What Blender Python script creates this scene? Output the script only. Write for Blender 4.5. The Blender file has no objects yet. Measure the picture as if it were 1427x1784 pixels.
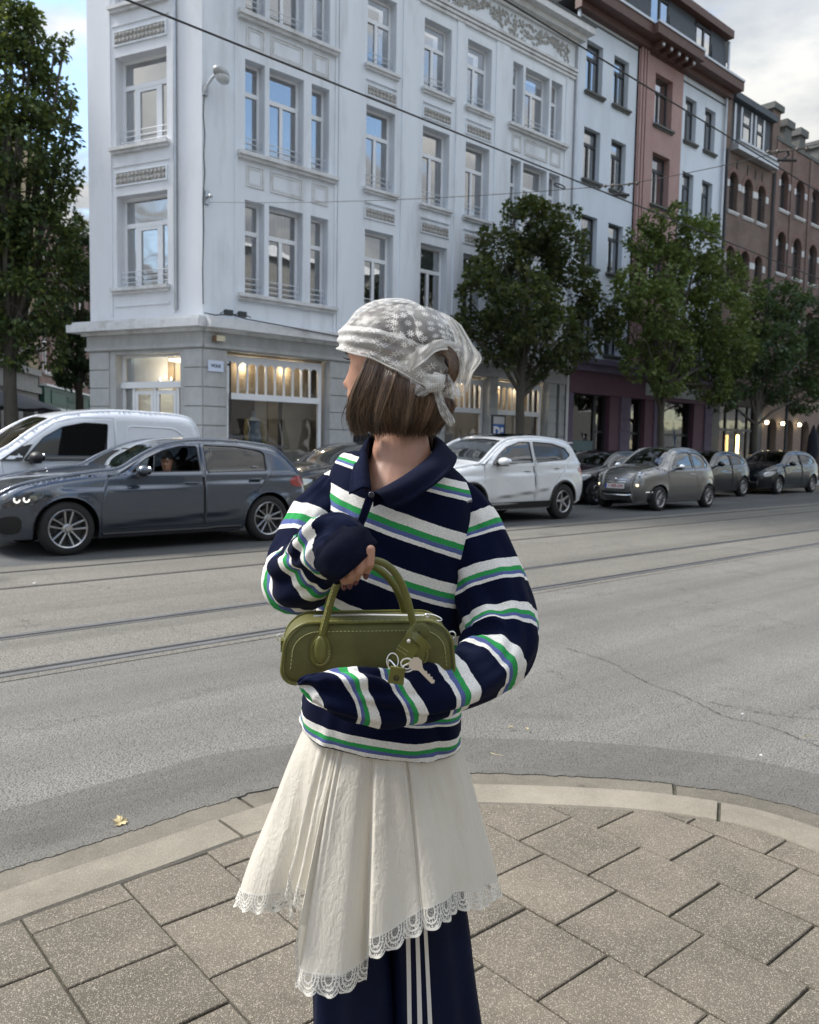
import bpy, bmesh, math, random
import numpy as np
from mathutils import Vector, Matrix, noise
from mathutils.geometry import delaunay_2d_cdt
PI = math.pi
random.seed(7)
SC = bpy.context.scene
COL = SC.collection
# ---------------------------------------------------------------- camera
FPX, CX, CY, EYE = 1430.0, 713.5, 892.0, 1.42
PITCH, ROLL = math.atan(114 / FPX), 0.0176
r0 = Vector((1, 0, 0)); FW = Vector((0, math.cos(PITCH), -math.sin(PITCH))); u0 = Vector((0, math.sin(PITCH), math.cos(PITCH)))
RT = r0 * math.cos(ROLL) + u0 * math.sin(ROLL); UP = u0 * math.cos(ROLL) - r0 * math.sin(ROLL)
CAMP = Vector((0, 0, EYE))
cam = bpy.data.cameras.new('camera'); camo = bpy.data.objects.new('camera', cam); COL.objects.link(camo)
camo.matrix_world = Matrix(((RT.x, UP.x, -FW.x, 0), (RT.y, UP.y, -FW.y, 0), (RT.z, UP.z, -FW.z, EYE), (0, 0, 0, 1)))
cam.sensor_fit = 'HORIZONTAL'; cam.sensor_width = 36; cam.lens = 36 * FPX / 1427; cam.clip_end = 2000; cam.clip_start = .05
cam.dof.use_dof = True; cam.dof.focus_distance = 1.6; cam.dof.aperture_fstop = 11
SC.camera = camo
# ---------------------------------------------------------------- light
SUN_AZ, SUN_EL = math.radians(-75), math.radians(48)      # azimuth from +Y towards +X
sd = Vector((math.sin(SUN_AZ) * math.cos(SUN_EL), math.cos(SUN_AZ) * math.cos(SUN_EL), math.sin(SUN_EL)))
sun = bpy.data.lights.new('sun', 'SUN'); suno = bpy.data.objects.new('sun', sun); COL.objects.link(suno)
sun.energy = 2.0; sun.angle = math.radians(16); sun.color = (1, .95, .88)
suno.rotation_euler = sd.to_track_quat('Z', 'Y').to_euler(); suno.location = (-5, 2, 12)
SC.view_settings.view_transform = 'Standard'; SC.view_settings.look = 'None'
SC.view_settings.exposure = 1.46; SC.view_settings.gamma = 1.0
SC.cycles.max_bounces = 8; SC.cycles.transparent_max_bounces = 16; SC.cycles.caustics_reflective = False; SC.cycles.caustics_refractive = False
W = bpy.data.worlds.new('World'); SC.world = W; W.use_nodes = True

class NT:
    def __init__(s, tree): s.t = tree; s.n = tree.nodes; s.l = tree.links
    def add(s, typ, ins=None, **kw):
        nd = s.n.new(typ)
        for k, v in kw.items(): setattr(nd, k, v)
        for k, v in (ins or {}).items():
            sock = nd.inputs[k]
            if isinstance(v, bpy.types.NodeSocket): s.l.new(v, sock)
            else: sock.default_value = v
        return nd
    def math(s, op, a, b=0.0, c=0.0, clamp=False):
        return s.add('ShaderNodeMath', {0: a, 1: b, 2: c}, operation=op, use_clamp=clamp).outputs[0]
    def mix(s, f, a, b):
        nd = s.add('ShaderNodeMix', {0: f}, data_type='RGBA')
        for i, v in ((6, a), (7, b)):
            if isinstance(v, bpy.types.NodeSocket): s.l.new(v, nd.inputs[i])
            else: nd.inputs[i].default_value = v
        return nd.outputs[2]
    def ramp(s, fac, stops, interp='LINEAR'):
        nd = s.add('ShaderNodeValToRGB', {0: fac}); cr = nd.color_ramp; cr.interpolation = interp
        while len(cr.elements) < len(stops): cr.elements.new(.5)
        for e, (p, c) in zip(cr.elements, stops):
            e.position = p; e.color = c if len(c) == 4 else (*c, 1)
        return nd.outputs[0]
def g1(v): return (v, v, v, 1)

wt = NT(W.node_tree); wt.n.clear()
sky = wt.add('ShaderNodeTexSky', sky_type='NISHITA', sun_disc=False, sun_elevation=SUN_EL, sun_rotation=SUN_AZ % (2 * PI), air_density=1.2, dust_density=.6, ozone_density=1.5)
tc = wt.add('ShaderNodeTexCoord')
sp = wt.add('ShaderNodeSeparateXYZ', {0: tc.outputs['Generated']})
zz = wt.math('MAXIMUM', wt.math('ADD', sp.outputs[2], .12), .05)
pv = wt.add('ShaderNodeCombineXYZ', {0: wt.math('DIVIDE', sp.outputs[0], zz), 1: wt.math('DIVIDE', sp.outputs[1], zz), 2: 0.0})
SKYOFF = (5.5, 15.2, 0)
pv = wt.add('ShaderNodeVectorMath', {0: pv.outputs[0], 1: SKYOFF}, operation='ADD')
n1 = wt.add('ShaderNodeTexNoise', {'Vector': pv.outputs[0], 'Scale': 1.15, 'Detail': 9, 'Roughness': .55, 'Distortion': .25})
n2 = wt.add('ShaderNodeTexNoise', {'Vector': pv.outputs[0], 'Scale': 2.3, 'Detail': 6, 'Roughness': .55})
cover = wt.ramp(n1.outputs[0], [(.43, g1(0)), (.50, g1(1))])
ccol = wt.ramp(n2.outputs[0], [(.30, (1.45, 1.6, 1.85)), (.48, (2.3, 2.42, 2.55)), (.64, (3.5, 3.5, 3.4))])
lift = wt.math('ADD', .62, wt.math('MULTIPLY', wt.math('POWER', wt.math('MAXIMUM', sp.outputs[2], 0.0), 2.0), 3.0))
ccol = wt.add('ShaderNodeVectorMath', {0: ccol, 1: wt.add('ShaderNodeCombineXYZ', {0: lift, 1: lift, 2: lift}).outputs[0]}, operation='MULTIPLY').outputs[0]
mixed = wt.mix(cover, sky.outputs[0], ccol)
bg = wt.add('ShaderNodeBackground', {0: mixed, 1: .1})
wo = wt.add('ShaderNodeOutputWorld', {0: bg.outputs[0]})

# ---------------------------------------------------------------- geometry of the place, measured from the eye point
def ray(x, y): return FW + RT * ((x - CX) / FPX) + UP * ((CY - y) / FPX)
def at(x, y, Y): d = ray(x, y); return CAMP + d * (Y / d.y)
def gz(x, y, z=0.): d = ray(x, y); return CAMP + d * ((z - EYE) / d.z)
TH = math.radians(48)
U = Vector((math.sin(TH), math.cos(TH), 0)); N = Vector((-math.cos(TH), math.sin(TH), 0))   # along the street, across the street
def pl(x, y, n): d = ray(x, y); return CAMP + d * (n / d.dot(N))
def sn(s, n, z=0.): return U * s + N * n + Vector((0, 0, z))
S0, N0 = 8.765, 16.6       # the white building's corner

# ---------------------------------------------------------------- object helpers
def thing(name, label, cat, loc=(0, 0, 0), rz=0., group=None):
    o = bpy.data.objects.new(name, None); COL.objects.link(o); o.empty_display_size = .2
    o.location = loc; o.rotation_euler = (0, 0, rz); o['label'] = label; o['category'] = cat
    if group: o['group'] = group
    return o
def tag(o, label=None, cat=None, group=None, kind=None):
    if label: o['label'] = label
    if cat: o['category'] = cat
    if group: o['group'] = group
    if kind: o['kind'] = kind
    return o
def copy_tree(o, parent=None):
    c = o.copy(); COL.objects.link(c)
    if parent: c.parent = parent
    for ch in list(o.children): copy_tree(ch, c)
    return c
class MB:
    def __init__(s): s.v = []; s.f = []; s.m = []; s.uv = None
    def add(s, vs, fs, m=0):
        b = len(s.v); s.v.extend([tuple(v) for v in vs]); s.f.extend([tuple(i + b for i in f) for f in fs]); s.m.extend([m] * len(fs)); return s
    def box(s, x0, x1, y0, y1, z0, z1, m=0, M=None):
        if x0 > x1: x0, x1 = x1, x0
        if y0 > y1: y0, y1 = y1, y0
        if z0 > z1: z0, z1 = z1, z0
        vs = [Vector(p) for p in ((x0, y0, z0), (x1, y0, z0), (x1, y1, z0), (x0, y1, z0), (x0, y0, z1), (x1, y0, z1), (x1, y1, z1), (x0, y1, z1))]
        if M: vs = [M @ v for v in vs]
        return s.add(vs, [(0, 3, 2, 1), (4, 5, 6, 7), (0, 1, 5, 4), (1, 2, 6, 5), (2, 3, 7, 6), (3, 0, 4, 7)], m)
    def tube(s, path, r, seg=8, m=0, cap=True):
        path = [Vector(p) for p in path]; n = len(path)
        rr = r if isinstance(r, (list, tuple)) else [r] * n
        vs = []; ref = None
        for i, p in enumerate(path):
            t = (path[min(i + 1, n - 1)] - path[max(i - 1, 0)]).normalized()
            if ref is None: ref = t.cross(Vector((0, 0, 1)) if abs(t.z) < .9 else Vector((1, 0, 0))).normalized()
            a = (ref - t * ref.dot(t)).normalized(); b = t.cross(a); ref = a
            for k in range(seg):
                w = 2 * PI * k / seg; vs.append(p + (a * math.cos(w) + b * math.sin(w)) * rr[i])
        fs = [(i * seg + k, i * seg + (k + 1) % seg, (i + 1) * seg + (k + 1) % seg, (i + 1) * seg + k) for i in range(n - 1) for k in range(seg)]
        if cap: fs += [tuple(range(seg - 1, -1, -1)), tuple((n - 1) * seg + k for k in range(seg))]
        return s.add(vs, fs, m)
    def grid(s, rows, close=False, m=0, flip=False):
        nr, nc = len(rows), len(rows[0]); vs = [p for r in rows for p in r]; fs = []
        for i in range(nr - 1):
            for k in range(nc if close else nc - 1):
                q = (i * nc + k, i * nc + (k + 1) % nc, (i + 1) * nc + (k + 1) % nc, (i + 1) * nc + k)
                fs.append(q[::-1] if flip else q)
        return s.add(vs, fs, m)
    def lathe(s, prof, seg=32, M=None, m=0):       # prof: (radius, y) about the local Y axis
        rows = [[(M @ Vector((r * math.cos(2 * PI * k / seg), y, r * math.sin(2 * PI * k / seg))) if M else Vector((r * math.cos(2 * PI * k / seg), y, r * math.sin(2 * PI * k / seg)))) for k in range(seg)] for r, y in prof]
        return s.grid(rows, True, m)
    def ell(s, c, r, seg=16, rings=10, M=None, m=0):
        rows = []
        for i in range(rings + 1):
            a = PI * i / rings
            row = []
            for k in range(seg):
                b = 2 * PI * k / seg
                p = Vector((r[0] * math.sin(a) * math.cos(b), r[1] * math.sin(a) * math.sin(b), r[2] * math.cos(a)))
                if M: p = M @ p
                row.append(p + Vector(c))
            rows.append(row)
        return s.grid(rows, True, m, flip=True)
    def prism(s, poly, h, M=None, m=0, cap=True):     # poly in local XY, extruded along Z by h
        n = len(poly); A = [Vector((x, y, 0)) for x, y in poly]; B = [Vector((x, y, h)) for x, y in poly]
        vs = [(M @ v if M else v) for v in A + B]
        fs = [(i, (i + 1) % n, n + (i + 1) % n, n + i) for i in range(n)]
        if cap: fs += [tuple(range(n - 1, -1, -1)), tuple(range(n, 2 * n))]
        return s.add(vs, fs, m)
    def mesh(s, name, mats, smooth=False, angle=40):
        me = bpy.data.meshes.new(name); me.from_pydata(s.v, [], s.f)
        for mt in (mats if isinstance(mats, (list, tuple)) else [mats]): me.materials.append(mt)
        if any(s.m): me.polygons.foreach_set('material_index', s.m)
        if s.uv is not None:
            ul = me.uv_layers.new(name='UVMap'); idx = np.empty(len(me.loops), dtype=np.int32); me.loops.foreach_get('vertex_index', idx)
            ul.data.foreach_set('uv', np.asarray(s.uv, dtype=np.float32)[idx].ravel())
        if smooth:
            me.polygons.foreach_set('use_smooth', [True] * len(me.polygons)); me.update()
            if angle < 180: me.set_sharp_from_angle(angle=math.radians(angle))
        me.update()
        return me
    def build(s, name, mats, parent=None, smooth=False, angle=40, **tags):
        o = bpy.data.objects.new(name, s.mesh(name, mats, smooth, angle)); COL.objects.link(o)
        if parent: o.parent = parent
        if tags: tag(o, **tags)
        return o
SPLIT = set('bay_moulding shop_pilaster band_moulding headlight fog_lamp stall_riser kidney_grille gutter eaves wall_tie shop_panel door_rail dark_shop_glass vertical_rib parapet_pier downpipe string_cornice ledge panel_moulding dormer_post wall_tie shop_frame door_surround sill cornice architrave shop_cornice bag_tab'.split())
def split_loose(o):
    me = o.data; nv = len(me.vertices); par = list(range(nv))
    def find(a):
        while par[a] != a: par[a] = par[par[a]]; a = par[a]
        return a
    for e in me.edges:
        a, b = find(e.vertices[0]), find(e.vertices[1])
        if a != b: par[a] = b
    grp = {}
    for p in me.polygons: grp.setdefault(find(p.vertices[0]), []).append(p)
    if len(grp) < 2 or len(grp) > 24: return
    for k, ps in enumerate(grp.values()):
        ids = {}; fs = []
        for p in ps: fs.append([ids.setdefault(v, len(ids)) for v in p.vertices])
        m2 = bpy.data.meshes.new(me.name); m2.from_pydata([me.vertices[v].co for v in ids], [], fs)
        for mt in me.materials: m2.materials.append(mt)
        if ps[0].use_smooth: m2.polygons.foreach_set('use_smooth', [True] * len(fs)); m2.set_sharp_from_angle(angle=.7)
        m2.update()
        if k == 0: o.data = m2
        else:
            n = o.copy(); n.data = m2; COL.objects.link(n)
            for q in list(n.children): pass
def inst(name, me, parent=None, loc=(0, 0, 0), rot=(0, 0, 0), scale=(1, 1, 1)):
    o = bpy.data.objects.new(name, me); COL.objects.link(o); o.location = loc; o.rotation_euler = rot; o.scale = scale
    if parent: o.parent = parent
    return o
def text(name, body, size, mat, parent, M, extrude=.002, align='CENTER', bold=0.0):
    c = bpy.data.curves.new(name, 'FONT'); c.body = body; c.size = size; c.extrude = extrude; c.align_x = align; c.align_y = 'CENTER'; c.offset = bold
    c.resolution_u = 3
    c.materials.append(mat); tmp = bpy.data.objects.new(name, c); COL.objects.link(tmp); bpy.context.view_layer.update()
    me = bpy.data.meshes.new_from_object(tmp.evaluated_get(bpy.context.evaluated_depsgraph_get())); bpy.data.objects.remove(tmp)
    o = bpy.data.objects.new(name, me); COL.objects.link(o)
    if parent: o.parent = parent
    o.matrix_local = M
    return o
def cr(pts, n):                 # Catmull-Rom resample of tuples, n samples per span
    P = [np.array(p, float) for p in pts]; P = [2 * P[0] - P[1]] + P + [2 * P[-1] - P[-2]]; out = []
    for i in range(1, len(P) - 2):
        a, b, c, d = P[i - 1:i + 3]
        for k in range(n):
            t = k / n; out.append(.5 * ((2 * b) + (c - a) * t + (2 * a - 5 * b + 4 * c - d) * t * t + (3 * b - a - 3 * c + d) * t ** 3))
    out.append(P[-2]); return out
def sstep(a, b, x):
    t = max(0., min(1., (x - a) / (b - a))) if b != a else float(x > a)
    return t * t * (3 - 2 * t)
def fbm(x, y=0., z=0.): return noise.fractal(Vector((x, y, z)), 1.0, 2.0, 3)

# ---------------------------------------------------------------- materials
def mat(name, col, rough=.6, metal=0., var=.12, vscale=3., bump=0., bscale=60., spec=.5, coat=0., dirt=None, dscale=.7, stretch=(1, 1, 1), sheen=0.):
    m = bpy.data.materials.new(name); m.use_nodes = True; t = NT(m.node_tree); t.n.clear()
    tcn = t.add('ShaderNodeTexCoord'); mp = t.add('ShaderNodeMapping', {0: tcn.outputs['Object'], 'Scale': stretch})
    nz = t.add('ShaderNodeTexNoise', {'Vector': mp.outputs[0], 'Scale': vscale, 'Detail': 5, 'Roughness': .6})
    c = (*col, 1); lo = tuple(max(0, v * (1 - var)) for v in col) + (1,); hi = tuple(v * (1 + var) for v in col) + (1,)
    out = t.ramp(nz.outputs[0], [(.3, lo), (.7, hi)])
    if dirt:
        nd = t.add('ShaderNodeTexNoise', {'Vector': mp.outputs[0], 'Scale': dscale, 'Detail': 8, 'Roughness': .65})
        out = t.mix(t.ramp(nd.outputs[0], [(.5, g1(0)), (.75, g1(1))]), out, (*dirt, 1))
    p = t.add('ShaderNodeBsdfPrincipled', {'Base Color': out, 'Roughness': rough, 'Metallic': metal, 'Specular IOR Level': spec, 'Coat Weight': coat, 'Coat Roughness': .04, 'Sheen Weight': sheen})
    if bump:
        nb = t.add('ShaderNodeTexNoise', {'Vector': mp.outputs[0], 'Scale': bscale, 'Detail': 4, 'Roughness': .6})
        b = t.add('ShaderNodeBump', {'Height': nb.outputs[0], 'Strength': bump, 'Distance': .01}); t.l.new(b.outputs[0], p.inputs['Normal'])
    t.add('ShaderNodeOutputMaterial', {0: p.outputs[0]}); return m
def glass(name, tint=(.75, .8, .8), refl=1.0, rough=.0, base=.04):
    m = bpy.data.materials.new(name); m.use_nodes = True; t = NT(m.node_tree); t.n.clear()
    fr = t.add('ShaderNodeFresnel', {0: 1.5}); tr = t.add('ShaderNodeBsdfTransparent', {0: (*tint, 1)})
    tcn = t.add('ShaderNodeTexCoord'); nz = t.add('ShaderNodeTexNoise', {'Vector': tcn.outputs['Object'], 'Scale': 1.3, 'Detail': 1})
    b = t.add('ShaderNodeBump', {'Height': nz.outputs[0], 'Strength': .25, 'Distance': .02})
    gl = t.add('ShaderNodeBsdfGlossy', {0: (1, 1, 1, 1), 'Roughness': rough, 'Normal': b.outputs[0]})
    f = t.math('MULTIPLY', fr.outputs[0], refl * 1.9, clamp=True)
    mx = t.add('ShaderNodeMixShader', {0: t.math('ADD', f, base, clamp=True), 1: tr.outputs[0], 2: gl.outputs[0]})
    t.add('ShaderNodeOutputMaterial', {0: mx.outputs[0]}); return m
def emis(name, col, st):
    m = bpy.data.materials.new(name); m.use_nodes = True; t = NT(m.node_tree); t.n.clear()
    e = t.add('ShaderNodeEmission', {0: (*col, 1), 1: st}); t.add('ShaderNodeOutputMaterial', {0: e.outputs[0]}); return m
MT = {}
MT['white_paint'] = mat('white_render', (.74, .785, .84), .8, var=.05, vscale=1.2, bump=.15, bscale=35, dirt=(.50, .52, .54), dscale=1.3, stretch=(1, 1, .18))
MT['white_stone'] = mat('white_sill_stone', (.66, .67, .68), .8, var=.08, vscale=6, dirt=(.42, .41, .39), dscale=2.2)
MT['warm_white'] = mat('corner_render', (.74, .76, .80), .8, var=.04, vscale=1.2, bump=.15, bscale=35, dirt=(.58, .59, .6), dscale=.9, stretch=(1, 1, .35))  # warmer copy of the white render: light from the left put into the colour
MT['grey_stone'] = mat('grey_shop_stone', (.44, .45, .45), .8, var=.08, vscale=9, bump=.2, bscale=60, dirt=(.33, .33, .32), dscale=1.5, stretch=(1, 1, .5))
MT['relief'] = mat('relief_stone', (.42, .41, .39), .85, var=.35, vscale=25, bump=.6, bscale=30)
MT['white_frame'] = mat('white_window_frame', (.8, .82, .85), .4, var=.02)
MT['dark_frame'] = mat('dark_window_frame', (.035, .04, .045), .4, var=.1)
MT['glass'] = glass('window_glass', (.7, .74, .77), 1.7, base=.30)
MT['shop_glass'] = glass('shop_glass', (.93, .95, .95), .7, base=.02)
MT['car_glass'] = glass('car_glass', (.34, .40, .40), 1.1, base=.03)
MT['tint_glass'] = glass('tinted_car_glass', (.05, .06, .07), .8, base=.01)
MT['curtain'] = mat('grey_curtain', (.22, .23, .24), .9, var=.35, vscale=5, stretch=(7, 1, .25))
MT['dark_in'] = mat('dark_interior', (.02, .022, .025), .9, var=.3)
MT['steel'] = mat('galvanised_steel', (.5, .52, .54), .35, 1., var=.1)
MT['rail_paint'] = mat('pale_railing_paint', (.62, .65, .68), .5, var=.1)
MT['black'] = mat('black_plastic', (.012, .012, .013), .5, var=.1)
MT['rubber'] = mat('tyre_rubber', (.018, .018, .019), .85, var=.2, vscale=20, bump=.2, bscale=90)
MT['chrome'] = mat('chrome', (.8, .81, .82), .12, 1., var=.02)
MT['alloy'] = mat('alloy_rim', (.42, .42, .43), .28, .9, var=.06)
MT['dark_alloy'] = mat('dark_rim', (.05, .05, .055), .4, .6, var=.1)
# ================================================================ ground
def road_mat(name, c1, c2, sc=1.0, fine=140, patch=None):
    m = bpy.data.materials.new(name); m.use_nodes = True; t = NT(m.node_tree); t.n.clear()
    tcn = t.add('ShaderNodeTexCoord'); o = tcn.outputs['Object']
    a = t.add('ShaderNodeTexNoise', {'Vector': o, 'Scale': .55 * sc, 'Detail': 7, 'Roughness': .6})
    base = t.ramp(a.outputs[0], [(.32, (*c1, 1)), (.66, (*c2, 1))])
    g = t.add('ShaderNodeTexVoronoi', {'Vector': o, 'Scale': fine})
    base = t.mix(t.ramp(g.outputs['Color'], [(.25, g1(.0)), (.95, g1(.55))]), base, tuple(v * 1.65 for v in c2) + (1,))
    d = t.add('ShaderNodeTexVoronoi', {'Vector': o, 'Scale': fine * .8, 'Randomness': 1.0})
    base = t.mix(t.ramp(d.outputs['Distance'], [(.0, g1(0)), (.45, g1(0)), (.8, g1(.75))]), base, tuple(v * .25 for v in c1) + (1,))
    # oil drips and worn patches
    w = t.add('ShaderNodeTexNoise', {'Vector': o, 'Scale': 1.3 * sc, 'Detail': 3, 'Roughness': .5})
    base = t.mix(t.ramp(w.outputs[0], [(.62, g1(0)), (.76, g1(.6))]), base, tuple(v * .45 for v in c1) + (1,))
    nrm = t.add('ShaderNodeVectorMath', {0: o, 1: (-math.cos(TH), math.sin(TH), 0)}, operation='DOT_PRODUCT').outputs['Value']; alg = t.add('ShaderNodeVectorMath', {0: o, 1: (math.sin(TH), math.cos(TH), 0)}, operation='DOT_PRODUCT').outputs['Value']
    sv = t.add('ShaderNodeCombineXYZ', {0: t.math('MULTIPLY', nrm, 1.9), 1: t.math('MULTIPLY', alg, .06), 2: 0.0}); sn_ = t.add('ShaderNodeTexNoise', {'Vector': sv.outputs[0], 'Scale': 1.0, 'Detail': 5, 'Roughness': .6})
    base = t.mix(t.ramp(sn_.outputs[0], [(.42, g1(.0)), (.62, g1(.45))]), base, tuple(v * .62 for v in c1) + (1,))
    # hairline cracks
    dn = t.add('ShaderNodeTexNoise', {'Vector': o, 'Scale': 2.2, 'Detail': 5, 'Roughness': .7})
    vv = t.add('ShaderNodeVectorMath', {0: o, 1: dn.outputs['Color']}, operation='ADD')
    ck = t.add('ShaderNodeTexVoronoi', {'Vector': vv.outputs[0], 'Scale': .55}, feature='DISTANCE_TO_EDGE')
    ckm = t.math('MULTIPLY', t.ramp(ck.outputs['Distance'], [(.0, g1(1)), (.006, g1(0))]), t.ramp(a.outputs[0], [(.45, g1(0)), (.55, g1(.7))]))
    base = t.mix(ckm, base, (.03, .03, .028, 1))
    p = t.add('ShaderNodeBsdfPrincipled', {'Base Color': base, 'Roughness': .82, 'Specular IOR Level': .35})
    b = t.add('ShaderNodeBump', {'Height': d.outputs['Distance'], 'Strength': .75, 'Distance': .008}); b.invert = True
    t.l.new(b.outputs[0], p.inputs['Normal'])
    t.add('ShaderNodeOutputMaterial', {0: p.outputs[0]}); return m
MT['asphalt'] = road_mat('worn_asphalt', (.138, .133, .121), (.202, .195, .178))
MT['asphalt_smooth'] = road_mat('smooth_asphalt_strip', (.115, .111, .100), (.162, .155, .140), 1.0, 190)
MT['asphalt_lane'] = road_mat('dark_lane_asphalt', (.085, .087, .088), (.115, .118, .118), 1.0, 160)
MT['concrete_rail'] = road_mat('track_bed_asphalt', (.148, .140, .121), (.205, .195, .170), .8, 150)

def stone_mat(name, col, warm, fine, chips=.5, rough=.85):
    m = bpy.data.materials.new(name); m.use_nodes = True; t = NT(m.node_tree); t.n.clear()
    tcn = t.add('ShaderNodeTexCoord'); ob = t.add('ShaderNodeObjectInfo')
    o = t.add('ShaderNodeVectorMath', {0: tcn.outputs['Object'], 1: ob.outputs['Location']}, operation='ADD').outputs[0]
    a = t.add('ShaderNodeTexNoise', {'Vector': o, 'Scale': 3.0, 'Detail': 6, 'Roughness': .65})
    base = t.ramp(a.outputs[0], [(.3, tuple(v * .74 for v in col) + (1,)), (.7, (*warm, 1))])
    tint = t.math('ADD', t.math('MULTIPLY', ob.outputs['Random'], .28), .84)
    base = t.add('ShaderNodeVectorMath', {0: base, 1: t.add('ShaderNodeCombineXYZ', {0: tint, 1: tint, 2: tint}).outputs[0]}, operation='MULTIPLY').outputs[0]
    st_ = t.add('ShaderNodeTexNoise', {'Vector': t.add('ShaderNodeNewGeometry').outputs['Position'], 'Scale': 1.6, 'Detail': 9, 'Roughness': .72})
    base = t.mix(t.ramp(st_.outputs[0], [(.48, g1(0)), (.66, g1(.55))]), base, tuple(v * .48 for v in col) + (1,))
    gm_ = t.add('ShaderNodeTexVoronoi', {'Vector': t.add('ShaderNodeNewGeometry').outputs['Position'], 'Scale': 3.1})
    base = t.mix(t.ramp(gm_.outputs['Distance'], [(.05, g1(.6)), (.075, g1(0))]), base, tuple(v * .4 for v in col) + (1,))
    g = t.add('ShaderNodeTexVoronoi', {'Vector': o, 'Scale': fine})
    base = t.mix(t.ramp(g.outputs['Color'], [(.0, g1(.55)), (.28, g1(0))]), base, tuple(v * .42 for v in col) + (1,))
    base = t.mix(t.ramp(g.outputs['Color'], [(.66, g1(0)), (.9, g1(chips))]), base, (.56, .50, .41, 1))
    p = t.add('ShaderNodeBsdfPrincipled', {'Base Color': base, 'Roughness': rough, 'Specular IOR Level': .35})
    b = t.add('ShaderNodeBump', {'Height': g.outputs['Distance'], 'Strength': .6, 'Distance': .004}); b.invert = True
    t.l.new(b.outputs[0], p.inputs['Normal'])
    t.add('ShaderNodeOutputMaterial', {0: p.outputs[0]}); return m
MT['slab'] = stone_mat('exposed_aggregate_slab', (.145, .125, .096), (.182, .158, .122), 400, .60)
MT['kerb'] = stone_mat('kerb_concrete', (.265, .236, .186), (.32, .288, .23), 420, .30)
MT['gutter'] = stone_mat('gutter_concrete', (.155, .138, .110), (.205, .184, .146), 420, .25)
MT['joint'] = mat('joint_earth', (.060, .055, .040), .95, var=.5, vscale=30, bump=.5, bscale=120, dirt=(.05, .06, .02), dscale=6)
MT['earth'] = mat('distant_ground', (.16, .16, .155), .9, var=.15, vscale=1)

# far ground sheet: rough asphalt out to the horizon
def sheet(name, poly, z, m, kind='structure', par=None):
    b = MB(); b.add([(x, y, z) for x, y in poly], [tuple(range(len(poly)))])
    return b.build(name, m, par, kind=kind)
def strip(name, s0, s1, n0, n1, z, m):
    ps = [sn(s0, n0), sn(s1, n0), sn(s1, n1), sn(s0, n1)]
    return sheet(name, [(p.x, p.y) for p in ps], z, m)
sheet('ground', [(-400, -400), (400, -400), (400, 400), (-400, 400)], -.02, MT['earth'])
sheet('road', [(-60, -60), (110, -60), (110, 110), (-60, 110)], -.004, MT['asphalt'])
strip('track_bed', -30, 90, 5.10, 9.75, 0.0, MT['concrete_rail'])
strip('traffic_lane', -30, 90, 9.75, 12.35, 0.0, MT['asphalt_lane'])
strip('parking_lane', -30, 90, 12.36, 14.1, 0.002, MT['asphalt'])

# near kerb outline, outer edge (asphalt) -> gutter/kerb line -> kerb inner edge ; from left to right, then round the corner
outer = [(-5.5, -2.1), (-3.2, .42), (-2.2, 1.48), (-1.6, 2.12), (-1.26, 2.46), (-.99, 2.71), (-.74, 2.95), (-.47, 3.16), (-.1, 3.28), (.25, 3.31), (.74, 3.29), (1.05, 3.24), (1.37, 3.12), (1.60, 2.92), (1.85, 2.55), (2.05, 2.0), (2.12, 1.3), (2.12, -2), (2.12, -6)]
def offset(poly, d):
    out = []
    for i, p in enumerate(poly):
        a = Vector(poly[max(i - 1, 0)]); b = Vector(poly[min(i + 1, len(poly) - 1)]); t = (b - a).normalized(); nn = Vector((t.y, -t.x))
        out.append((p[0] + nn.x * d, p[1] + nn.y * d))
    return out
oc = [(float(p[0]), float(p[1])) for p in cr(outer, 8)]
GW, KW = .165, .20
mid = offset(oc, GW); inn = offset(oc, GW + KW * .9)
ZG, ZK = .08, .1
# smooth asphalt strip along the gutter with a ragged edge over the gutter
so = offset(oc, -.62)
b = MB(); rag = [(x + .012 * noise.noise(Vector((x * 14, y * 14, 0))) + .01 * noise.noise(Vector((x * 45, y * 45, 2))), y + .014 * noise.noise(Vector((x * 14, y * 14, 5))) + .01 * noise.noise(Vector((x * 45, y * 45, 7)))) for x, y in [tuple(map(float, q)) for q in cr(offset(oc, .02), 5)]]
so5 = [tuple(map(float, q)) for q in cr([(x + .05 * noise.noise(Vector((x * 2, y * 2, 0))), y) for x, y in so], 5)]
rows = []
for k, (fr_, zf) in enumerate(((0, 0.0), (.3, .012), (.7, .03), (.94, ZG - .002), (1.0, ZG + .004))):
    rows.append([(a[0] * (1 - fr_) + c[0] * fr_, a[1] * (1 - fr_) + c[1] * fr_, zf) for a, c in zip(so5, rag)])
rows.append([(c[0], c[1], -.0) for c in rag])
b.grid(rows, flip=True); b.build('asphalt_strip', MT['asphalt_smooth'], smooth=True, kind='structure')

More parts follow.
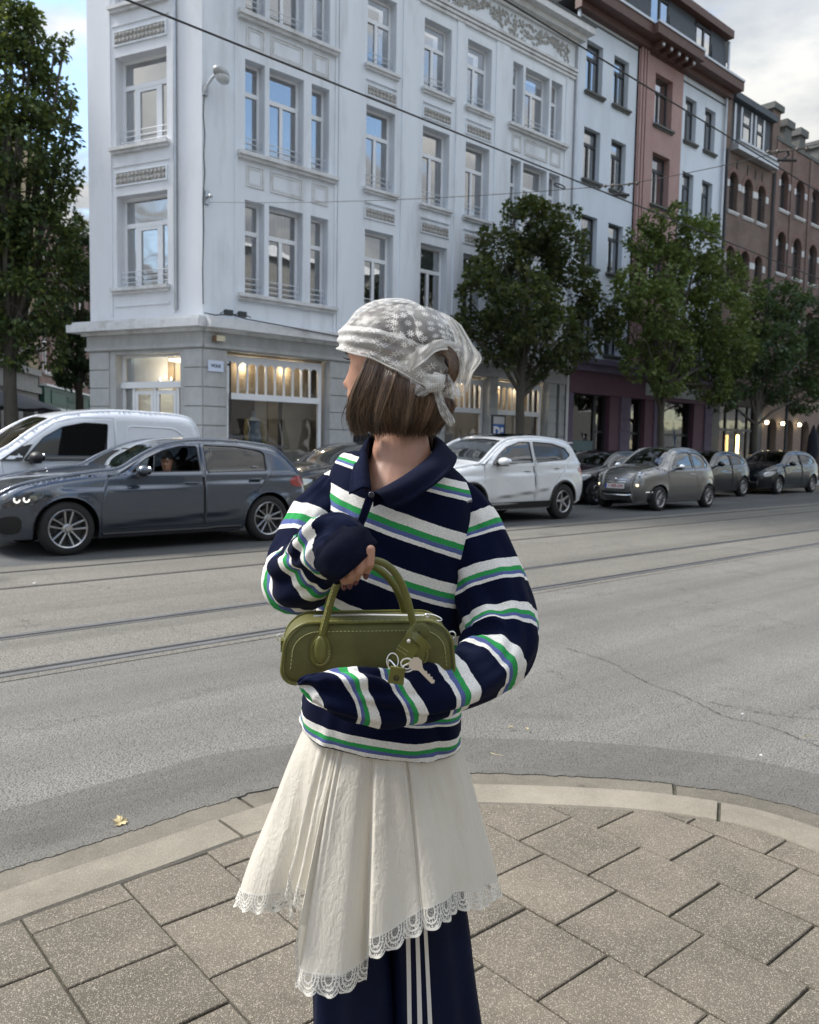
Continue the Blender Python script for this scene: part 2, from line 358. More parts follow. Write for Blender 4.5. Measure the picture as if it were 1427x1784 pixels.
def stones(name, A, B, z0, z1, length, mtl, par, gap=.006, bev=.006, ph=0.):
    acc = 0; cuts = [0]; L = 0; nxt = length * (1 - ph)
    segs = []
    i0 = 0; dist = 0
    for i in range(1, len(A)):
        dist += (Vector(A[i]) - Vector(A[i - 1])).length
        if dist > nxt: segs.append((i0, i)); i0 = i; nxt += length * random.uniform(.93, 1.07)
    segs.append((i0, len(A) - 1))
    for a, c in segs:
        if c <= a: continue
        P = [Vector(A[i]) for i in range(a, c + 1)]; Q = [Vector(B[i]) for i in range(a, c + 1)]
        for R in (P, Q):
            R[0] = R[0] + (R[1] - R[0]).normalized() * gap; R[-1] = R[-1] + (R[-2] - R[-1]).normalized() * gap
        cen = (P[0] + Q[-1]) / 2; dz = random.uniform(-.002, .002)
        rows = []
        for fr_, z in ((0, z0), (0, z1 - bev), (bev / .2, z1), (1 - bev / .2, z1), (1, z1 - bev), (1, z0)):
            rows.append([(p.x * (1 - fr_) + q.x * fr_ - cen.x, p.y * (1 - fr_) + q.y * fr_ - cen.y, z + dz) for p, q in zip(P, Q)])
        mb = MB(); mb.grid(rows, flip=True)
        m_ = len(P); mb.f.append(tuple(i * m_ for i in range(6))); mb.f.append(tuple((5 - i) * m_ + m_ - 1 for i in range(6))); mb.m += [0, 0]
        o = mb.build(name, mtl, par); o.location = (cen.x, cen.y, 0)
kerb = tag(bpy.data.objects.new('kerb', None), kind='structure'); COL.objects.link(kerb)
gut = tag(bpy.data.objects.new('gutter', None), kind='structure'); COL.objects.link(gut)
kerb['label'] = 'pale concrete kerb curving round the pavement corner'; gut['label'] = 'flat concrete gutter stones between asphalt and kerb'
for A_, B2_, z_ in ((oc, mid, ZG - .007), (mid, inn, ZK - .008)):
    fb = MB(); fb.grid([[(x, y, z_) for x, y in A_], [(x, y, z_) for x, y in B2_]], flip=True); fb.build('joint_mortar', MT['joint'], gut)
stones('gutter_stone', oc, mid, -.05, ZG, .93, MT['gutter'], gut, .008, .004, .25)
stones('kerb_stone', mid, inn, -.05, ZK, .93, MT['kerb'], kerb, .007, .008, .62)
# pavement bed + slabs
pave = bpy.data.objects.new('pavement', None); COL.objects.link(pave); tag(pave, 'exposed aggregate slab pavement in staggered rows', kind='structure')
bed = [p for p in offset(oc, GW + KW * .9 - .02)] + [(2.0, -14), (-14, -14)]
mb = MB(); mb.add([(x, y, ZK - .009) for x, y in bed], [tuple(range(len(bed) - 1, -1, -1))]); mb.build('slab_bed', MT['joint'], pave)
E1 = Vector((.65, -.76)); E2 = Vector((.76, .65)); PT = .285
inner = inn
def inside(p, poly):
    x, y = p; r = False; j = len(poly) - 1
    for i in range(len(poly)):
        xi, yi = poly[i]; xj, yj = poly[j]
        if (yi > y) != (yj > y) and x < (xj - xi) * (y - yi) / (yj - yi) + xi: r = not r
        j = i
    return r
lim = offset(oc, GW + KW * .9 + .004); limpoly = lim + [(1.9, -9), (-9, -9)]
def clip_convex(poly, cl):              # keep the part of poly inside limpoly near the kerb line (Sutherland-Hodgman against local kerb tangents)
    out = poly
    c = sum((Vector(p) for p in poly), Vector((0, 0))) / len(poly)
    near = sorted(range(len(cl) - 1), key=lambda i: (Vector(cl[i]) - c).length)[:7]
    for i in sorted(near):
        a, b_ = Vector(cl[i]), Vector(cl[i + 1]); t = (b_ - a)
        if t.length < 1e-6: continue
        nn = Vector((t.y, -t.x)).normalized(); res = []
        for k in range(len(out)):
            p, q = Vector(out[k]), Vector(out[(k + 1) % len(out)]); dp, dq = (p - a).dot(nn), (q - a).dot(nn)
            if dp >= 0: res.append(tuple(p))
            if (dp >= 0) != (dq >= 0): f = dp / (dp - dq); res.append(tuple(p + (q - p) * f))
        out = res
        if len(out) < 3: return []
    return out
def slab_mesh(poly, gap=.0032, bev=.0025):
    n = len(poly); c = sum((Vector(p) for p in poly), Vector((0, 0))) / n
    def ins(d):
        res = []
        for i in range(n):
            p = Vector(poly[i]); a = (p - Vector(poly[i - 1])).normalized(); b_ = (Vector(poly[(i + 1) % n]) - p).normalized()
            na = Vector((-a.y, a.x)); nb = Vector((-b_.y, b_.x)); bis = (na + nb)
            if bis.length < 1e-4: bis = na
            bis.normalize(); k = max(.35, bis.dot(na)); res.append(p + bis * d / k)
        return res
    mb = MB(); R = []
    for d, z in ((gap, -.05), (gap, -bev), (gap + bev, 0)):
        R.append([(p.x - c.x, p.y - c.y, z) for p in ins(d)])
    mb.grid(R, True); mb.f.append(tuple(2 * n + i for i in range(n))); mb.m.append(0)
    return mb, c
sq = [(0, 0), (PT, 0), (PT, PT), (0, PT)]
full = None; cnt = 0
for k in range(-9, 14):
    ph = .04 if k % 2 == 0 else .215
    for j in range(-14, 12):
        e1 = j * PT + ph + .0; e2 = .04 + k * PT
        P = [E1 * (e1 + a) + E2 * (e2 + c) for a, c in sq]
        P = [(p.x, p.y) for p in P]
        cx = sum(p[0] for p in P) / 4; cy = sum(p[1] for p in P) / 4
        if cy < 1.0 or abs(cx) > 2.4 or cy > 3.4: continue
        ins_ = [inside(p, limpoly) for p in P]
        if not any(ins_) : continue
        area = 0
        if all(ins_):
            if full is None:
                mb, c0 = slab_mesh([(E1 * a + E2 * c).to_tuple() for a, c in sq]); full = mb.mesh('slab', MT['slab'])
            o = inst('slab', full, pave, (cx, cy, ZK + random.uniform(-.0025, .0015)), (random.uniform(-.006, .006), random.uniform(-.006, .006), 0)); cnt += 1
        else:
            Q = clip_convex(P, lim)
            Q2 = []
            for q in Q:
                if not Q2 or (Vector(q) - Vector(Q2[-1])).length > .012: Q2.append(q)
            if len(Q2) > 2 and (Vector(Q2[0]) - Vector(Q2[-1])).length < .012: Q2.pop()
            if len(Q2) < 3: continue
            A = .5 * sum(Q2[i][0] * Q2[(i + 1) % len(Q2)][1] - Q2[(i + 1) % len(Q2)][0] * Q2[i][1] for i in range(len(Q2)))
            if A < 0: Q2 = Q2[::-1]; A = -A
            if A < .0022: continue
            mb, c = slab_mesh(Q2); o = mb.build('slab', MT['slab'], pave); o.location = (c.x, c.y, ZK); cnt += 1
# pavement beyond the slabs in view (behind the eye point)
far_p = [(-12, -14), (2.0, -14), (1.95, 1.0), (-2.43, 1.0), (-2.43, .95), (-12, -8.3)]
sheet('rear_pavement', far_p, ZK - .008, MT['slab'])

# tram rails: pairs of steel heads with a flangeway groove
MT['rail_steel'] = mat('polished_rail_steel', (.34, .34, .35), .38, .85, var=.15, vscale=2, stretch=(1, 1, 1))
MT['rail_side'] = mat('dull_rail_steel', (.10, .095, .09), .6, .5, var=.3, vscale=8)
MT['groove'] = mat('groove_dirt', (.012, .011, .010), .9, var=.3)  # near-black solid strip in place of an open groove
def rail(nn, side, bright):
    t = thing('tram_rail', {5.22: 'nearest steel tram rail with a wide dark groove', 6.28: 'bright polished tram rail, second from the pavement', 8.3: 'thin dark tram rail, third from the pavement', 9.36: 'faint farthest tram rail beside the traffic lane'}[nn], 'rail', sn(0, nn), math.radians(42), 'tram rails set flush in the road')
    wd = .06 if bright else .022
    for k in range(0, 1):
        b = MB(); b.box(-25, 80, -wd / 2, wd / 2, -.02, .006); b.build('rail_head', MT['rail_steel'] if bright else MT['rail_side'], t)
        g0 = wd / 2 * side; b = MB(); b.box(-25, 80, g0, g0 + side * (.05 if bright else .035), -.02, .0045); b.build('flangeway', MT['groove'], t)
        if bright: b = MB(); b.box(-25, 80, g0 + side * .05, g0 + side * .075, -.02, .0055); b.build('guard_lip', MT['rail_steel'], t)
rail(5.22, 1, True); rail(6.28, -1, True); rail(8.3, 1, False); rail(9.36, -1, False)

# far pavement with kerb along the buildings
b = MB(); b.box(-1.5, 80, 0, 2.6, -.05, .12); o = b.build('far_pavement', MT['grey_stone'], kind='structure'); o.location = sn(6.2, 14.1); o.rotation_euler.z = math.radians(42)
b = MB(); b.box(-1.6, 80, -.16, -.005, -.05, .125); o = b.build('far_kerb', MT['kerb'], kind='structure'); o.location = sn(6.2, 14.1); o.rotation_euler.z = math.radians(42)

# fallen leaves and grit near the kerb
MT['dry_leaf'] = mat('dry_leaf', (.40, .33, .17), .7, var=.3, vscale=40)
def maple_leaf(r):
    pts = []
    for i in range(22):
        a = 2 * PI * i / 22; k = r * (.55 + .45 * abs(math.cos(2.5 * a)) ** .7) * (1 if i % 2 else .72); pts.append((k * math.cos(a), k * math.sin(a), .004 + .012 * abs(math.sin(a * 1.5)) * r / .04))
    mb = MB(); mb.add([(0, 0, .003)] + pts, [(0, 1 + i, 1 + (i + 1) % 22) for i in range(22)]); return mb
o = maple_leaf(.036).build('fallen_leaf', MT['dry_leaf'], label='dry yellow maple leaf lying at the asphalt edge', cat='leaf'); o.location = gz(208, 1436, .05) + Vector((0, 0, .003)); o.rotation_euler = (.15, .1, .8)
for i, (px, py, lb) in enumerate([(890, 1267, 'small pale leaf scrap on the asphalt beside the woman'), (918, 1270, 'tiny curled leaf just right of the pale scrap'), (865, 1316, 'dark twig fragment near the gutter'), (1294, 1245, 'white pebble on the road by the crack'), (1326, 1317, 'small stone on the dark asphalt right of the crack'), (1408, 1284, 'broken twig at the right edge of the road'), (60, 1016, 'white scrap of paper between the tram rails at left')]):
    mb = MB()
    if 'twig' in lb: mb.tube([(-.03, 0, .004), (0, .004, .005), (.03, -.002, .004)], .0022, 5)
    elif 'stone' in lb or 'pebble' in lb: mb.ell((0, 0, .004), (.008, .006, .004), 7, 4)
    else:
        r = .018 if i < 2 else .05; mb.add([(-r, -.006, .002), (0, -.009, .006), (r, 0, .002), (0, .009, .007)], [(0, 1, 2, 3)])
    g = gz(px, py, .012); o = mb.build('twig' if 'twig' in lb else ('pebble' if ('stone' in lb or 'pebble' in lb) else 'litter_scrap'), MT['dry_leaf'] if 'leaf' in lb or 'twig' in lb else MT['white_stone'], label=lb, cat='twig' if 'twig' in lb else ('pebble' if ('stone' in lb or 'pebble' in lb) else 'litter')); o.location = g; o.rotation_euler.z = i * 1.3

# tar-filled cracks in the carriageway
MT['tar'] = mat('crack_tar', (.030, .029, .027), .8, var=.3, vscale=20)
for k, pts in enumerate((((985, 1128), (1060, 1152), (1120, 1185), (1200, 1216), (1260, 1246), (1330, 1262), (1427, 1300)), ((1236, 1222), (1300, 1236), (1360, 1246), (1427, 1252)))):
    c = [gz(x, y, 0.0015) for x, y in pts]; cc = cr([tuple(q) for q in c], 14); L_ = []; R_ = []
    for i, q in enumerate(cc):
        t_ = Vector(cc[min(i + 1, len(cc) - 1)]) - Vector(cc[max(i - 1, 0)]); n_ = Vector((-t_.y, t_.x, 0)).normalized(); w_ = .0015 + .005 * abs(noise.noise(Vector((i * .4, k, 0)))); j_ = .02 * noise.noise(Vector((i * .31, k * 3, 1))) + .008 * noise.noise(Vector((i * 1.3, k * 3, 4)))
        L_.append(Vector(q) + n_ * (j_ + w_)); R_.append(Vector(q) + n_ * (j_ - w_))
    b = MB(); b.grid([R_, L_]); b.build('road_crack', MT['tar'], kind='structure')
# ================================================================ buildings
def rect(x0, x1, z0, z1): return [(x0, z0), (x1, z0), (x1, z1), (x0, z1)]
def arch(x0, x1, z0, z1, n=8):
    r = (x1 - x0) / 2; zc = z1 - r; c = (x0 + x1) / 2
    return [(x0, z0), (x1, z0)] + [(c + r * math.cos(PI * k / n), zc + r * math.sin(PI * k / n)) for k in range(n + 1)]
def pip(p, poly): return inside(p, poly)
def cdt(outer_, holes, extra=()):
    vs = [Vector(p) for p in outer_]; ed = [(i, (i + 1) % len(outer_)) for i in range(len(outer_))]
    for h in holes:
        b = len(vs); vs += [Vector(p) for p in h]; ed += [(b + i, b + (i + 1) % len(h)) for i in range(len(h))]
    vs += [Vector(p) for p in extra]
    r = delaunay_2d_cdt(vs, ed, [], 0, 1e-5)
    V, F = r[0], r[2]; out = []
    for f in F:
        c = sum((V[i] for i in f), Vector((0, 0))) / len(f)
        if pip(c, outer_) and not any(pip(c, h) for h in holes):
            a, b_, d = V[f[0]], V[f[1]], V[f[2]]
            out.append(tuple(f) if (b_ - a).cross(d - a) > 0 else tuple(f)[::-1])
    return V, out
def wall(name, par, mt, x0, x1, z0, z1, holes=(), y=0., rev=.28, thick=.0):
    V, F = cdt(rect(x0, x1, z0, z1), holes); b = MB()
    b.add([(v.x, y, v.y) for v in V], F)
    for h in holes:
        n = len(h); b.add([(p[0], y, p[1]) for p in h] + [(p[0], y + rev, p[1]) for p in h], [((i + 1) % n, i, n + i, n + (i + 1) % n) for i in range(n)])
    if thick:
        b.box(x0, x1, y + thick, y + thick + .01, z0, z1)
        for a in (x0, x1): b.add([(a, y, z0), (a, y + thick, z0), (a, y + thick, z1), (a, y, z1)], [(0, 1, 2, 3)])
        b.add([(x0, y, z1), (x1, y, z1), (x1, y + thick, z1), (x0, y + thick, z1)], [(0, 1, 2, 3)])
    return b.build(name, mt, par)
def window(par, x0, x1, z0, z1, y, fm, style='double', fr=.065, tz=.68, curtain=None, tilt=False, gl='glass', archtop=False, blind=0.):
    """window > pane, curtain: frame is the window's own mesh"""
    b = MB(); d = .05; zt = z0 + (z1 - z0) * tz; xm = (x0 + x1) / 2
    if archtop:
        r = (x1 - x0) / 2; c = xm; zc = z1 - r; n = 10
        rows = []
        for rr in (r, r - fr): rows.append([(c + rr * math.cos(PI * k / n), y, zc + rr * math.sin(PI * k / n)) for k in range(n + 1)])
        b.grid(rows, flip=True); b.grid([[(p[0], y + d, p[2]) for p in rows[1]], rows[1]])
        b.box(x0, x0 + fr, y, y + d, z0, zc); b.box(x1 - fr, x1, y, y + d, z0, zc); b.box(x0 + fr, x1 - fr, y, y + d, z0, z0 + fr); zt = zc - .05
    else:
        b.box(x0, x0 + fr, y, y + d, z0, z1); b.box(x1 - fr, x1, y, y + d, z0, z1); b.box(x0 + fr, x1 - fr, y, y + d, z0, z0 + fr); b.box(x0 + fr, x1 - fr, y, y + d, z1 - fr, z1)
    b.box(x0 + fr, x1 - fr, y - .012, y + d, zt - .05, zt + .05)
    cuts = [x0 + fr, x1 - fr]
    if style == 'double': b.box(xm - .045, xm + .045, y - .006, y + d, z0 + fr, zt - .05)
    if style == 'triple':
        for k in (.26, .72): xx = x0 + (x1 - x0) * k; b.box(xx - .05, xx + .05, y - .006, y + d, z0 + fr, zt - .05)
        xa, xb = x0 + (x1 - x0) * .26 + .05, x0 + (x1 - x0) * .72 - .05
        b.box(xa, xa + .05, y - .004, y + .03, z0 + fr, zt - .05); b.box(xb - .05, xb, y - .004, y + .03, z0 + fr, zt - .05)
        b.box(xa + .05, xb - .05, y - .004, y + .03, zt - .12, zt - .05)
    if style == 'triple6':
        for k in (.26, .72): xx = x0 + (x1 - x0) * k; b.box(xx - .04, xx + .04, y - .006, y + d, z0 + fr, z1 - fr)
    o = b.build('window', fm, par)
    bb = MB()
    for (a, c, e, f) in ((x0 + .01, x1 - .01, z0 + .01, zt), (x0 + .01, x1 - .01, zt, z1 - .01)):
        if archtop and f > zt + .001:
            r = (x1 - x0) / 2 - .01; zc = z1 - r - .01
            pts = [(a, y + .03, zt), (c, y + .03, zt)] + [(xm + r * math.cos(PI * k / 10), y + .03, zc + r * math.sin(PI * k / 10)) for k in range(11)]
            bb.add(pts, [tuple(range(len(pts)))])
        else: bb.add([(a, y + .03, e), (c, y + .03, e), (c, y + .03, f), (a, y + .03, f)], [(0, 1, 2, 3)])
    bb.build('pane', MT[gl], o)
    cu = MB(); yb = y + .22
    if curtain:
        nx = 24; fx0, fx1 = curtain
        rows = [[(x0 + (x1 - x0) * (fx0 + (fx1 - fx0) * i / nx), yb + .025 * math.sin(i * 2.4 + x0), z) for i in range(nx + 1)] for z in (z0, z1)]
        cu.grid(rows); cu.build('curtain', MT['curtain'], o, smooth=True)
    if blind:
        cb = MB(); cb.box(x0 + fr, x1 - fr, y + .055, y + .07, z1 - (z1 - z0) * blind, z1 - .02); cb.build('roller_blind', MT['blind'], o)
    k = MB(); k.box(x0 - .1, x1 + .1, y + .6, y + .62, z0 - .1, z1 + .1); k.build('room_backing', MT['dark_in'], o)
    if tilt:      # lower-right casement tilted inward
        tb = MB(); M_ = Matrix.Translation((0, y + .04, z0 + .06)) @ Matrix.Rotation(-.16, 4, 'X')
        tb.box(xm + .04, xm + .10, -.02, .02, 0, zt - z0 - .12, M=M_); tb.box(x1 - .12, x1 - .06, -.02, .02, 0, zt - z0 - .12, M=M_); tb.box(xm + .10, x1 - .12, -.02, .02, zt - z0 - .18, zt - z0 - .12, M=M_); tb.build('tilted_casement', fm, o)
    return o
MT['blind'] = mat('roller_blind_cloth', (.62, .64, .66), .9, var=.05)
def railing(par, x0, x1, z, y, h=.42):
    b = MB()
    for k in range(3): zz_ = z + .14 + k * .12; b.tube([(x0, y, zz_), (x1, y, zz_)], .011, 6)
    for x in (x0 + .02, x1 - .02):
        pts = []
        for i in range(13): a = i / 12 * 2 * PI; pts.append((x + .015 * math.sin(a * 1.5), y - .012 * math.sin(a * 2), z + .05 + (h) * i / 12))
        b.tube(pts, .010, 5)
    return b.build('window_railing', MT['rail_paint'], par, smooth=True)
def sill(par, x0, x1, z, proj=.12, h=.11, mt=None, name='sill'):
    b = MB(); b.box(x0, x1, -proj, .02, z - h * .55, z); b.box(x0 + .03, x1 - .03, -proj * .6, .02, z - h, z - h * .55 - .0); return b.build(name, mt or MT['white_stone'], par)
def relief(par, x0, x1, z0, z1):
    b = MB(); b.box(x0, x1, -.02, .02, z0, z1)
    rr = random.Random(int(x0 * 100 + z0 * 10)); nx = max(4, int((x1 - x0) / .11))
    for i in range(nx):
        for j in range(2):
            cx_ = x0 + (i + .5) * (x1 - x0) / nx; cz_ = z0 + (j + .5) * (z1 - z0) / 2
            b.ell((cx_, -.03, cz_), (.045, .035, .05), 6, 4, M=Matrix.Rotation(rr.uniform(-.8, .8), 3, 'Y'))
    b.build('relief_panel', MT['relief'], par, smooth=True)
    b = MB(); f = .035
    b.box(x0 - f, x1 + f, -.035, 0, z1, z1 + f); b.box(x0 - f, x1 + f, -.035, 0, z0 - f, z0); b.box(x0 - f, x0, -.035, 0, z0, z1); b.box(x1, x1 + f, -.035, 0, z0, z1); b.build('panel_moulding', MT['white_paint'], par)
def moulded_panel(par, x0, x1, z0, z1):
    b = MB(); f = .035
    for a, h in ((0, .025), (.06, .014)):
        xa, xb, za, zb = x0 + a, x1 - a, z0 + a, z1 - a
        b.box(xa, xb, -h, .0, zb - f, zb); b.box(xa, xb, -h, .0, za, za + f); b.box(xa, xa + f, -h, 0, za + f, zb - f); b.box(xb - f, xb, -h, 0, za + f, zb - f)
    b.build('panel_moulding', MT['white_stone'], par)

BR = math.radians(42)
wb = thing('white_building', 'white rendered corner building with stone shopfront and triple window bays', 'building', sn(S0, N0), BR)
Wd = 12.85
FL = [(4.80, 6.88), (7.90, 9.92), (10.88, 12.66)]
trip_a = [(1.05, 1.56), (1.68, 2.62), (2.84, 3.36)]; trip_e = [(9.94, 10.40), (10.5, 11.62), (11.72, 12.26)]
sing = [(4.50, 5.45), (6.42, 7.42), (8.05, 9.03)]
holes = []
for z0, z1 in FL:
    for a, c in trip_a + trip_e + sing: holes.append(rect(a, c, z0, z1))
wall('upper_wall', wb, MT['white_paint'], 0, Wd, 4.12, 14.9, holes)
for fi, (z0, z1) in enumerate(FL):
    for gi, grp in enumerate((trip_a, trip_e)):
        for wi, (a, c) in enumerate(grp):
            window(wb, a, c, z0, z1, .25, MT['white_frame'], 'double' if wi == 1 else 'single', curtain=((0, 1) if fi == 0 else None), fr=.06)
            railing(wb, a + .02, c - .02, z0, .12)
        sill(wb, grp[0][0] - .22, grp[2][1] + .22, z0, .16, .15)
        if fi:
            for a, c in grp: moulded_panel(wb, a + .02, c - .02, z0 - .72, z0 - .24)
    for wi, (a, c) in enumerate(sing):
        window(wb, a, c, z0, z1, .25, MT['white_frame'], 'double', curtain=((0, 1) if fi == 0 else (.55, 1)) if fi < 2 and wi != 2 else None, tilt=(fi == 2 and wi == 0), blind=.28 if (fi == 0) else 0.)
        railing(wb, a + .02, c - .02, z0, .12)
        sill(wb, a - .09, c + .09, z0, .12, .13)
        b = MB(); b.box(a - .02, c + .02, -.05, 0, z0 - .38, z0 - .34); b.build('ledge', MT['white_paint'], wb)
        if fi: relief(wb, a, c, z0 - .72, z0 - .50)
# pilaster strips between the bays
for k, (a, c) in enumerate(((3.62, 4.28), (5.66, 6.22), (7.62, 7.88), (9.2, 9.76))):
    b = MB(); b.box(a, c, -.035, 0, 4.2, 13.02); b.build('pilaster', MT['white_paint'], wb)
b = MB(); b.box(.78, .86, -.03, 0, 4.2, 13.0); b.box(3.52, 3.6, -.03, 0, 4.2, 13.0); b.box(12.42, 12.5, -.03, 0, 4.2, 13.0); b.build('bay_moulding', MT['white_paint'], wb)
# entablature
b = MB()
for k in range(3): b.box(3.62, Wd, -.06 - .035 * k, 0, 12.98 + .10 * k, 13.06 + .10 * k)
b.build('architrave', MT['white_stone'], wb)
b = MB(); rr = random.Random(5)
for i in range(620):
    x = rr.uniform(4.3, 12.5); bay = (x % 2.9) / 2.9; dz = .42 * abs(math.sin(bay * PI)); z = rr.uniform(13.86 - dz - .16, 13.9)
    b.ell((x, -.02, z), (.035, .03, .05), 6, 3, M=Matrix.Rotation(rr.uniform(-1, 1), 3, 'Y'))
tag(b.build('frieze_garland', MT['relief'], wb, smooth=True), kind='stuff')
b = MB(); b.box(3.5, Wd + .1, -.10, 0, 14.0, 14.12); b.box(3.45, Wd + .2, -.26, 0, 14.12, 14.28); b.box(3.4, Wd + .32, -.50, 0, 14.28, 14.48); b.build('cornice', MT['white_stone'], wb)
b = MB(); b.box(3.4, Wd + .34, -.53, .02, 14.482, 14.53); b.build('cornice_capping', MT['dark_frame'], wb)
b = MB(); b.box(0, 3.4, -.35, 0, 14.0, 14.3); b.build('bay_cornice', MT['white_stone'], wb)
# back volume and roof
b = MB(); b.prism([(.9, 1.22), (Wd - .02, 1.22), (Wd - .02, 12), (4.1, 12), (-1.22, 3.03), (-1.1, 2.9), (-.6, 2.2)], 14.85); b.build('rear_volume', MT['white_paint'], wb)
# dividing cornice above the shop floor
b = MB(); b.box(.0, Wd, -.36, 0, 3.93, 4.10); b.box(-.0, Wd, -.28, 0, 4.10, 4.16); b.box(0, Wd, -.16, 0, 3.86, 3.93); b.build('string_cornice', MT['white_stone'], wb)
b = MB(); b.box(0, Wd, -.05, .3, 3.50, 3.86); b.box(0, Wd, -.09, -.05, 3.52, 3.60); b.build('fascia', MT['grey_stone'], wb)
# piers of stone blocks
def pier(par, x0, x1, z0=.12, z1=3.50, yo=-.03, dpt=.4, h=.42, mtl='grey_stone'):
    n = int(round((z1 - z0) / h)); hh = (z1 - z0) / n
    for i in range(n):
        b = MB(); g = .014
        b.box(x0, x1, yo, yo + dpt, z0 + i * hh + g, z0 + (i + 1) * hh - g); b.build('stone_block', MT[mtl], par)
    b = MB(); b.box(x0 + .01, x1 - .01, yo + .03, yo + dpt - .01, z0, z1); b.build('pier_core', MT[mtl], par)
pier(wb, .0, .58); pier(wb, 3.44, 4.18); pier(wb, 5.0, 5.6); pier(wb, 7.0, 7.42); pier(wb, 9.25, 9.62, h=.42); pier(wb, 12.0, 12.4); pier(wb, 12.55, 12.84)
# shop interior: warm lit rooms behind the glass
MT['shop_wall'] = mat('shop_plaster', (.50, .45, .37), .9, var=.08); MT['shop_panel'] = mat('shop_wood_panel', (.42, .33, .22), .6, var=.2, vscale=4, stretch=(1, 1, .2)); MT['shop_dark'] = mat('shop_dark_panel', (.07, .055, .05), .7, var=.3)
MT['lamp_warm'] = emis('warm_lamp', (1, .82, .58), 2.2)
b = MB(); b.box(-.0, 12.5, .12, 1.15, .10, .30); b.build('shop_floor', MT['shop_wall'], wb)
b = MB(); b.box(.62, 12.5, 1.12, 1.18, .3, 3.5); b.box(.62, 12.5, .35, 1.12, 3.45, 3.49); b.build('shop_back_wall', MT['shop_wall'], wb)
for a, c, m_ in ((.75, .95, 'shop_dark'), (1.15, 1.95, 'shop_dark'), (2.35, 2.62, 'shop_panel'), (2.62, 2.75, 'shop_dark')):
    b = MB(); b.box(a, c, 1.05, 1.12, .3, 2.55); b.build('shop_panel', MT[m_], wb)
b = MB(); b.box(1.95, 2.35, .8, 1.1, .3, 1.35); b.box(2.1, 2.25, .85, 1.0, 1.35, 1.5); b.build('display_plinth', MT['shop_panel'], wb)
b = MB(); b.box(1.9, 3.24, .42, .44, .3, 1.25); b.build('low_screen', MT['curtain'], wb)
def shopfront(x0, x1, zb, nl, zt=2.52, lights=True):
    b = MB(); y = .20
    b.box(x0, x0 + .09, y, y + .08, zb, 3.42); b.box(x1 - .09, x1, y, y + .08, zb, 3.42); b.box(x0 + .09, x1 - .09, y - .05, y + .08, zt - .09, zt + .05)
    b.box(x0 + .09, x1 - .09, y, y + .08, 3.32, 3.42); b.box(x0 + .09, x1 - .09, y, y + .08, zb, zb + .07)
    o = b.build('shop_window', MT['white_frame'], wb)
    w = (x1 - x0 - .18) / nl
    for i in range(nl):
        a = x0 + .09 + i * w; mb = MB(); mb.box(a - .018 if i else a, a + .018, y, y + .06, zt + .05, 3.32)
        n = 8; pts = [(a, y + .01, 3.32), (a, y + .01, 3.18)] + [(a + w * k / n, y + .01, 3.18 + .09 * math.sin(PI * k / n)) for k in range(1, n)] + [(a + w, y + .01, 3.18), (a + w, y + .01, 3.32)]
        mb.add(pts, [tuple(range(len(pts)))[::-1]]); mb.build('arched_light_bar', MT['white_frame'], o)
    mb = MB(); mb.add([(x0 + .05, y + .05, zb), (x1 - .05, y + .05, zb), (x1 - .05, y + .05, zt), (x0 + .05, y + .05, zt)], [(0, 1, 2, 3)]); mb.build('pane', MT['shop_glass'], o)
    mb = MB(); mb.add([(x0 + .05, y + .05, zt), (x1 - .05, y + .05, zt), (x1 - .05, y + .05, 3.35), (x0 + .05, y + .05, 3.35)], [(0, 1, 2, 3)]); mb.build('upper_pane', MT['shop_glass'], o)
    rb = MB(); rb.box(x0 + .1, x1 - .1, .72, .74, zt + .08, 3.4); rb.build('wood_valance', MT['shop_panel'], o)
    for q in range(2):
        xx = x0 + (x1 - x0) * (.28 + .42 * q); lb = MB(); lb.ell((xx, .62, 3.30), (.05, .05, .03), 10, 5); lb.build('spotlight', MT['lamp_warm'], o)
        for zo, pw in ((3.22, 7),):
            L = bpy.data.lights.new('spot_lamp', 'POINT'); L.energy = pw * .34; L.color = (1, .84, .62); L.shadow_soft_size = .06; lo = bpy.data.objects.new('spot_lamp', L); COL.objects.link(lo); lo.parent = o; lo.location = (xx, .60, zo)
shopfront(.66, 3.34, .62, 10); shopfront(7.48, 9.2, .62, 7); shopfront(9.7, 11.9, .62, 8)
b = MB(); b.box(.62, 3.4, -.06, .28, .12, .60); b.box(7.44, 9.24, -.02, .28, .12, .60); b.box(9.64, 11.98, -.02, .28, .12, .60); b.build('stall_riser', MT['white_stone'], wb)
b = MB(); b.box(4.18, 5.0, .28, .30, .12, 3.5); b.box(5.6, 7.0, .28, .30, .12, 3.5); b.build('dark_shop_glass', MT['dark_in'], wb)
b = MB(); b.box(4.18, 5.0, .24, .27, 1.75, 1.82); b.box(5.6, 7.0, .24, .27, 2.4, 2.5); b.build('door_rail', MT['white_frame'], wb)
b = MB(); b.box(10.72, 10.79, .14, .28, .62, 3.4); b.build('shop_mullion', MT['white_frame'], wb)
# left (chamfer) facade
LR = math.atan2(-.418, .908)
lf = bpy.data.objects.new('corner_facade', None); COL.objects.link(lf); lf.parent = wb
lf.rotation_euler.z = LR - BR
Ld = 3.28
lh = []
LF = [(4.92, 6.98), (8.04, 10.02), (11.10, 12.85)]
for z0, z1 in LF: lh.append(rect(-2.44, -.96, z0, z1))
wall('corner_wall', lf, MT['warm_white'], -Ld, 0, 4.12, 15.2, lh)
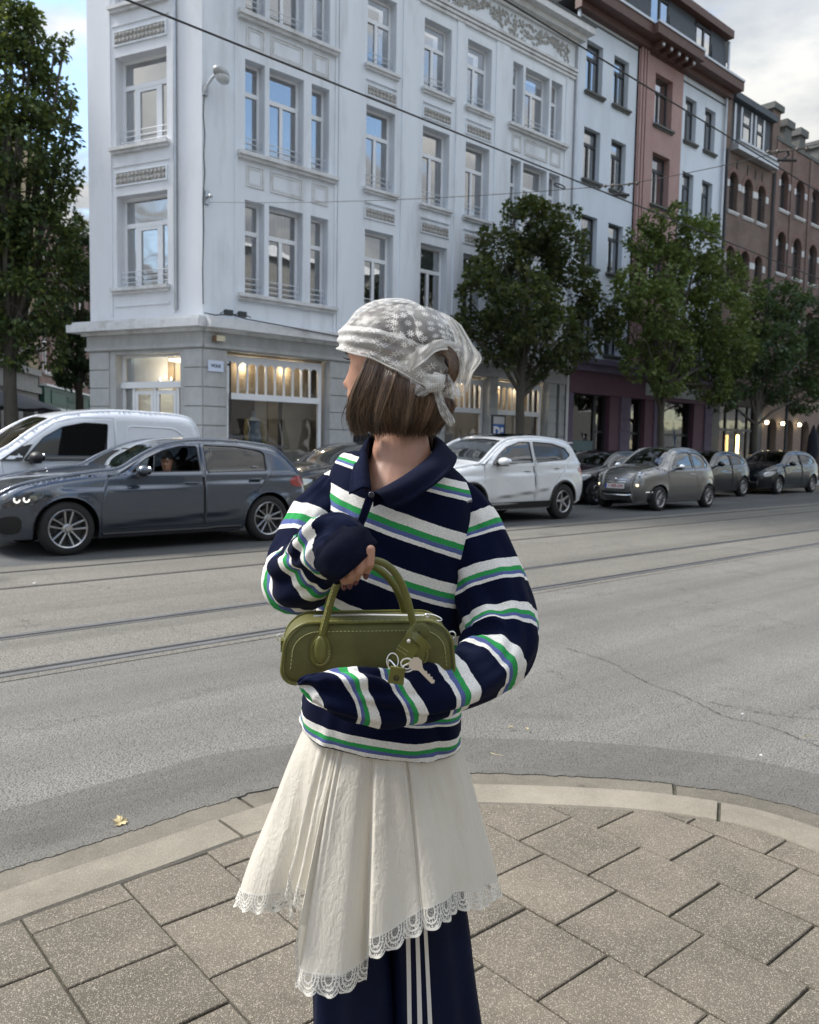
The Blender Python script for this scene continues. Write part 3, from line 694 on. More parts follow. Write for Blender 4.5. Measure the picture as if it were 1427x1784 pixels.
# receding side wall
for fi, (z0, z1) in enumerate(LF):
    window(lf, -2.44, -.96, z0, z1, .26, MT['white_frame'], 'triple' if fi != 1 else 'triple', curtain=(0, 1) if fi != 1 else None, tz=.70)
    railing(lf, -2.4, -1.0, z0, .12); sill(lf, -2.56, -.88, z0, .13, .14)
    b = MB(); b.box(-2.5, -.9, -.03, 0, z0 - .42, z0 - .38); b.build('ledge', MT['warm_white'], lf)
    if fi: relief(lf, -2.42, -.98, z0 - .82, z0 - .56)
b = MB(); b.box(-2.62, -2.56, -.03, 0, 4.3, 15); b.box(-.80, -.74, -.03, 0, 4.3, 15); b.build('bay_moulding', MT['warm_white'], lf)
b = MB(); b.tube([(-.70, -.045, 4.35), (-.70, -.045, 15)], .035, 8); b.build('downpipe', MT['steel'], lf, smooth=True)
b = MB(); b.box(-Ld - .40, .17, -.36, 0, 3.93, 4.102); b.box(-Ld - .3, .13, -.28, 0, 4.102, 4.165); b.box(-Ld - .15, .09, -.16, 0, 3.86, 3.93); b.build('string_cornice', MT['white_stone'], lf)
b = MB(); b.box(-Ld - .08, .03, -.05, .3, 3.50, 3.86); b.box(-Ld - .1, .05, -.09, -.05, 3.52, 3.60); b.build('fascia', MT['grey_stone'], lf)
pier(lf, -Ld - .02, -2.70); pier(lf, -.5, .0)
b = MB(); b.box(-2.70, -2.52, .0, .25, .12, 3.5); b.box(-.62, -.5, .0, .25, .12, 3.5); b.box(-2.52, -.62, .0, .25, 3.42, 3.5); b.build('door_surround', MT['grey_stone'], lf)
b = MB(); y = .22
b.box(-2.52, -.62, y - .06, y + .08, 2.66, 2.80)
b.box(-2.52, -2.44, y, y + .06, 2.80, 3.42); b.box(-.70, -.62, y, y + .06, 2.80, 3.42); b.box(-2.44, -.70, y, y + .06, 3.36, 3.42)
for a in (-2.52, -2.22, -1.60 + .01, -.92, -.70): b.box(a, a + .075, y, y + .07, .12, 2.66)
o = b.build('shop_door', MT['white_frame'], lf)
for a, c in ((-2.13, -1.60), (-1.50, -.94)):
    mb = MB(); mb.box(a, a + .07, y + .0, y + .05, .14, 2.6); mb.box(c - .07, c, y, y + .05, .14, 2.6); mb.box(a + .07, c - .07, y, y + .05, 2.52, 2.6); mb.box(a + .07, c - .07, y, y + .05, .14, .4); mb.build('door_leaf', MT['white_frame'], o)
mb = MB(); mb.add([(-2.5, y + .03, .2), (-.64, y + .03, .2), (-.64, y + .03, 3.4), (-2.5, y + .03, 3.4)], [(0, 1, 2, 3)]); mb.build('pane', MT['shop_glass'], o)
b = MB(); b.box(-2.52, -.62, .80, .86, .1, 3.5); b.build('shop_back_wall', MT['shop_wall'], lf)
b = MB(); b.box(-2.5, -1.9, .72, .78, .3, 2.0); b.box(-1.95, -1.45, .74, .78, 2.9, 3.45); b.box(-1.3, -1.0, .6, .78, .3, 1.7); b.build('shop_panel', MT['shop_panel'], lf)
b = MB(); b.box(-1.25, -.66, .35, .7, 3.28, 3.33); b.build('ceiling_light', MT['lamp_warm'], lf)
for k in range(6):
    b = MB(); b.ell((-2.2 + .16 * k, .6, 2.95 - .05 * (k % 2)), (.02, .02, .045), 6, 4); b.build('pendant_bulb', MT['lamp_warm'], lf)
L = bpy.data.lights.new('spot_lamp', 'POINT'); L.energy = 2.5; L.color = (1, .78, .5); L.shadow_soft_size = .08; lo = bpy.data.objects.new('spot_lamp', L); COL.objects.link(lo); lo.parent = lf; lo.location = (-1.4, .5, 3.1)

# things fixed to the facade
def on_main(name, lb, ct, x, y, z, g=None):
    p = sn(S0 + x, N0 + y, z); return thing(name, lb, ct, p, BR, g)
t = on_main('street_sign', 'pale blue street name plate reading VOLK at the stone corner pier', 'sign', .29, -.05, 3.12)
b = MB(); b.box(-.19, .19, -.012, 0, -.12, .12); b.build('plate', mat('sign_enamel', (.62, .70, .85), .3, var=.02), t)
MT['ink'] = mat('sign_ink', (.03, .05, .08), .5, var=.05)
RX = Matrix.Rotation(PI / 2, 4, 'X')
text('lettering', 'VOLK', .095, MT['ink'], t, Matrix.Translation((0, -.014, .0)) @ RX, bold=.004)
t = on_main('alarm_box', 'small cream alarm box with brown side on the stone fascia', 'alarm box', .34, -.1, 3.72)
b = MB(); b.box(-.10, .10, -.10, 0, -.06, .06); b.build('cover', mat('cream_plastic', (.62, .56, .40), .5), t); b = MB(); b.box(-.16, -.102, -.08, 0, -.07, .05); b.build('bracket', mat('brown_metal', (.16, .09, .05), .6), t)
t = on_main('banner_pole', 'thin black vertical bar beside the street name plate', 'bar', .62, -.10, 2.5)
b = MB(); b.tube([(0, 0, -.62), (0, 0, .75)], .022, 8); b.build('bar', MT['black'], t, smooth=True); b = MB(); b.box(-.02, .02, 0, .1, .66, .70); b.build('bracket', MT['black'], t)
# wall lamp (street light) at the corner
lp = pl(358, 150, N0 - .02); t = thing('wall_street_lamp', 'glass street lamp on a short arm at the building corner', 'street lamp', lp, BR)
b = MB(); b.tube([(-.02, .0, -.12), (-.02, -.12, -.02), (.02, -.24, .10), (.08, -.34, .17)], .032, 8); b.box(-.06, .04, -.04, .03, -.2, .02); b.build('arm', MT['steel'], t, smooth=True)
b = MB(); b.ell((.14, -.42, .17), (.20, .16, .12), 16, 10, M=Matrix.Rotation(.5, 3, 'Y')); b.build('housing', mat('lamp_housing', (.35, .36, .36), .4, .3), t, smooth=True)
b = MB(); b.ell((.17, -.42, .10), (.17, .15, .12), 16, 10, M=Matrix.Rotation(.5, 3, 'Y')); b.build('lens', mat('lamp_lens', (.55, .58, .6), .12, coat=1), t, smooth=True)
t = thing('facade_cable', 'thin dark cable clipped down the building corner', 'cable', (0, 0, 0)); b = MB()
q = [pl(*p, N0 - .04) for p in ((356, 165), (354, 200), (357, 235), (355, 270), (357, 300), (354, 345), (355, 400), (353, 470), (354, 530))] ; b.tube(q, .012, 5)
q2 = [pl(*p, N0 - .39) for p in ((356, 545), (375, 549), (400, 547), (430, 556), (500, 569), (590, 586))]; b.tube(q2, .014, 5); b.build('cable_run', MT['black'], t)
for k, (px, py) in enumerate(((398, 541), (422, 544))):
    t2 = thing('roosting_pigeon' if 0 else 'junction_box', ['dark junction box on the cornice, nearer the corner', 'dark junction box on the cornice, farther from the corner'][k], 'junction box', pl(px, py + 7, N0 - .22), BR)
    b = MB(); b.box(-.09, .09, -.05, .05, -.02, .1); b.tube([(-.2, 0, 0), (-.1, .02, .06), (.1, 0, .03), (.24, .02, .0)], .012, 5); b.build('box', MT['dark_frame'], t2)
t = on_main('wall_anchor', 'steel wire anchor bolted to the building corner', 'wire anchor', .10, -.08, 6.72); b = MB(); b.tube([(0, .08, 0), (0, -.1, 0)], .03, 8); b.box(-.05, .05, .03, .08, -.14, .14); b.ell((.0, -.1, 0), (.05, .05, .05), 8, 6); b.build('plate', MT['steel'], t)

# ---------------------------------------------------------------- white and pink house
MT['blue_white'] = mat('white_house_render', (.68, .75, .84), .85, var=.04, vscale=1, bump=.15, bscale=30, dirt=(.56, .61, .66), dscale=.7, stretch=(1, 1, .3))
MT['pink'] = mat('pink_render', (.40, .268, .252), .85, var=.07, vscale=1.4, bump=.2, bscale=30, dirt=(.36, .2, .18), dscale=1)
MT['blue_stone'] = mat('blue_stone_sill', (.12, .125, .12), .8, var=.15, vscale=8)
MT['brown_wood'] = mat('brown_eaves', (.11, .060, .050), .6, var=.15, vscale=5)
MT['slate_panel'] = mat('slate_cladding', (.075, .09, .11), .7, var=.12, vscale=3)
MT['purple'] = mat('purple_shop_paint', (.145, .075, .105), .6, var=.1, vscale=3)
MT['lilac'] = mat('lilac_stone_paint', (.155, .125, .19), .7, var=.1, vscale=4)
MT['zinc'] = mat('zinc_gutter', (.55, .57, .6), .4, .7, var=.1)
hb = thing('terraced_house', 'white town house with a pink centre bay, brown eaves and slate attic', 'building', sn(S0 + Wd, N0), BR)
X = -Wd
w2 = []
RZ = [(12.85, 14.42), (10.12, 11.75), (7.38, 9.02), (4.65, 6.3)]
cols = [(13.42, 14.30), (14.92, 15.78), (17.32, 18.45), (19.45, 20.25), (20.87, 21.67)]
for z0, z1 in RZ:
    for a, c in cols: w2.append((a + X, c + X, z0, z1 + (.15 if a == 17.32 else 0)))
wall('white_wall', hb, MT['blue_white'], .02, 16.28 + X, 4.45, 15.5, [rect(*w) for w in w2 if w[0] < 3.2], rev=.2)
wall('pink_wall', hb, MT['pink'], 16.28 + X, 19.16 + X, 4.45, 15.5, [rect(*w) for w in w2 if 3.2 < w[0] < 6], y=-.06, rev=.26)
wall('white_wall', hb, MT['blue_white'], 19.16 + X, 22.45 + X, 4.45, 15.5, [rect(*w) for w in w2 if w[0] > 6], rev=.2)
b = MB(); b.box(.02, 9.6, .9, 10, 0, 15.4); b.box(9.5, 9.6, 0, 1, 4, 15.4); b.build('rear_volume', MT['pink'], hb)
for i, (a, c, z0, z1) in enumerate(w2):
    window(hb, a, c, z0, z1, .17, MT['dark_frame'], 'double', curtain=(0, 1) if i % 3 else (.3, 1), tz=.72, blind=.25 if i % 2 else .0)
    sill(hb, a - .08, c + .1, z0, .12 if not 3.2 < a < 6 else .18, .12, MT['blue_stone'])
b = MB()
for q in (16.34, 16.52, 16.70): b.box(q + X, q + .09 + X, -.13, -.06, 4.5, 15.3)
b.build('vertical_rib', MT['pink'], hb)
b = MB(); b.box(.02, 16.28 + X, -.03, 0, 14.95, 15.0); b.box(19.16 + X, 9.6, -.03, 0, 14.85, 14.9); b.build('band_moulding', MT['blue_stone'], hb)
b = MB(); b.box(16.28 + X, 19.16 + X, -.10, -.06, 15.05, 15.1); b.build('band_moulding', MT['brown_wood'], hb)
b = MB(); b.box(-.1, 16.2 + X, -.62, 0, 15.3, 15.62); b.box(16.2 + X, 19.25 + X, -.80, 0, 15.3, 15.62); b.box(19.25 + X, 22.6 + X, -.62, 0, 15.3, 15.62)
b.box(-.1, 22.5 + X, -.25, 0, 15.1, 15.3); b.build('eaves', MT['brown_wood'], hb)
b = MB(); b.box(-.1, 16.2 + X, -.66, -.55, 15.622, 15.70); b.box(16.2 + X, 19.25 + X, -.84, -.73, 15.622, 15.70); b.box(19.25 + X, 22.6 + X, -.66, -.55, 15.622, 15.70); b.build('gutter', MT['zinc'], hb)
for k in range(5):
    b = MB(); xx = 16.75 + X + k * .5; b.box(xx, xx + .16, -.62, -.06, 15.08, 15.29); b.build('bracket', MT['brown_wood'], hb); b = MB(); b.ell((xx + .08, -.63, 15.16), (.07, .05, .07), 8, 6); b.build('bracket_boss', MT['zinc'], hb, smooth=True)
# slate attic with panels
att_h = [(16.9 + X, 18.1 + X), (19.95 + X, 21.1 + X), (13.6 + X, 14.8 + X)]
xs = sorted([0.0, 22.2 + X] + [v for h in att_h for v in h]); yA = -.1
for i in range(len(xs) - 1):
    a, c = xs[i], xs[i + 1]; isw = any(abs(a - h[0]) < .01 for h in att_h)
    if isw: continue
    z = 15.7
    while z < 17.25:
        b = MB(); b.box(a + .01, c - .01, yA + .1 * (z - 15.7), yA + .06 + .1 * (z - 15.7), z + .01, min(z + .26, 17.3)); b.build('slate_panel', MT['slate_panel'], hb); z += .27
b = MB(); b.box(0, 22.2 + X, yA + .2, yA + 3, 15.62, 17.3); b.build('attic_core', MT['dark_in'], hb)
for a, c in att_h:
    window(hb, a, c, 15.7, 17.2, .0, MT['dark_frame'], 'double', curtain=(0, .6), tz=1.0 - .04)
b = MB(); b.box(-.1, 22.35 + X, -.25, .3, 17.3, 17.58); b.build('attic_eaves', MT['brown_wood'], hb)
b = MB(); b.box(-.1, 22.3 + X, 0.0, 3, 17.582, 17.7); b.build('roof', MT['slate_panel'], hb)
for (a, zz_) in ((22.15, 17.2), (22.3, 15.6)):
    b = MB(); b.box(a + X, a + .45 + X, .1, .6, zz_ - .6, zz_ + .45); b.box(a - .08 + X, a + .53 + X, .02, .68, zz_ + .45, zz_ + .62); b.build('chimney', MT['blue_stone'], hb)
b = MB(); b.tube([(22.28 + X, -.1, 4.4), (22.28 + X, -.1, 17.2)], .05, 8); b.build('downpipe', MT['zinc'], hb, smooth=True)
b = MB(); b.tube([(.04, -.08, .2), (.04, -.08, 15.2)], .05, 8); b.build('downpipe', MT['zinc'], hb, smooth=True)
# purple shopfront
b = MB(); b.box(.0, 9.6, -.28, 0, 4.25, 4.42); b.box(0, 9.6, -.18, 0, 4.02, 4.25); b.build('shop_cornice', MT['lilac'], hb)
b = MB(); b.box(.0, 9.6, -.06, .3, 3.28, 4.02); b.build('shop_fascia', MT['purple'], hb)
for a, c in ((.02, .42), (3.15, 3.75), (5.3, 5.95), (9.0, 9.58)): pier(hb, a, c, .12, 3.28, -.05, .4, .41, 'lilac')
b = MB(); b.box(2.55, 3.15, .0, .3, .12, 3.28); b.box(8.2, 9.0, .0, .3, .12, 3.28); b.box(4.75, 5.3, .0, .3, .12, 3.28); b.build('shop_pilaster', MT['purple'], hb)
b = MB(); b.box(.42, 9.0, .8, .9, .12, 3.3); b.build('shop_back', MT['dark_in'], hb)
MT['dim_glass'] = glass('dark_shop_glass', (.6, .65, .65), .8, base=.03); MT['frost'] = mat('frosted_film', (.13, .20, .21), .5, var=.05)
for a, c, fr_ in ((.42, 1.95, True), (1.95, 2.55, False), (3.75, 4.75, False), (5.95, 8.2, False)):
    b = MB(); b.box(a, a + .07, .2, .28, .12, 3.28); b.box(c - .07, c, .2, .28, .12, 3.28); b.box(a, c, .2, .28, 2.0 if not fr_ else .3, 2.08 if not fr_ else .38); o = b.build('shop_window', MT['dark_frame'], hb)
    b = MB(); b.add([(a, .25, .12), (c, .25, .12), (c, .25, 3.28), (a, .25, 3.28)], [(0, 1, 2, 3)]); b.build('pane', MT['dim_glass'], o)
    if fr_:
        b = MB(); b.box(a + .08, c - .08, .19, .196, .4, 1.72); b.build('frosted_film', MT['frost'], o)
        for k in range(3): b = MB(); b.prism(arch(-.12, .12, -.2, .2), .004, M=Matrix.Translation((a + .45 + k * .36, .188, 1.2)) @ RX); b.build('arch_print', MT['dark_in'], o)
MT['poster_y'] = mat('yellow_green_poster', (.32, .33, .06), .6, var=.5, vscale=6); MT['poster_b'] = mat('blue_poster_figure', (.03, .12, .26), .6, var=.3)
b = MB(); b.box(6.15, 8.0, .32, .33, 2.0, 2.6); b.build('poster', MT['poster_y'], hb); b = MB(); b.tube([(7.2, .30, 3.1), (7.15, .30, 2.4), (7.3, .30, 1.9), (7.25, .30, 1.4)], [.03, .06, .09, .05], 6); b.build('painted_figure', MT['poster_b'], hb)
b = MB(); b.box(4.6, 8.6, -.10, -.065, 3.42, 3.85); b.build('sign_board', mat('pale_sign_board', (.4, .42, .42), .6), hb)

# ---------------------------------------------------------------- brick houses
def brickmat(name, c1, c2, mort, sc=1.0):
    m = bpy.data.materials.new(name); m.use_nodes = True; t = NT(m.node_tree); t.n.clear()
    tcn = t.add('ShaderNodeTexCoord'); s_ = t.add('ShaderNodeSeparateXYZ', {0: tcn.outputs['Object']}); v = t.add('ShaderNodeCombineXYZ', {0: s_.outputs[0], 1: s_.outputs[2], 2: 0.0})
    br = t.add('ShaderNodeTexBrick', {'Vector': v.outputs[0], 'Color1': (*c1, 1), 'Color2': (*c2, 1), 'Mortar': (*mort, 1), 'Scale': 1.0, 'Mortar Size': .012, 'Brick Width': .22 * sc, 'Row Height': .075 * sc})
    nz = t.add('ShaderNodeTexNoise', {'Vector': tcn.outputs['Object'], 'Scale': 1.2, 'Detail': 6})
    c = t.mix(t.ramp(nz.outputs[0], [(.4, g1(0)), (.7, g1(.5))]), br.outputs[0], tuple(v_ * .5 for v_ in c1) + (1,))
    p = t.add('ShaderNodeBsdfPrincipled', {'Base Color': c, 'Roughness': .9}); b_ = t.add('ShaderNodeBump', {'Height': br.outputs[1], 'Strength': .5, 'Distance': .01}); b_.invert = True; t.l.new(b_.outputs[0], p.inputs['Normal'])
    t.add('ShaderNodeOutputMaterial', {0: p.outputs[0]}); return m
MT['brick1'] = brickmat('brown_brick', (.17, .115, .095), (.22, .145, .12), (.22, .19, .17))
MT['brick2'] = brickmat('red_brown_brick', (.185, .115, .098), (.235, .145, .122), (.2, .17, .155))
MT['arch_brick'] = mat('red_arch_brick', (.22, .14, .12), .9, var=.25, vscale=12)
def voussoirs(par, cx_, zc, r, n=11, w=.17, y=-.02):
    for k in range(n):
        a0 = PI * k / n + .02; a1 = PI * (k + 1) / n - .02; b = MB()
        P = [(cx_ + (r + .02) * math.cos(a0), zc + (r + .02) * math.sin(a0)), (cx_ + (r + w) * math.cos(a0), zc + (r + w) * math.sin(a0)), (cx_ + (r + w) * math.cos(a1), zc + (r + w) * math.sin(a1)), (cx_ + (r + .02) * math.cos(a1), zc + (r + .02) * math.sin(a1))]
        b.add([(x, y, z) for x, z in P] + [(x, .02, z) for x, z in P], [(0, 1, 2, 3), (0, 4, 5, 1), (1, 5, 6, 2), (2, 6, 7, 3), (3, 7, 4, 0)]); b.build('arch_stone', MT['arch_brick'], par)
def brick_house(name, lb, s0, w, mtl, floors, arches_x, zt, wst=True):
    t = thing(name, lb, 'building', sn(S0 + s0, N0), BR)
    hs = [arch(a - s0, c - s0, z0, z1) for z0, z1 in floors for a, c in arches_x]
    wall('brick_wall', t, MT[mtl], .0, w, 3.9, zt, hs, rev=.22)
    b = MB(); b.box(.02, w - .02, .9, 9, 0, zt - .1); b.build('rear_volume', MT[mtl], t)
    for z0, z1 in floors:
        for a, c in arches_x:
            a -= s0; c -= s0; cc = (a + c) / 2; r = (c - a) / 2
            window(t, a, c, z0, z1, .18, MT['dark_frame'], 'double', curtain=(0, 1), archtop=True, fr=.05)
            voussoirs(t, cc, z1 - r, r, 9)
            sill(t, a - .12, c + .12, z0, .08, .12, MT['white_stone'])
            for xx in (a - .24, c + .02): b = MB(); b.box(xx, xx + .22, -.03, .02, z1 - r - .28, z1 - r - .02); b.build('impost_stone', MT['white_stone'], t)
    return t
b1 = brick_house('brick_house', 'narrow brown brick house with a dark mansard attic and three arched windows', 22.5, 4.35, 'brick1', [(11.05, 12.58), (8.0, 9.7), (4.9, 6.6)], [(22.98, 23.68), (24.22, 24.95), (25.42, 26.12)], 13.3)
o_ = 22.5
b = MB(); b.box(.4, 3.95, -.35, 0, 13.32, 13.6); b.box(.4, 3.95, -.42, -.30, 13.6, 13.68); b.build('gutter', MT['zinc'], b1)
b = MB(); b.box(.45, 3.9, 0.06, 1, 13.5, 15.3); b.build('mansard', MT['slate_panel'], b1)
for a in (.62, 1.15, 2.0, 2.35, 3.1): b = MB(); b.box(a, a + .14, -.02, .06, 13.62, 15.2); b.build('dormer_post', MT['zinc'], b1)
for a, c in ((1.3, 1.98), (2.52, 3.08)): window(b1, a, c, 13.65, 15.0, -.03, MT['dark_frame'], 'single', fr=.05, curtain=(0, .5))
b = MB(); b.box(.35, 4.0, -.2, .6, 15.3, 15.55); b.build('mansard_eaves', MT['slate_panel'], b1)
b = MB(); b.box(0, .4, -.02, .5, 13.3, 15.5); b.box(3.95, 4.6, -.02, .6, 13.3, 15.9); b.build('parapet_pier', MT['brick1'], b1)
b = MB(); b.box(3.8, 4.75, -.12, .75, 15.9, 16.15); b.build('chimney_cap', MT['blue_stone'], b1)
b = MB()
for q in (1.0, 1.9, 2.6, 3.2): b.box(q, q + .03, -.03, 0, 12.7, 13.1)
b.build('wall_tie', MT['black'], b1)
b = MB(); b.tube([(4.2, -.07, 4), (4.2, -.07, 13.3)], .05, 8); b.tube([(.1, -.07, 4), (.1, -.07, 13.3)], .05, 8); b.build('downpipe', MT['dark_frame'], b1, smooth=True)
b2x = [(27.45, 28.25), (29.0, 29.9), (30.7, 31.6), (32.4, 33.3), (34.2, 35.1)]
b2 = brick_house('brick_house', 'long red brick building with arched windows and stepped chimneys, farthest right', 26.88, 14, 'brick2', [(12.0, 13.62), (9.3, 11.08), (6.2, 8.0)], b2x, 14.75)
b = MB(); b.box(0, 14, -.05, .5, 14.75, 14.9); b.build('coping', MT['blue_stone'], b2)
for a in (.8, 2.2, 4.3, 6.4, 8.6): b = MB(); b.box(a, a + .62, .0, .6, 14.9, 15.5); b.box(a - .1, a + .72, -.1, .7, 15.5, 15.8); b.build('chimney', MT['blue_stone'], b2)
for a in (.02, 1.55, 3.4, 5.2): b = MB(); b.box(a, a + .3, -.06, 0, 3.9, 14.7); b.build('pilaster', MT['brick2'], b2)
# ground floors of the brick houses
b = MB(); b.box(0, 4.35, -.02, .35, 3.35, 3.9); b.build('shop_fascia', MT['shop_dark'], b1)
b = MB(); b.box(0, .6, 0, .3, .12, 3.35); b.box(3.9, 4.35, 0, .3, .12, 3.35)
for a in (1.3, 2.3, 3.2): b.box(a, a + .08, .1, .2, .12, 3.35)
b.box(.6, 3.9, .1, .2, 2.3, 2.4); b.build('shop_frame', MT['dark_frame'], b1)
b = MB(); b.add([(.6, .15, .12), (3.9, .15, .12), (3.9, .15, 3.35), (.6, .15, 3.35)], [(0, 1, 2, 3)]); b.build('pane', MT['shop_glass'], b1)
b = MB(); b.box(.6, 3.9, .7, .8, .12, 3.35); b.build('shop_back', mat('bar_interior', (.10, .055, .035), .8, var=.4, vscale=3), b1)
b = MB(); b.box(2.0, 2.09, -.12, -.04, 1.35, 2.15); b.build('lit_sign_tube', emis('tube_light', (1, .68, .25), 4), b1)
wall('arcade_wall', b2, mat('pale_brick', (.26, .2, .17), .9, var=.15, vscale=8), 0, 14, .12, 3.9, [arch(.55 + k * 1.75, 1.45 + k * 1.75, .13, 2.95) for k in range(7)], rev=.3)
b = MB(); b.box(0, 14, .31, .33, .12, 3.5); b.build('arcade_backing', MT['dark_in'], b2)
for k in range(3):
    pp = pl((1336, 1364, 1393)[k], (736, 738, 740)[k], N0 - .18); t = thing('wall_lantern', ['lit round wall lamp by the first arch, beside the dark bar front', 'lit round wall lamp in the middle of the arcade', 'lit round wall lamp at the last arch in view'][k], 'lamp', pp, BR, 'lit lamps on the arcade')
    b = MB(); b.ell((0, 0, 0), (.085, .085, .085), 12, 8); b.build('globe', emis('globe_light', (1, .85, .5), 4), t, smooth=True); b = MB(); b.box(-.02, .02, .05, .18, -.03, .03); b.build('bracket', MT['black'], t)

# ---------------------------------------------------------------- side-street houses at the left
MT['yellow_brick'] = brickmat('yellow_brick', (.33, .26, .15), (.38, .31, .19), (.28, .25, .2))
MT['grey_band'] = mat('grey_stone_band', (.24, .24, .23), .85, var=.15, vscale=4)
MT['green'] = mat('dark_green_shop_paint', (.013, .065, .052), .5, var=.15); MT['awning'] = mat('green_awning', (.02, .26, .19), .7, var=.1)
q0 = Vector((-15.3, 34, 0)); SR = math.atan2(.988, -.155)
yb_ = thing('yellow_brick_house', 'yellow brick house with grey stone bands behind the big tree', 'building', q0, SR)
ywin = [(-13 + i * 1.9, -12.0 + i * 1.9) for i in range(7)]
wall('brick_wall', yb_, MT['yellow_brick'], -15, -.05, 4.3, 13, [rect(a, c, z, z + 2.0) for a, c in ywin for z in (5.2, 8.6)], rev=.2)
for a, c in ywin:
    for z in (5.2, 8.6): window(yb_, a, c, z, z + 2, .15, MT['white_frame'], 'double', curtain=(0, 1))
for z in (3.3, 4.0, 4.9, 8.2): b = MB(); b.box(-15, -.05, -.12, 0, z, z + .25); b.build('stone_band', MT['grey_band'], yb_)
b = MB(); b.box(-15, -.05, .02, .2, 2.9, 4.3); b.build('shop_fascia', MT['grey_band'], yb_)
for k in range(8): b = MB(); b.box(-14.8 + k * 2, -14.3 + k * 2, -.02, .3, .1, 2.9); b.build('shop_pier', MT['grey_band'], yb_)
b = MB(); b.box(-15, -.05, .3, .4, .1, 2.9); b.build('shop_glass', MT['glass'], yb_); b = MB(); b.box(-15, -.05, .8, 8, .1, 12.9); b.build('rear_volume', MT['dark_in'], yb_)
for k in range(7): b = MB(); b.box(-14.6 + k * 2, -13.7 + k * 2, -.03, .05, 4.35, 4.85); b.build('stone_balustrade', MT['grey_band'], yb_)
rb_ = thing('red_brick_house', 'red brick house with white windows above the green shopfront', 'building', q0, SR)
rwin = [(.6 + i * 2.1, 1.7 + i * 2.1) for i in range(4)]
wall('brick_wall', rb_, MT['brick2'], 0, 9, 3.75, 11, [rect(a, c, z, z + 1.9) for a, c in rwin for z in (4.3, 7.3)], rev=.2)
for a, c in rwin:
    for z in (4.3, 7.3): window(rb_, a, c, z, z + 1.9, .15, MT['white_frame'], 'double', curtain=(0, 1)); sill(rb_, a - .1, c + .1, z, .12, .12)
b = MB(); b.box(0, 9, .6, 8, .1, 11); b.build('rear_volume', MT['brick2'], rb_); b = MB(); b.box(0, 9.1, -.3, 0, 3.66, 3.75); b.build('ledge', MT['white_stone'], rb_)
b = MB(); b.box(0, 9, -.2, 0, 2.85, 3.65); b.build('shop_fascia', MT['green'], rb_)
b = MB(); b.box(1.0, 8, -.23, -.2, 2.98, 3.02); b.box(1.0, 8, -.23, -.2, 3.5, 3.54); b.box(1, 1.06, -.23, -.2, 3.02, 3.5); b.box(7.94, 8, -.23, -.2, 3.02, 3.5); b.build('fascia_frame', MT['green'], rb_)
b = MB(); b.box(0, 9, .02, .1, .1, 2.85); b.build('shop_front', MT['dark_in'], rb_)
b = MB(); P = [(.8, -.2, 2.72), (8.3, -.2, 2.72), (8.3, -1.7, 2.05), (.8, -1.7, 2.05)]; b.add(P + [(x, y, z - .04) for x, y, z in P], [(0, 3, 2, 1), (4, 5, 6, 7), (0, 1, 5, 4), (1, 2, 6, 5), (2, 3, 7, 6), (3, 0, 4, 7)]); b.build('awning', MT['awning'], rb_)
b = MB(); b.box(.75, 8.35, -.3, -.2, 2.72, 2.82); b.build('awning_rail', MT['white_stone'], rb_)
eb = thing('brick_house', 'tall dark brick house deeper in the side street', 'building', q0 + Vector((-.155 * 9.2, .988 * 9.2, 0)), SR)
wall('brick_wall', eb, MT['brick1'], 0, 22, .1, 12, [rect(1 + i * 2.6, 2.1 + i * 2.6, z, z + 1.9) for i in range(8) for z in (4.5, 8)], rev=.2)
for i in range(8):
    for z in (4.5, 8): window(eb, 1 + i * 2.6, 2.1 + i * 2.6, z, z + 1.9, .15, MT['white_frame'], 'double', curtain=(0, 1))
b = MB(); b.box(0, 22, .6, 6, .1, 12); b.build('rear_volume', MT['brick1'], eb)
# unseen houses behind the viewer, added so windows and car paint have something to reflect
for k, (s0_, s1_, h_, m_) in enumerate(((-34, -2, 12.6, 'brick1'), (15, 60, 12.6, 'grey_band'))):
    t = thing('brick_house', ['long red brick terrace on the near side of the street', 'pale brick terrace beyond the side street on the near side'][k], 'building', sn(s1_, -9), BR + PI)
    Lh = s1_ - s0_; hs = [rect(1 + i * 2.2, 2.1 + i * 2.2, z, z + 1.9) for i in range(int(Lh / 2.2) - 1) for z in (1, 4.6, 8.2)]
    wall('brick_wall', t, MT[m_], 0, Lh, 0, h_, hs, rev=.2); b = MB(); b.box(0, Lh, .22, 8, 0, h_ - .1); b.build('rear_volume', MT['dark_in'], t)
    b = MB()
    for h in hs: b.box(h[0][0], h[1][0], .1, .16, h[0][1], h[0][1] + .08); b.box((h[0][0] + h[1][0]) / 2 - .04, (h[0][0] + h[1][0]) / 2 + .04, .1, .16, h[0][1], h[2][1])
    b.box(0, Lh, -.3, 0, h_, h_ + .3); b.build('trim', MT['white_frame'], t)
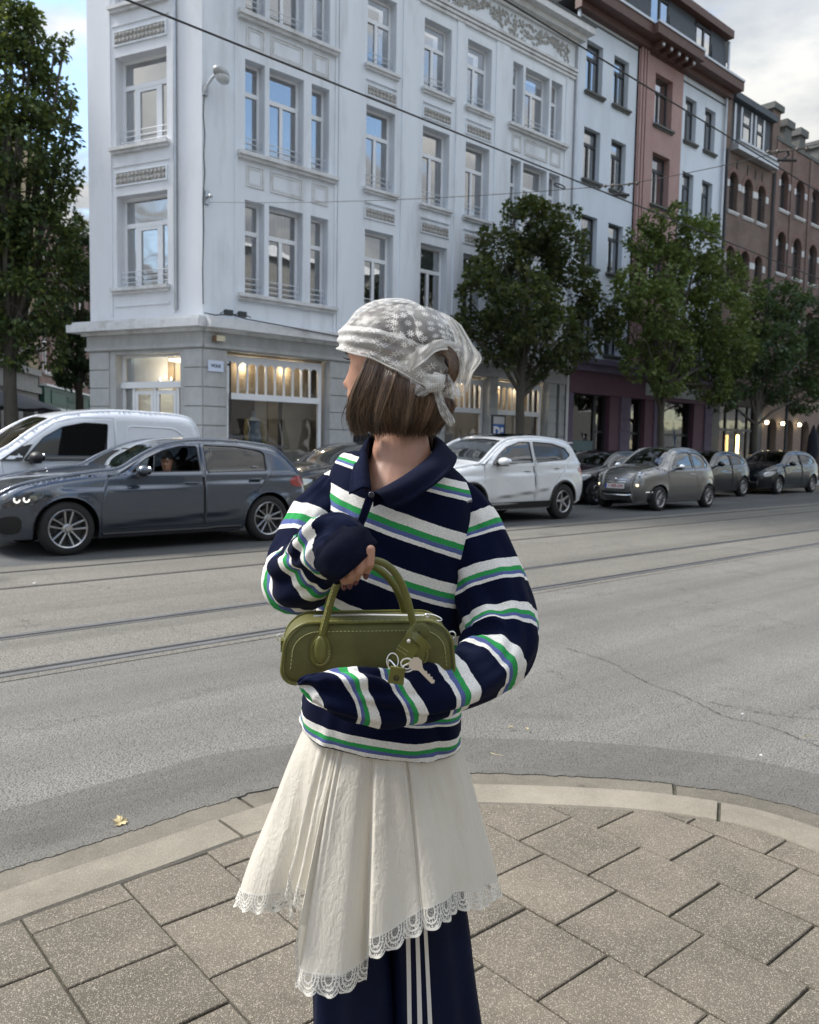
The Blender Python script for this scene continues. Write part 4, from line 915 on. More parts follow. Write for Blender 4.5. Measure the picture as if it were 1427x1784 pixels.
# ================================================================ trees
def leafmat(name, c1, c2, c3):
    m = bpy.data.materials.new(name); m.use_nodes = True; t = NT(m.node_tree); t.n.clear()
    g = t.add('ShaderNodeNewGeometry'); tcn = t.add('ShaderNodeTexCoord')
    nz = t.add('ShaderNodeTexNoise', {'Vector': tcn.outputs['Object'], 'Scale': 1.1, 'Detail': 3})
    f = t.math('ADD', t.math('MULTIPLY', g.outputs['Random Per Island'], .55), t.math('MULTIPLY', nz.outputs[0], .5))
    c = t.ramp(f, [(.2, (*c1, 1)), (.5, (*c2, 1)), (.85, (*c3, 1))])
    p = t.add('ShaderNodeBsdfPrincipled', {'Base Color': c, 'Roughness': .55, 'Specular IOR Level': .35})
    tl = t.add('ShaderNodeBsdfTranslucent', {0: t.mix(.5, c, (.16, .2, .02, 1))})
    mx = t.add('ShaderNodeMixShader', {0: .28, 1: p.outputs[0], 2: tl.outputs[0]}); t.add('ShaderNodeOutputMaterial', {0: mx.outputs[0]}); return m
MT['leaf_maple'] = leafmat('maple_leaf_green', (.024, .038, .018), (.048, .072, .028), (.11, .12, .035))
MT['leaf_light'] = leafmat('light_leaf_green', (.06, .10, .035), (.12, .175, .05), (.21, .25, .07))
MT['leaf_left'] = leafmat('dark_leaf_green', (.032, .058, .026), (.065, .105, .04), (.17, .20, .05))
MT['leaf_back'] = leafmat('blue_green_leaf', (.03, .062, .032), (.055, .10, .05), (.10, .15, .06))
MT['bark'] = mat('grey_bark', (.075, .068, .055), .9, var=.3, vscale=8, bump=.7, bscale=30, stretch=(1, 1, .25))
LEAF = [((0, 0), (.32, .42), (.0, 1.0), (-.32, .42)), ((0, 0), (.5, .35), (.16, .55), (0, 1), (-.16, .55), (-.5, .35))]
def crown_mesh(name, blobs, n, size, mt, seed=0, kind=0, droop=.3, jit=.25):
    rg = np.random.default_rng(seed); w = np.array([b[3] * b[4] * b[5] for b in blobs]) ** .75; w /= w.sum(); idx = rg.choice(len(blobs), n, p=w)
    B = np.array(blobs); c = B[idx, :3]; r = B[idx, 3:6]
    d = rg.normal(size=(n, 3)); d /= np.linalg.norm(d, axis=1)[:, None]
    rad = rg.uniform(.35, 1.0, n) ** .5 * (1 + .25 * rg.normal(size=n) * jit)
    P = c + d * r * rad[:, None]
    keep = np.array([noise.noise(Vector(p * 1.7 + seed)) > -.09 for p in P]); P = P[keep]; d = d[keep]; n = len(P)
    # leaf frames: stem outwards and drooping, faces mostly up/outwards
    ax = d + rg.normal(size=(n, 3)) * .7; ax[:, 2] -= droop; ax /= np.linalg.norm(ax, axis=1)[:, None]
    up = rg.normal(size=(n, 3)) * .55 + np.array([0, 0, 1]) + d * .4; sd_ = np.cross(ax, up); sd_ /= np.linalg.norm(sd_, axis=1)[:, None] + 1e-9
    L = LEAF[kind]; k = len(L); s = size * rg.uniform(.6, 1.25, n)
    T = np.array(L); nz_ = np.cross(sd_, ax)
    bend = np.array([.0 if a[0] == 0 else .12 for a in L])
    V = P[:, None, :] + s[:, None, None] * (T[None, :, 0:1] * sd_[:, None, :] + T[None, :, 1:2] * ax[:, None, :] + bend[None, :, None] * nz_[:, None, :])
    V = V.reshape(-1, 3).astype(np.float32)
    if kind == 0: F = np.array([[0, 1, 2], [0, 2, 3]])
    else: F = np.array([[0, 1, 2], [0, 2, 3], [0, 3, 4], [0, 4, 5]])
    Fa = (F[None] + (np.arange(n) * k)[:, None, None]).reshape(-1, 3)
    me = bpy.data.meshes.new(name); me.vertices.add(len(V)); me.vertices.foreach_set('co', V.ravel()); me.loops.add(Fa.size); me.loops.foreach_set('vertex_index', Fa.ravel().astype(np.int32))
    me.polygons.add(len(Fa)); me.polygons.foreach_set('loop_start', np.arange(0, Fa.size, 3, dtype=np.int32)); me.polygons.foreach_set('loop_total', np.full(len(Fa), 3, dtype=np.int32)); me.update(); me.materials.append(mt); return me
def tree(name, label, cat, base, blobs, trunk_r, fork, n, size, mt, seed, kind=0, droop=.3, lean=(0, 0), group=None):
    t = thing(name, label, cat, base, 0, group); rg = random.Random(seed); b = MB(); base = Vector(base)
    BL = [tuple(Vector(q[:3]) - base) + tuple(q[3:]) for q in blobs]
    top = Vector((lean[0], lean[1], fork)); pth = [Vector((0, 0, 0)), Vector((lean[0] * .2 + .02, lean[1] * .2, fork * .35)), Vector((lean[0] * .6 - .02, lean[1] * .6, fork * .7)), top]
    b.tube(pth, [trunk_r * 1.15, trunk_r, trunk_r * .92, trunk_r * .85], 10)
    for q in BL:
        e = Vector(q[:3]); st = top if rg.random() < .5 else pth[2].lerp(top, rg.random()); m1 = st.lerp(e, .4) + Vector((rg.uniform(-.12, .12), rg.uniform(-.12, .12), rg.uniform(.05, .3)))
        b.tube([st, m1, e], [trunk_r * .5, trunk_r * .33, trunk_r * .14], 6)
        for k in range(5):
            dd = Vector((rg.gauss(0, 1), rg.gauss(0, 1), rg.gauss(.1, .8))).normalized(); s2 = m1.lerp(e, rg.random()); b.tube([s2, s2 + Vector((dd.x * q[3] * .45, dd.y * q[4] * .45, dd.z * q[5] * .4)), s2 + Vector((dd.x * q[3] * .9, dd.y * q[4] * .9, dd.z * q[5] * .85))], [trunk_r * .16, trunk_r * .1, trunk_r * .04], 4)
    b.build('trunk', MT['bark'], t, smooth=True)
    o = inst('crown', crown_mesh('crown', BL, n, size, mt, seed, kind, droop), t); return t
def blob(px, py, n_or_Y, rp, dr=1.0, asN=True, vr=1.0):
    p = pl(px, py, n_or_Y) if asN else at(px, py, n_or_Y); d = (p - CAMP).dot(FW); r = rp / FPX * d
    return (p.x, p.y, p.z, r, r * dr, r * vr)
NT_ = 14.9
def tb(px, n): p = pl(px, 740, n); return (p.x, p.y, .12)
m1 = [blob(x, y, NT_ + dn, r) for x, y, r, dn in ((925, 395, 48, 0), (875, 440, 52, .3), (975, 430, 50, -.3), (930, 470, 62, .5), (850, 510, 50, -.4), (915, 540, 66, -.7), (985, 510, 58, .4), (1035, 540, 40, 0), (825, 555, 38, .2), (880, 590, 50, .3), (960, 585, 58, -.5), (1020, 590, 38, .3), (840, 480, 30, 0), (815, 520, 22, .2), (1060, 560, 20, .2), (925, 370, 28, 0), (895, 365, 22, 0), (985, 380, 28, 0), (800, 570, 22, .2), (870, 625, 26, 0), (985, 625, 26, .3), (930, 640, 26, 0))]
tree('maple_tree', 'dark round maple on the far pavement, directly behind the white car', 'tree', tb(906, NT_), m1, .13, 3.55, 21000, .15, MT['leaf_maple'], 3, 1, .3)
N2 = 14.3
m2 = [blob(x, y, N2 + dn, r) for x, y, r, dn in ((1165, 405, 40, 0), (1120, 430, 38, .4), (1210, 425, 42, -.4), (1150, 470, 52, 0), (1205, 490, 55, .5), (1100, 500, 34, -.3), (1255, 480, 42, 0), (1140, 540, 50, -.4), (1195, 560, 55, .3), (1250, 550, 55, -.5), (1100, 580, 36, .3), (1160, 610, 50, 0), (1215, 625, 50, .4), (1270, 610, 45, 0), (1110, 635, 32, 0), (1300, 520, 34, .6), (1165, 660, 32, -.4), (1240, 670, 36, 0), (1135, 390, 22, .1), (1230, 390, 22, .1), (1180, 375, 20, 0), (1310, 580, 30, .3))]
tree('maple_tree', 'light green loose-crowned tree in front of the pink bay', 'tree', tb(1152, N2), m2, .11, 3.2, 34000, .15, MT['leaf_light'], 11, 1, .25)
N3 = 14.3
m3 = [blob(x, y, N3 + dn, r) for x, y, r, dn in ((1370, 530, 38, 0), (1330, 560, 40, .4), (1410, 560, 44, 0), (1350, 610, 48, -.4), (1400, 630, 46, .3), (1300, 620, 34, 0), (1290, 665, 34, .2), (1340, 665, 40, 0), (1400, 690, 34, 0), (1450, 590, 46, 0), (1450, 660, 44, .2), (1260, 690, 28, 0), (1340, 505, 20, 0), (1395, 500, 22, 0), (1475, 530, 40, 0))]
tree('maple_tree', 'deep green tree before the brick houses at the right edge', 'tree', tb(1316, N3), m3, .12, 3.0, 24000, .16, MT['leaf_back'], 23, 1, .25)
m3b = [blob(x, y, 15.2, r) for x, y, r in ((1545, 520, 60), (1500, 600, 60), (1590, 600, 60), (1550, 650, 50))]
tree('maple_tree', 'tree continuing the row beyond the frame, past the deep green one', 'tree', tb(1540, 15.2), m3b, .12, 3.0, 5000, .15, MT['leaf_back'], 29, 1, .25)
# big tree of the side street, left
YL = 20.5
m4 = [blob(x, y, YL + dn, r, .8, False) for x, y, r, dn in ((10, 60, 60, 0), (-60, 30, 70, .5), (60, 100, 40, .3), (95, 90, 22, 0), (20, 150, 80, 0), (85, 170, 44, .5), (-70, 140, 90, 0), (30, 240, 85, -.5), (105, 240, 34, 0), (-60, 260, 90, .4), (60, 320, 68, .3), (118, 310, 28, .4), (-20, 360, 80, -.3), (75, 400, 58, 0), (120, 390, 26, .4), (10, 450, 70, .2), (85, 470, 52, .4), (-60, 460, 80, 0), (40, 530, 58, -.3), (100, 545, 38, .2), (-20, 560, 60, .3), (20, 600, 44, 0), (80, 610, 38, .3), (130, 455, 22, .5), (45, 40, 26, 0), (25, 5, 30, 0), (60, 30, 14, 0), (115, 65, 12, 0), (-10, 30, 40, 0), (125, 180, 12, 0))]
p = at(20, 740, YL)
tree('street_tree', 'tall slender-leaved street tree filling the left edge of the picture', 'tree', (p.x, p.y, .12), m4, .17, 3.6, 42000, .155, MT['leaf_left'], 31, 0, .55)
m5 = [blob(x, y, 27, r, 1, False) for x, y, r in ((130, 440, 34), (145, 500, 34), (120, 540, 36), (150, 570, 30), (135, 610, 32), (120, 650, 26), (145, 400, 22), (150, 650, 22))]
p = at(140, 760, 27)
tree('street_tree', 'smaller dark tree close against the white building in the side street', 'tree', (p.x, p.y, .12), m5, .14, 2.8, 9000, .17, MT['leaf_back'], 37, 0, .4)
# attic plants and window plants
def bush(name, lb, ct, p, r, n, mt, seed):
    t = thing(name, lb, ct, p); b = MB(); b.tube([(0, 0, -.25), (0, 0, -.12)], [.1, .13], 10); b.build('pot', MT['arch_brick'], t); inst('foliage', crown_mesh('foliage', [(0, 0, 0, r, r, r)], n, .07, mt, seed, 0, .2), t)
bush('potted_plant', 'bushy green plant on the brown eaves of the white house', 'plant', pl(1078, 10, N0 - .35) + Vector((0, 0, .0)), .34, 260, MT['leaf_light'], 1)
bush('potted_plant', 'red-flowered pot on the window sill above the light tree', 'plant', pl(1196, 372, N0 - .1), .2, 150, MT['leaf_back'], 2)
bush('potted_plant', 'bright green pot on the sill of the neighbouring window', 'plant', pl(1232, 385, N0 - .1), .28, 250, MT['leaf_light'], 3)
# ================================================================ cars
def carpaint(name, col, metal=.5, rough=.28, flake=.0):
    m = bpy.data.materials.new(name); m.use_nodes = True; t = NT(m.node_tree); t.n.clear()
    tcn = t.add('ShaderNodeTexCoord'); nz = t.add('ShaderNodeTexNoise', {'Vector': tcn.outputs['Object'], 'Scale': 2.5, 'Detail': 6, 'Roughness': .6})
    c = t.mix(t.ramp(nz.outputs[0], [(.45, g1(0)), (.8, g1(.22))]), (*col, 1), tuple(.5 * v + .06 for v in col) + (1,))
    sp_ = t.add('ShaderNodeSeparateXYZ', {0: tcn.outputs['Object']})
    low = t.math('MULTIPLY', t.math('SUBTRACT', .5, sp_.outputs[2], clamp=True), t.math('MULTIPLY', nz.outputs[0], .9))
    c = t.mix(low, c, (.11, .105, .09, 1))          # road dust on the lower panels
    p = t.add('ShaderNodeBsdfPrincipled', {'Base Color': c, 'Roughness': rough, 'Metallic': metal, 'Coat Weight': 1.0, 'Coat Roughness': .03})
    t.add('ShaderNodeOutputMaterial', {0: p.outputs[0]}); return m
MT['lamp_glass'] = mat('smoked_lamp_glass', (.05, .055, .06), .06, .2, coat=1., var=.8, vscale=18); MT['lens'] = mat('lamp_lens_clear', (.55, .58, .6), .08, .3, coat=1.); MT['red_lens'] = mat('red_lens', (.28, .01, .012), .1, coat=1.)
MT['car_in'] = mat('car_interior', (.018, .018, .02), .8, var=.2); MT['seat'] = mat('car_seat', (.03, .03, .034), .8, var=.15)
MT['plate'] = mat('licence_plate_white', (.75, .74, .72), .4, var=.02); MT['plate_red'] = mat('plate_lettering', (.35, .02, .03), .5); MT['plate_blue'] = mat('plate_blue', (.02, .05, .35), .5)
MT['drl'] = emis('lit_daylight_lamp', (1, .97, .9), .7); MT['drl_warm'] = emis('lit_warm_lamp', (1, .86, .50), 1.15)
class Car:
    """body given by a side profile; x forward, y to its left, z up; wheels' ground at z=0"""
    def __init__(s, **k):
        s.w = .88; s.belt = .95; s.tumble = .32; s.r = .11; s.xf = 2.0; s.xr = -2.0; s.wr = .33; s.crown = .05; s.crease = []; s.pf = .16; s.pr = .12; s.step = .07; s.shoulder = .0; s.sillz = .3
        s.__dict__.update(k)
        s.pts = [tuple(map(float, p)) for p in cr(s.profile, 7)]
        s.P = np.array(s.pts); s.A = s.P[:-1]; s.B = s.P[1:]; s.D = s.B - s.A; s.L2 = (s.D ** 2).sum(1) + 1e-12
    def dist(s, x, z):
        q = np.array([x, z]); t = np.clip(((q - s.A) * s.D).sum(1) / s.L2, 0, 1); return float(np.sqrt((((s.A + s.D * t[:, None]) - q) ** 2).sum(1)).min())
    def Y(s, x, z, edge=None):
        w = s.w
        if x > s.xf - 1.1: w -= s.pf * ((x - (s.xf - 1.1)) / 1.1) ** 2.4
        if x < s.xr + 1.0: w -= s.pr * (((s.xr + 1.0) - x) / 1.0) ** 2.4
        if z > s.belt: w -= s.tumble * (z - s.belt) + .03 * min(1, (z - s.belt) / .05)
        else: w -= .05 * ((z - .62) / .35) ** 2 * (1 if z < .62 else .55)
        for (x0, z0, x1, z1, amp, sg) in s.crease:
            if x0 <= x <= x1 or x1 <= x <= x0:
                zl = z0 + (z1 - z0) * (x - x0) / (x1 - x0); fade = min(1, min(abs(x - x0), abs(x - x1)) / .25)
                w += amp * fade * .5 * math.tanh((zl - z) * sg / .018) * math.exp(-abs(zl - z) / .16)
        for wx in (s.wf, s.wb):                      # flared wheel arches
            dd = math.hypot(x - wx, z - s.wr) - (s.wr + .07)
            if dd < .12 and z < s.belt: w += .022 * (1 - max(0, dd) / .12) ** 2
        d = s.dist(x, z) if edge is None else edge
        if d < s.r: w -= s.r * (1 - math.sqrt(max(0, 1 - (1 - d / s.r) ** 2)))
        return w
    def patch(s, name, outer_, holes, mt, par, off=0., grid=True, sides=(1, -1), step=None):
        st = step or s.step; ext = []
        xs0, xs1 = min(p[0] for p in outer_), max(p[0] for p in outer_); zs0, zs1 = min(p[1] for p in outer_), max(p[1] for p in outer_)
        if grid:
            i = 0; x = xs0 + st / 2
            while x < xs1:
                z = zs0 + st / 2
                while z < zs1:
                    if pip((x, z), outer_) and not any(pip((x, z), h) for h in holes): ext.append((x, z))
                    z += st * .75
                x += st
            # rows hugging the silhouette for the rounded edges
            for k in range(0, len(s.pts) - 1):
                a, c = s.P[k], s.P[k + 1]; t = c - a; L = np.linalg.norm(t)
                if L < 1e-6: continue
                nn = np.array([-t[1], t[0]]) / L
                for sg in (1, -1):
                    for dd in (.016, .034, .060, .09):
                        q = (a + c) / 2 + nn * dd * sg
                        if pip(q, outer_) and not any(pip(q, h) for h in holes) and s.dist(*q) > dd * .9: ext.append((float(q[0]), float(q[1])))
        V, F = cdt(outer_, holes, ext)
        b = MB(); nr = []; e = 2e-3
        pos = [(v.x, v.y) for v in V]; ys = [s.Y(x, z) + off for x, z in pos]
        grad = []
        for x, z in pos:
            gx = (s.Y(x + e, z) - s.Y(x - e, z)) / (2 * e); gz_ = (s.Y(x, z + e) - s.Y(x, z - e)) / (2 * e)
            gx = max(-6, min(6, gx)); gz_ = max(-6, min(6, gz_)); grad.append((gx, gz_))
        for sd_ in sides:
            b = MB(); nr = []
            vs = [(p[0], y * sd_, p[1]) for p, y in zip(pos, ys)]
            fs = [(f[2], f[1], f[0]) for f in F] if sd_ > 0 else [tuple(f) for f in F]
            b.add(vs, fs)
            nr += [Vector((-g[0], sd_, -g[1])).normalized() for g in grad]
            me = b.mesh(name, mt, True, 180); me.normals_split_custom_set_from_vertices(nr)
            o = bpy.data.objects.new(name, me); COL.objects.link(o); o.parent = par
        return o
    def top(s, name, i0, i1, mt, par, inset=0., off=0., nseg=14, zmin=None):
        """transverse skin along profile samples i0..i1"""
        rows = []
        for i in range(i0, i1 + 1):
            x, z = s.pts[i]; a = s.P[max(i - 1, 0)]; c = s.P[min(i + 1, len(s.pts) - 1)]; t = c - a; nn = np.array([t[1], -t[0]]) / (np.linalg.norm(t) + 1e-9)
            if nn[1] < 0 and abs(nn[1]) > .2: nn = -nn
            if (x > 0) != (nn[0] > 0) and abs(nn[1]) < .2: nn = -nn
            ye = s.Y(x, z, 0.) - inset; row = []
            for k in range(nseg + 1):
                f = -1 + 2 * k / nseg; y = ye * (math.sin(f * PI / 2) * .5 + f * .5)
                cr_ = s.crown * (1 - abs(y / ye) ** 2.2) + off
                row.append((x + nn[0] * cr_, y, z + nn[1] * cr_))
            rows.append(row)
        b = MB(); b.grid(rows); return b.build(name, mt, par, smooth=True, angle=60)
def pillars(C, t, i0, i1, mt, r=.030, name='pillar'):
    for sd_ in (1, -1):
        pts = []
        for i in range(i0, i1 + 1):
            x, z = C.pts[i]; pts.append((x, sd_ * (C.Y(x, z, 0.) + .004), z - .006))
        b = MB(); b.tube(pts, r, 10); b.build(name, mt, t, smooth=True)
def arch_pts(wx, r, z0, rz, n=14):
    return [(wx - r * math.cos(PI * k / n), rz + r * math.sin(PI * k / n)) for k in range(n + 1)]
def inset_poly(poly, d):
    n = len(poly); A = sum(poly[i][0] * poly[(i + 1) % n][1] - poly[(i + 1) % n][0] * poly[i][1] for i in range(n)); sg = 1 if A > 0 else -1; out = []
    for i in range(n):
        p = Vector(poly[i]); a = (p - Vector(poly[i - 1])).normalized(); c = (Vector(poly[(i + 1) % n]) - p).normalized()
        na, nb = Vector((-a.y, a.x)), Vector((-c.y, c.x)); bb = na + nb
        if bb.length < 1e-3: bb = na
        bb.normalize(); out.append(tuple(p + bb * sg * d / max(.4, bb.dot(na))))
    return out
def smooth_poly(pts, n=4):
    P = [np.array(p, float) for p in pts]; m = len(P); out = []
    for i in range(m):
        a, b_, c, d = P[i - 1], P[i], P[(i + 1) % m], P[(i + 2) % m]
        for k in range(n):
            t = k / n; out.append(tuple(.5 * ((2 * b_) + (c - a) * t + (2 * a - 5 * b_ + 4 * c - d) * t * t + (3 * b_ - a - 3 * c + d) * t ** 3)))
    return out
def rnd_poly(pts, r=.04, n=3):
    out = []; m = len(pts)
    for i in range(m):
        p = Vector(pts[i]); a = Vector(pts[i - 1]) - p; c = Vector(pts[(i + 1) % m]) - p; ra = min(r, a.length * .45); rc = min(r, c.length * .45)
        A = p + a.normalized() * ra; C = p + c.normalized() * rc
        for k in range(n + 1): t = k / n; q = A * (1 - t) ** 2 + p * 2 * t * (1 - t) + C * t * t; out.append((q.x, q.y))
    return out
def make_wheel(r, spokes, rimr, double=False, mt='alloy', wdt=.21, twist=.0):
    """returns (tyre mesh, rim mesh, disc mesh); axis along Y, outer face at +Y"""
    b = MB(); h = wdt / 2
    b.lathe([(rimr, h - .02), (rimr + .008, h - .002), (r - .045, h), (r - .012, h - .02), (r, h - .045), (r, -h + .045), (r - .012, -h + .02), (rimr, -h)], 40); ty = b.mesh('tyre', MT['rubber'], True, 35)
    b = MB(); b.lathe([(rimr + .002, h - .012), (rimr - .008, h - .004), (rimr - .022, h - .014), (rimr - .03, h - .06), (rimr - .03, -h)], 40)
    b.lathe([(.0, h - .018), (.03, h - .018), (.035, h - .03), (.062, h - .036), (.066, h - .07)], 20)
    for k in range(spokes):
        a = 2 * PI * k / spokes + .3
        for dd in ((-1, 1) if double else (0,)):
            M = Matrix.Rotation(a, 4, 'Y')
            w0, w1 = (.011, .013) if double else (.03, .018)
            if spokes > 9: w0, w1 = .012, .009
            o0, o1 = dd * .022, dd * .055
            x0_, x1_ = .045, rimr - .01
            pts = []
            for (xx, oo, ww, yy) in ((x0_, o0, w0, h - .035), ((x0_ + x1_) / 2, (o0 + o1) / 2, (w0 + w1) / 2, h - .026), (x1_, o1, w1, h - .016)):
                pts.append([(xx, yy - .045, oo - ww), (xx, yy - .006, oo - ww), (xx, yy, oo - ww * .5), (xx, yy, oo + ww * .5), (xx, yy - .006, oo + ww), (xx, yy - .045, oo + ww)])
            b.grid([[M @ Vector(q) for q in row] for row in pts], m=0)
    ri = b.mesh('rim', MT[mt], True, 30)
    b = MB(); b.lathe([(0, -.01), (rimr * .62, -.01), (rimr * .62, -.03)], 24); b.lathe([(rimr * .98, -.03), (0, -.035)], 24)
    b.box(-.05, .05, -.02, .05, rimr * .35, rimr * .62); di = b.mesh('brake_disc', MT['dark_alloy'], True, 30)
    return ty, ri, di
def put_wheels(C, par, me, tw):
    for wx in (C.wf, C.wb):
        for sd_ in (1, -1):
            w = bpy.data.objects.new('wheel', me[0]); COL.objects.link(w); w.parent = par; w.location = (wx, sd_ * tw, C.wr); w.rotation_euler = (0, random.uniform(0, 1.2), 0 if sd_ > 0 else PI)
            if sd_ < 0: w.rotation_euler = (0, random.uniform(0, 1.2), PI)
            for nm, m_ in (('rim', me[1]), ('brake_disc', me[2])): inst(nm, m_, w)
def car_common(C, t, paint, wins, doors, glassn='car_glass', open_front=False, seats=True, side_trim=True):
    b0 = C.sillz
    low = [(C.pts[-1][0], C.pts[-1][1])]
    ra = C.wr + .055
    rear_arch = [(C.wb - ra * math.cos(a), C.wr + ra * math.sin(a)) for a in [PI * k / 16 for k in range(17)]]
    front_arch = [(C.wf - ra * math.cos(a), C.wr + ra * math.sin(a)) for a in [PI * k / 16 for k in range(17)]]
    zb = C.zb
    bottom = [(C.wb - ra, zb + .04)] + rear_arch + [(C.wb + ra, zb)] + [(C.wf - ra, zb)] + front_arch + [(C.wf + ra, zb + .02)]
    outline = list(C.pts) + bottom                       # front bottom -> over the top -> rear bottom -> back along the sill
    W_ = [rnd_poly(w, .03) for w in wins]
    D_ = doors
    def clipdoor(d): return d
    C.patch('body_side', outline, W_ + D_, paint, t)
    for d in D_:
        ws = [w for w in W_ if pip(sum((Vector(p) for p in w), Vector((0, 0))) / len(w), d)]
        dd = inset_poly(d, .005)
        o = C.patch('door', dd, ws, paint, t)
    ia = min(range(len(C.pts)), key=lambda i: (C.pts[i][0] - C.belt_x[1] - .12) ** 2 + (C.pts[i][1] - C.belt - .08) ** 2); pillars(C, t, 12, len(C.pts) - 12, paint, .036, 'roof_edge')
    # dark body shell behind the shut lines and under the belt
    inner = [(C.pts[7][0] - .12, zb + .02)] + [(x * .965, min(z, C.belt) - .04) for x, z in C.pts[6:-6] if z > zb + .2] + [(C.pts[-4][0] + .12, zb + .02)]
    bx = MB(); xa, xb = C.wb + ra + .02, C.wf - ra - .02
    for sd_ in (1, -1):
        rows = [[(xa + (xb - xa) * i / 10, sd_ * (C.Y(xa + (xb - xa) * i / 10, z, 1.) - .035), z) for i in range(11)] for z in (zb + .02, .5, .75, C.belt - .03)]
        bx.grid(rows)
    bx.build('inner_shell', MT['car_in'], t)
    # window glass and seals
    for i, w in enumerate(W_):
        xm_ = sum(p[0] for p in w) / len(w)
        if not (open_front and i == 0):
            C.patch('side_window', w, [], MT[glassn if i == 0 else C.__dict__.get('rear_glass', glassn)], t, off=-.012, sides=(1, -1), step=.15)
        else: C.patch('side_window', w, [], MT[glassn], t, off=-.012, sides=(-1,), step=.15)
        for sd_ in (1, -1):
            pts = [(p[0], (C.Y(p[0], p[1]) - .004) * sd_, p[1]) for p in w]; b = MB(); b.tube(pts + [pts[0]], .009, 6, cap=False); b.build('window_seal', MT['black'], t, smooth=True)
    # arch liners, floor, interior
    for wx in (C.wf, C.wb):
        for sd_ in (1, -1):
            b = MB(); rows = []
            for y in (C.Y(wx, C.wr + ra, 1.) - .03, .35):
                rows.append([(wx - (ra + .012) * math.cos(PI * k / 16), sd_ * y, C.wr + (ra + .012) * math.sin(PI * k / 16)) for k in range(17)])
            b.grid(rows); b.build('arch_liner', MT['black'], t)
            # raised painted lip
            b = MB(); b.tube([(wx - (ra + .004) * math.cos(PI * k / 20), sd_ * (C.Y(wx - ra * math.cos(PI * k / 20), C.wr + ra * math.sin(PI * k / 20), 1.) - .006), C.wr + (ra + .004) * math.sin(PI * k / 20)) for k in range(21)], C.__dict__.get('lip', .009), 6); b.build('arch_lip', MT['black'] if C.__dict__.get('clad') else paint, t, smooth=True)
    b = MB(); xm0, xm1 = C.wb + ra + .02, C.wf - ra - .02
    b.box(xm0, xm1, -C.w + .12, C.w - .12, zb - .02, zb + .08)
    b.box(C.pts[-1][0] + .15, xm0, -.45, .45, zb - .0, zb + .2); b.box(xm1, C.pts[0][0] - .15, -.45, .45, zb - .0, zb + .2); b.build('underbody', MT['black'], t)
    if seats:
        for xx in ((C.belt_x[0] + C.belt_x[1]) / 2 + .15, (C.belt_x[0] + C.belt_x[1]) / 2 - .75):
            for yy in (.36, -.36):
                b = MB(); M_ = Matrix.Translation((xx - .22, yy, zb + .35)) @ Matrix.Rotation(-.22, 4, 'Y')
                b.box(-.07, .07, -.22, .22, 0, .62, M=M_); b.ell((0, 0, .72), (.05, .13, .10), 10, 6); b.v[-66:] = [tuple(M_ @ Vector(v)) for v in b.v[-66:]]
                b.box(xx - .2, xx + .28, yy - .23, yy + .23, zb + .22, zb + .38); b.build('seat', MT['seat'], t, smooth=True)
        xd = C.belt_x[1] + .02
        b = MB(); b.box(xd - .25, xd + .15, -.62, .62, C.belt - .28, C.belt - .03); b.build('dashboard', MT['car_in'], t)
        b = MB(); M_ = Matrix.Translation((xd - .38, .36, C.belt - .06)) @ Matrix.Rotation(1.15, 4, 'Y'); b.tube([M_ @ Vector((.17 * math.cos(a), .17 * math.sin(a), 0)) for a in [2 * PI * k / 20 for k in range(21)]], .013, 6, cap=False); b.build('steering_wheel', MT['car_in'], t, smooth=True)
def mirror(t, x, y, z, mt, sc=1.0):
    for sd_ in (1, -1):
        b = MB(); b.ell((x, sd_ * (y + .11 * sc), z + .03), (.085 * sc, .13 * sc, .075 * sc), 14, 9, M=Matrix.Rotation(-.15 * sd_, 3, 'Z')); o = b.build('wing_mirror', mt, t, smooth=True)
        b = MB(); b.tube([(x + .02, sd_ * (y - .05), z - .05), (x, sd_ * (y + .05), z - .02)], .022, 8); b.box(x - .05, x + .06, sd_ * (y + .02), sd_ * (y + .2), z - .052, z - .036); b.build('mirror_foot', MT['black'], o)
        b = MB(); b.ell((x - .07 * sc, sd_ * (y + .11 * sc), z + .03), (.02, .11 * sc, .06 * sc), 12, 6); b.build('mirror_glass', MT['chrome'], o, smooth=True)
def handle(t, C, x, z, mt, l=.10):
    for sd_ in (1, -1):
        y = C.Y(x, z) * sd_; b = MB(); b.tube([(x - l, y - .004 * sd_, z), (x - l * .8, y + .028 * sd_, z + .004), (x + l * .8, y + .028 * sd_, z + .006), (x + l, y - .004 * sd_, z)], .012, 8); b.build('door_handle', mt, t, smooth=True)
        b = MB(); b.ell((x - .01, y - .004 * sd_, z - .004), (l * .75, .012, .026), 12, 6); b.build('handle_recess', MT['black'], t, smooth=True)
def plate(t, x, z, txt, w=.26, rz=0., body='white', tilt=0.):
    M_ = Matrix.Translation((x, 0, z)) @ Matrix.Rotation(tilt, 4, 'Y')
    b = MB(); b.box(-.006, .006, -w, w, -.055, .055, M=M_); o = b.build('number_plate', MT['plate'], t)
    b = MB(); b.box(.0065, .0085, -w, -w + .045, -.052, .052, M=M_); b.build('plate_band', MT['plate_blue'], o)
    text('plate_lettering', txt, .095, MT['plate_red'], o, M_ @ Matrix.Translation((.008, .02, 0)) @ Matrix.Rotation(PI / 2, 4, 'Z') @ Matrix.Rotation(PI / 2, 4, 'X'), bold=.002)
HEAD = BR + PI
def idx_near(C, x, z): return min(range(len(C.pts)), key=lambda i: (C.pts[i][0] - x) ** 2 + (C.pts[i][1] - z) ** 2)

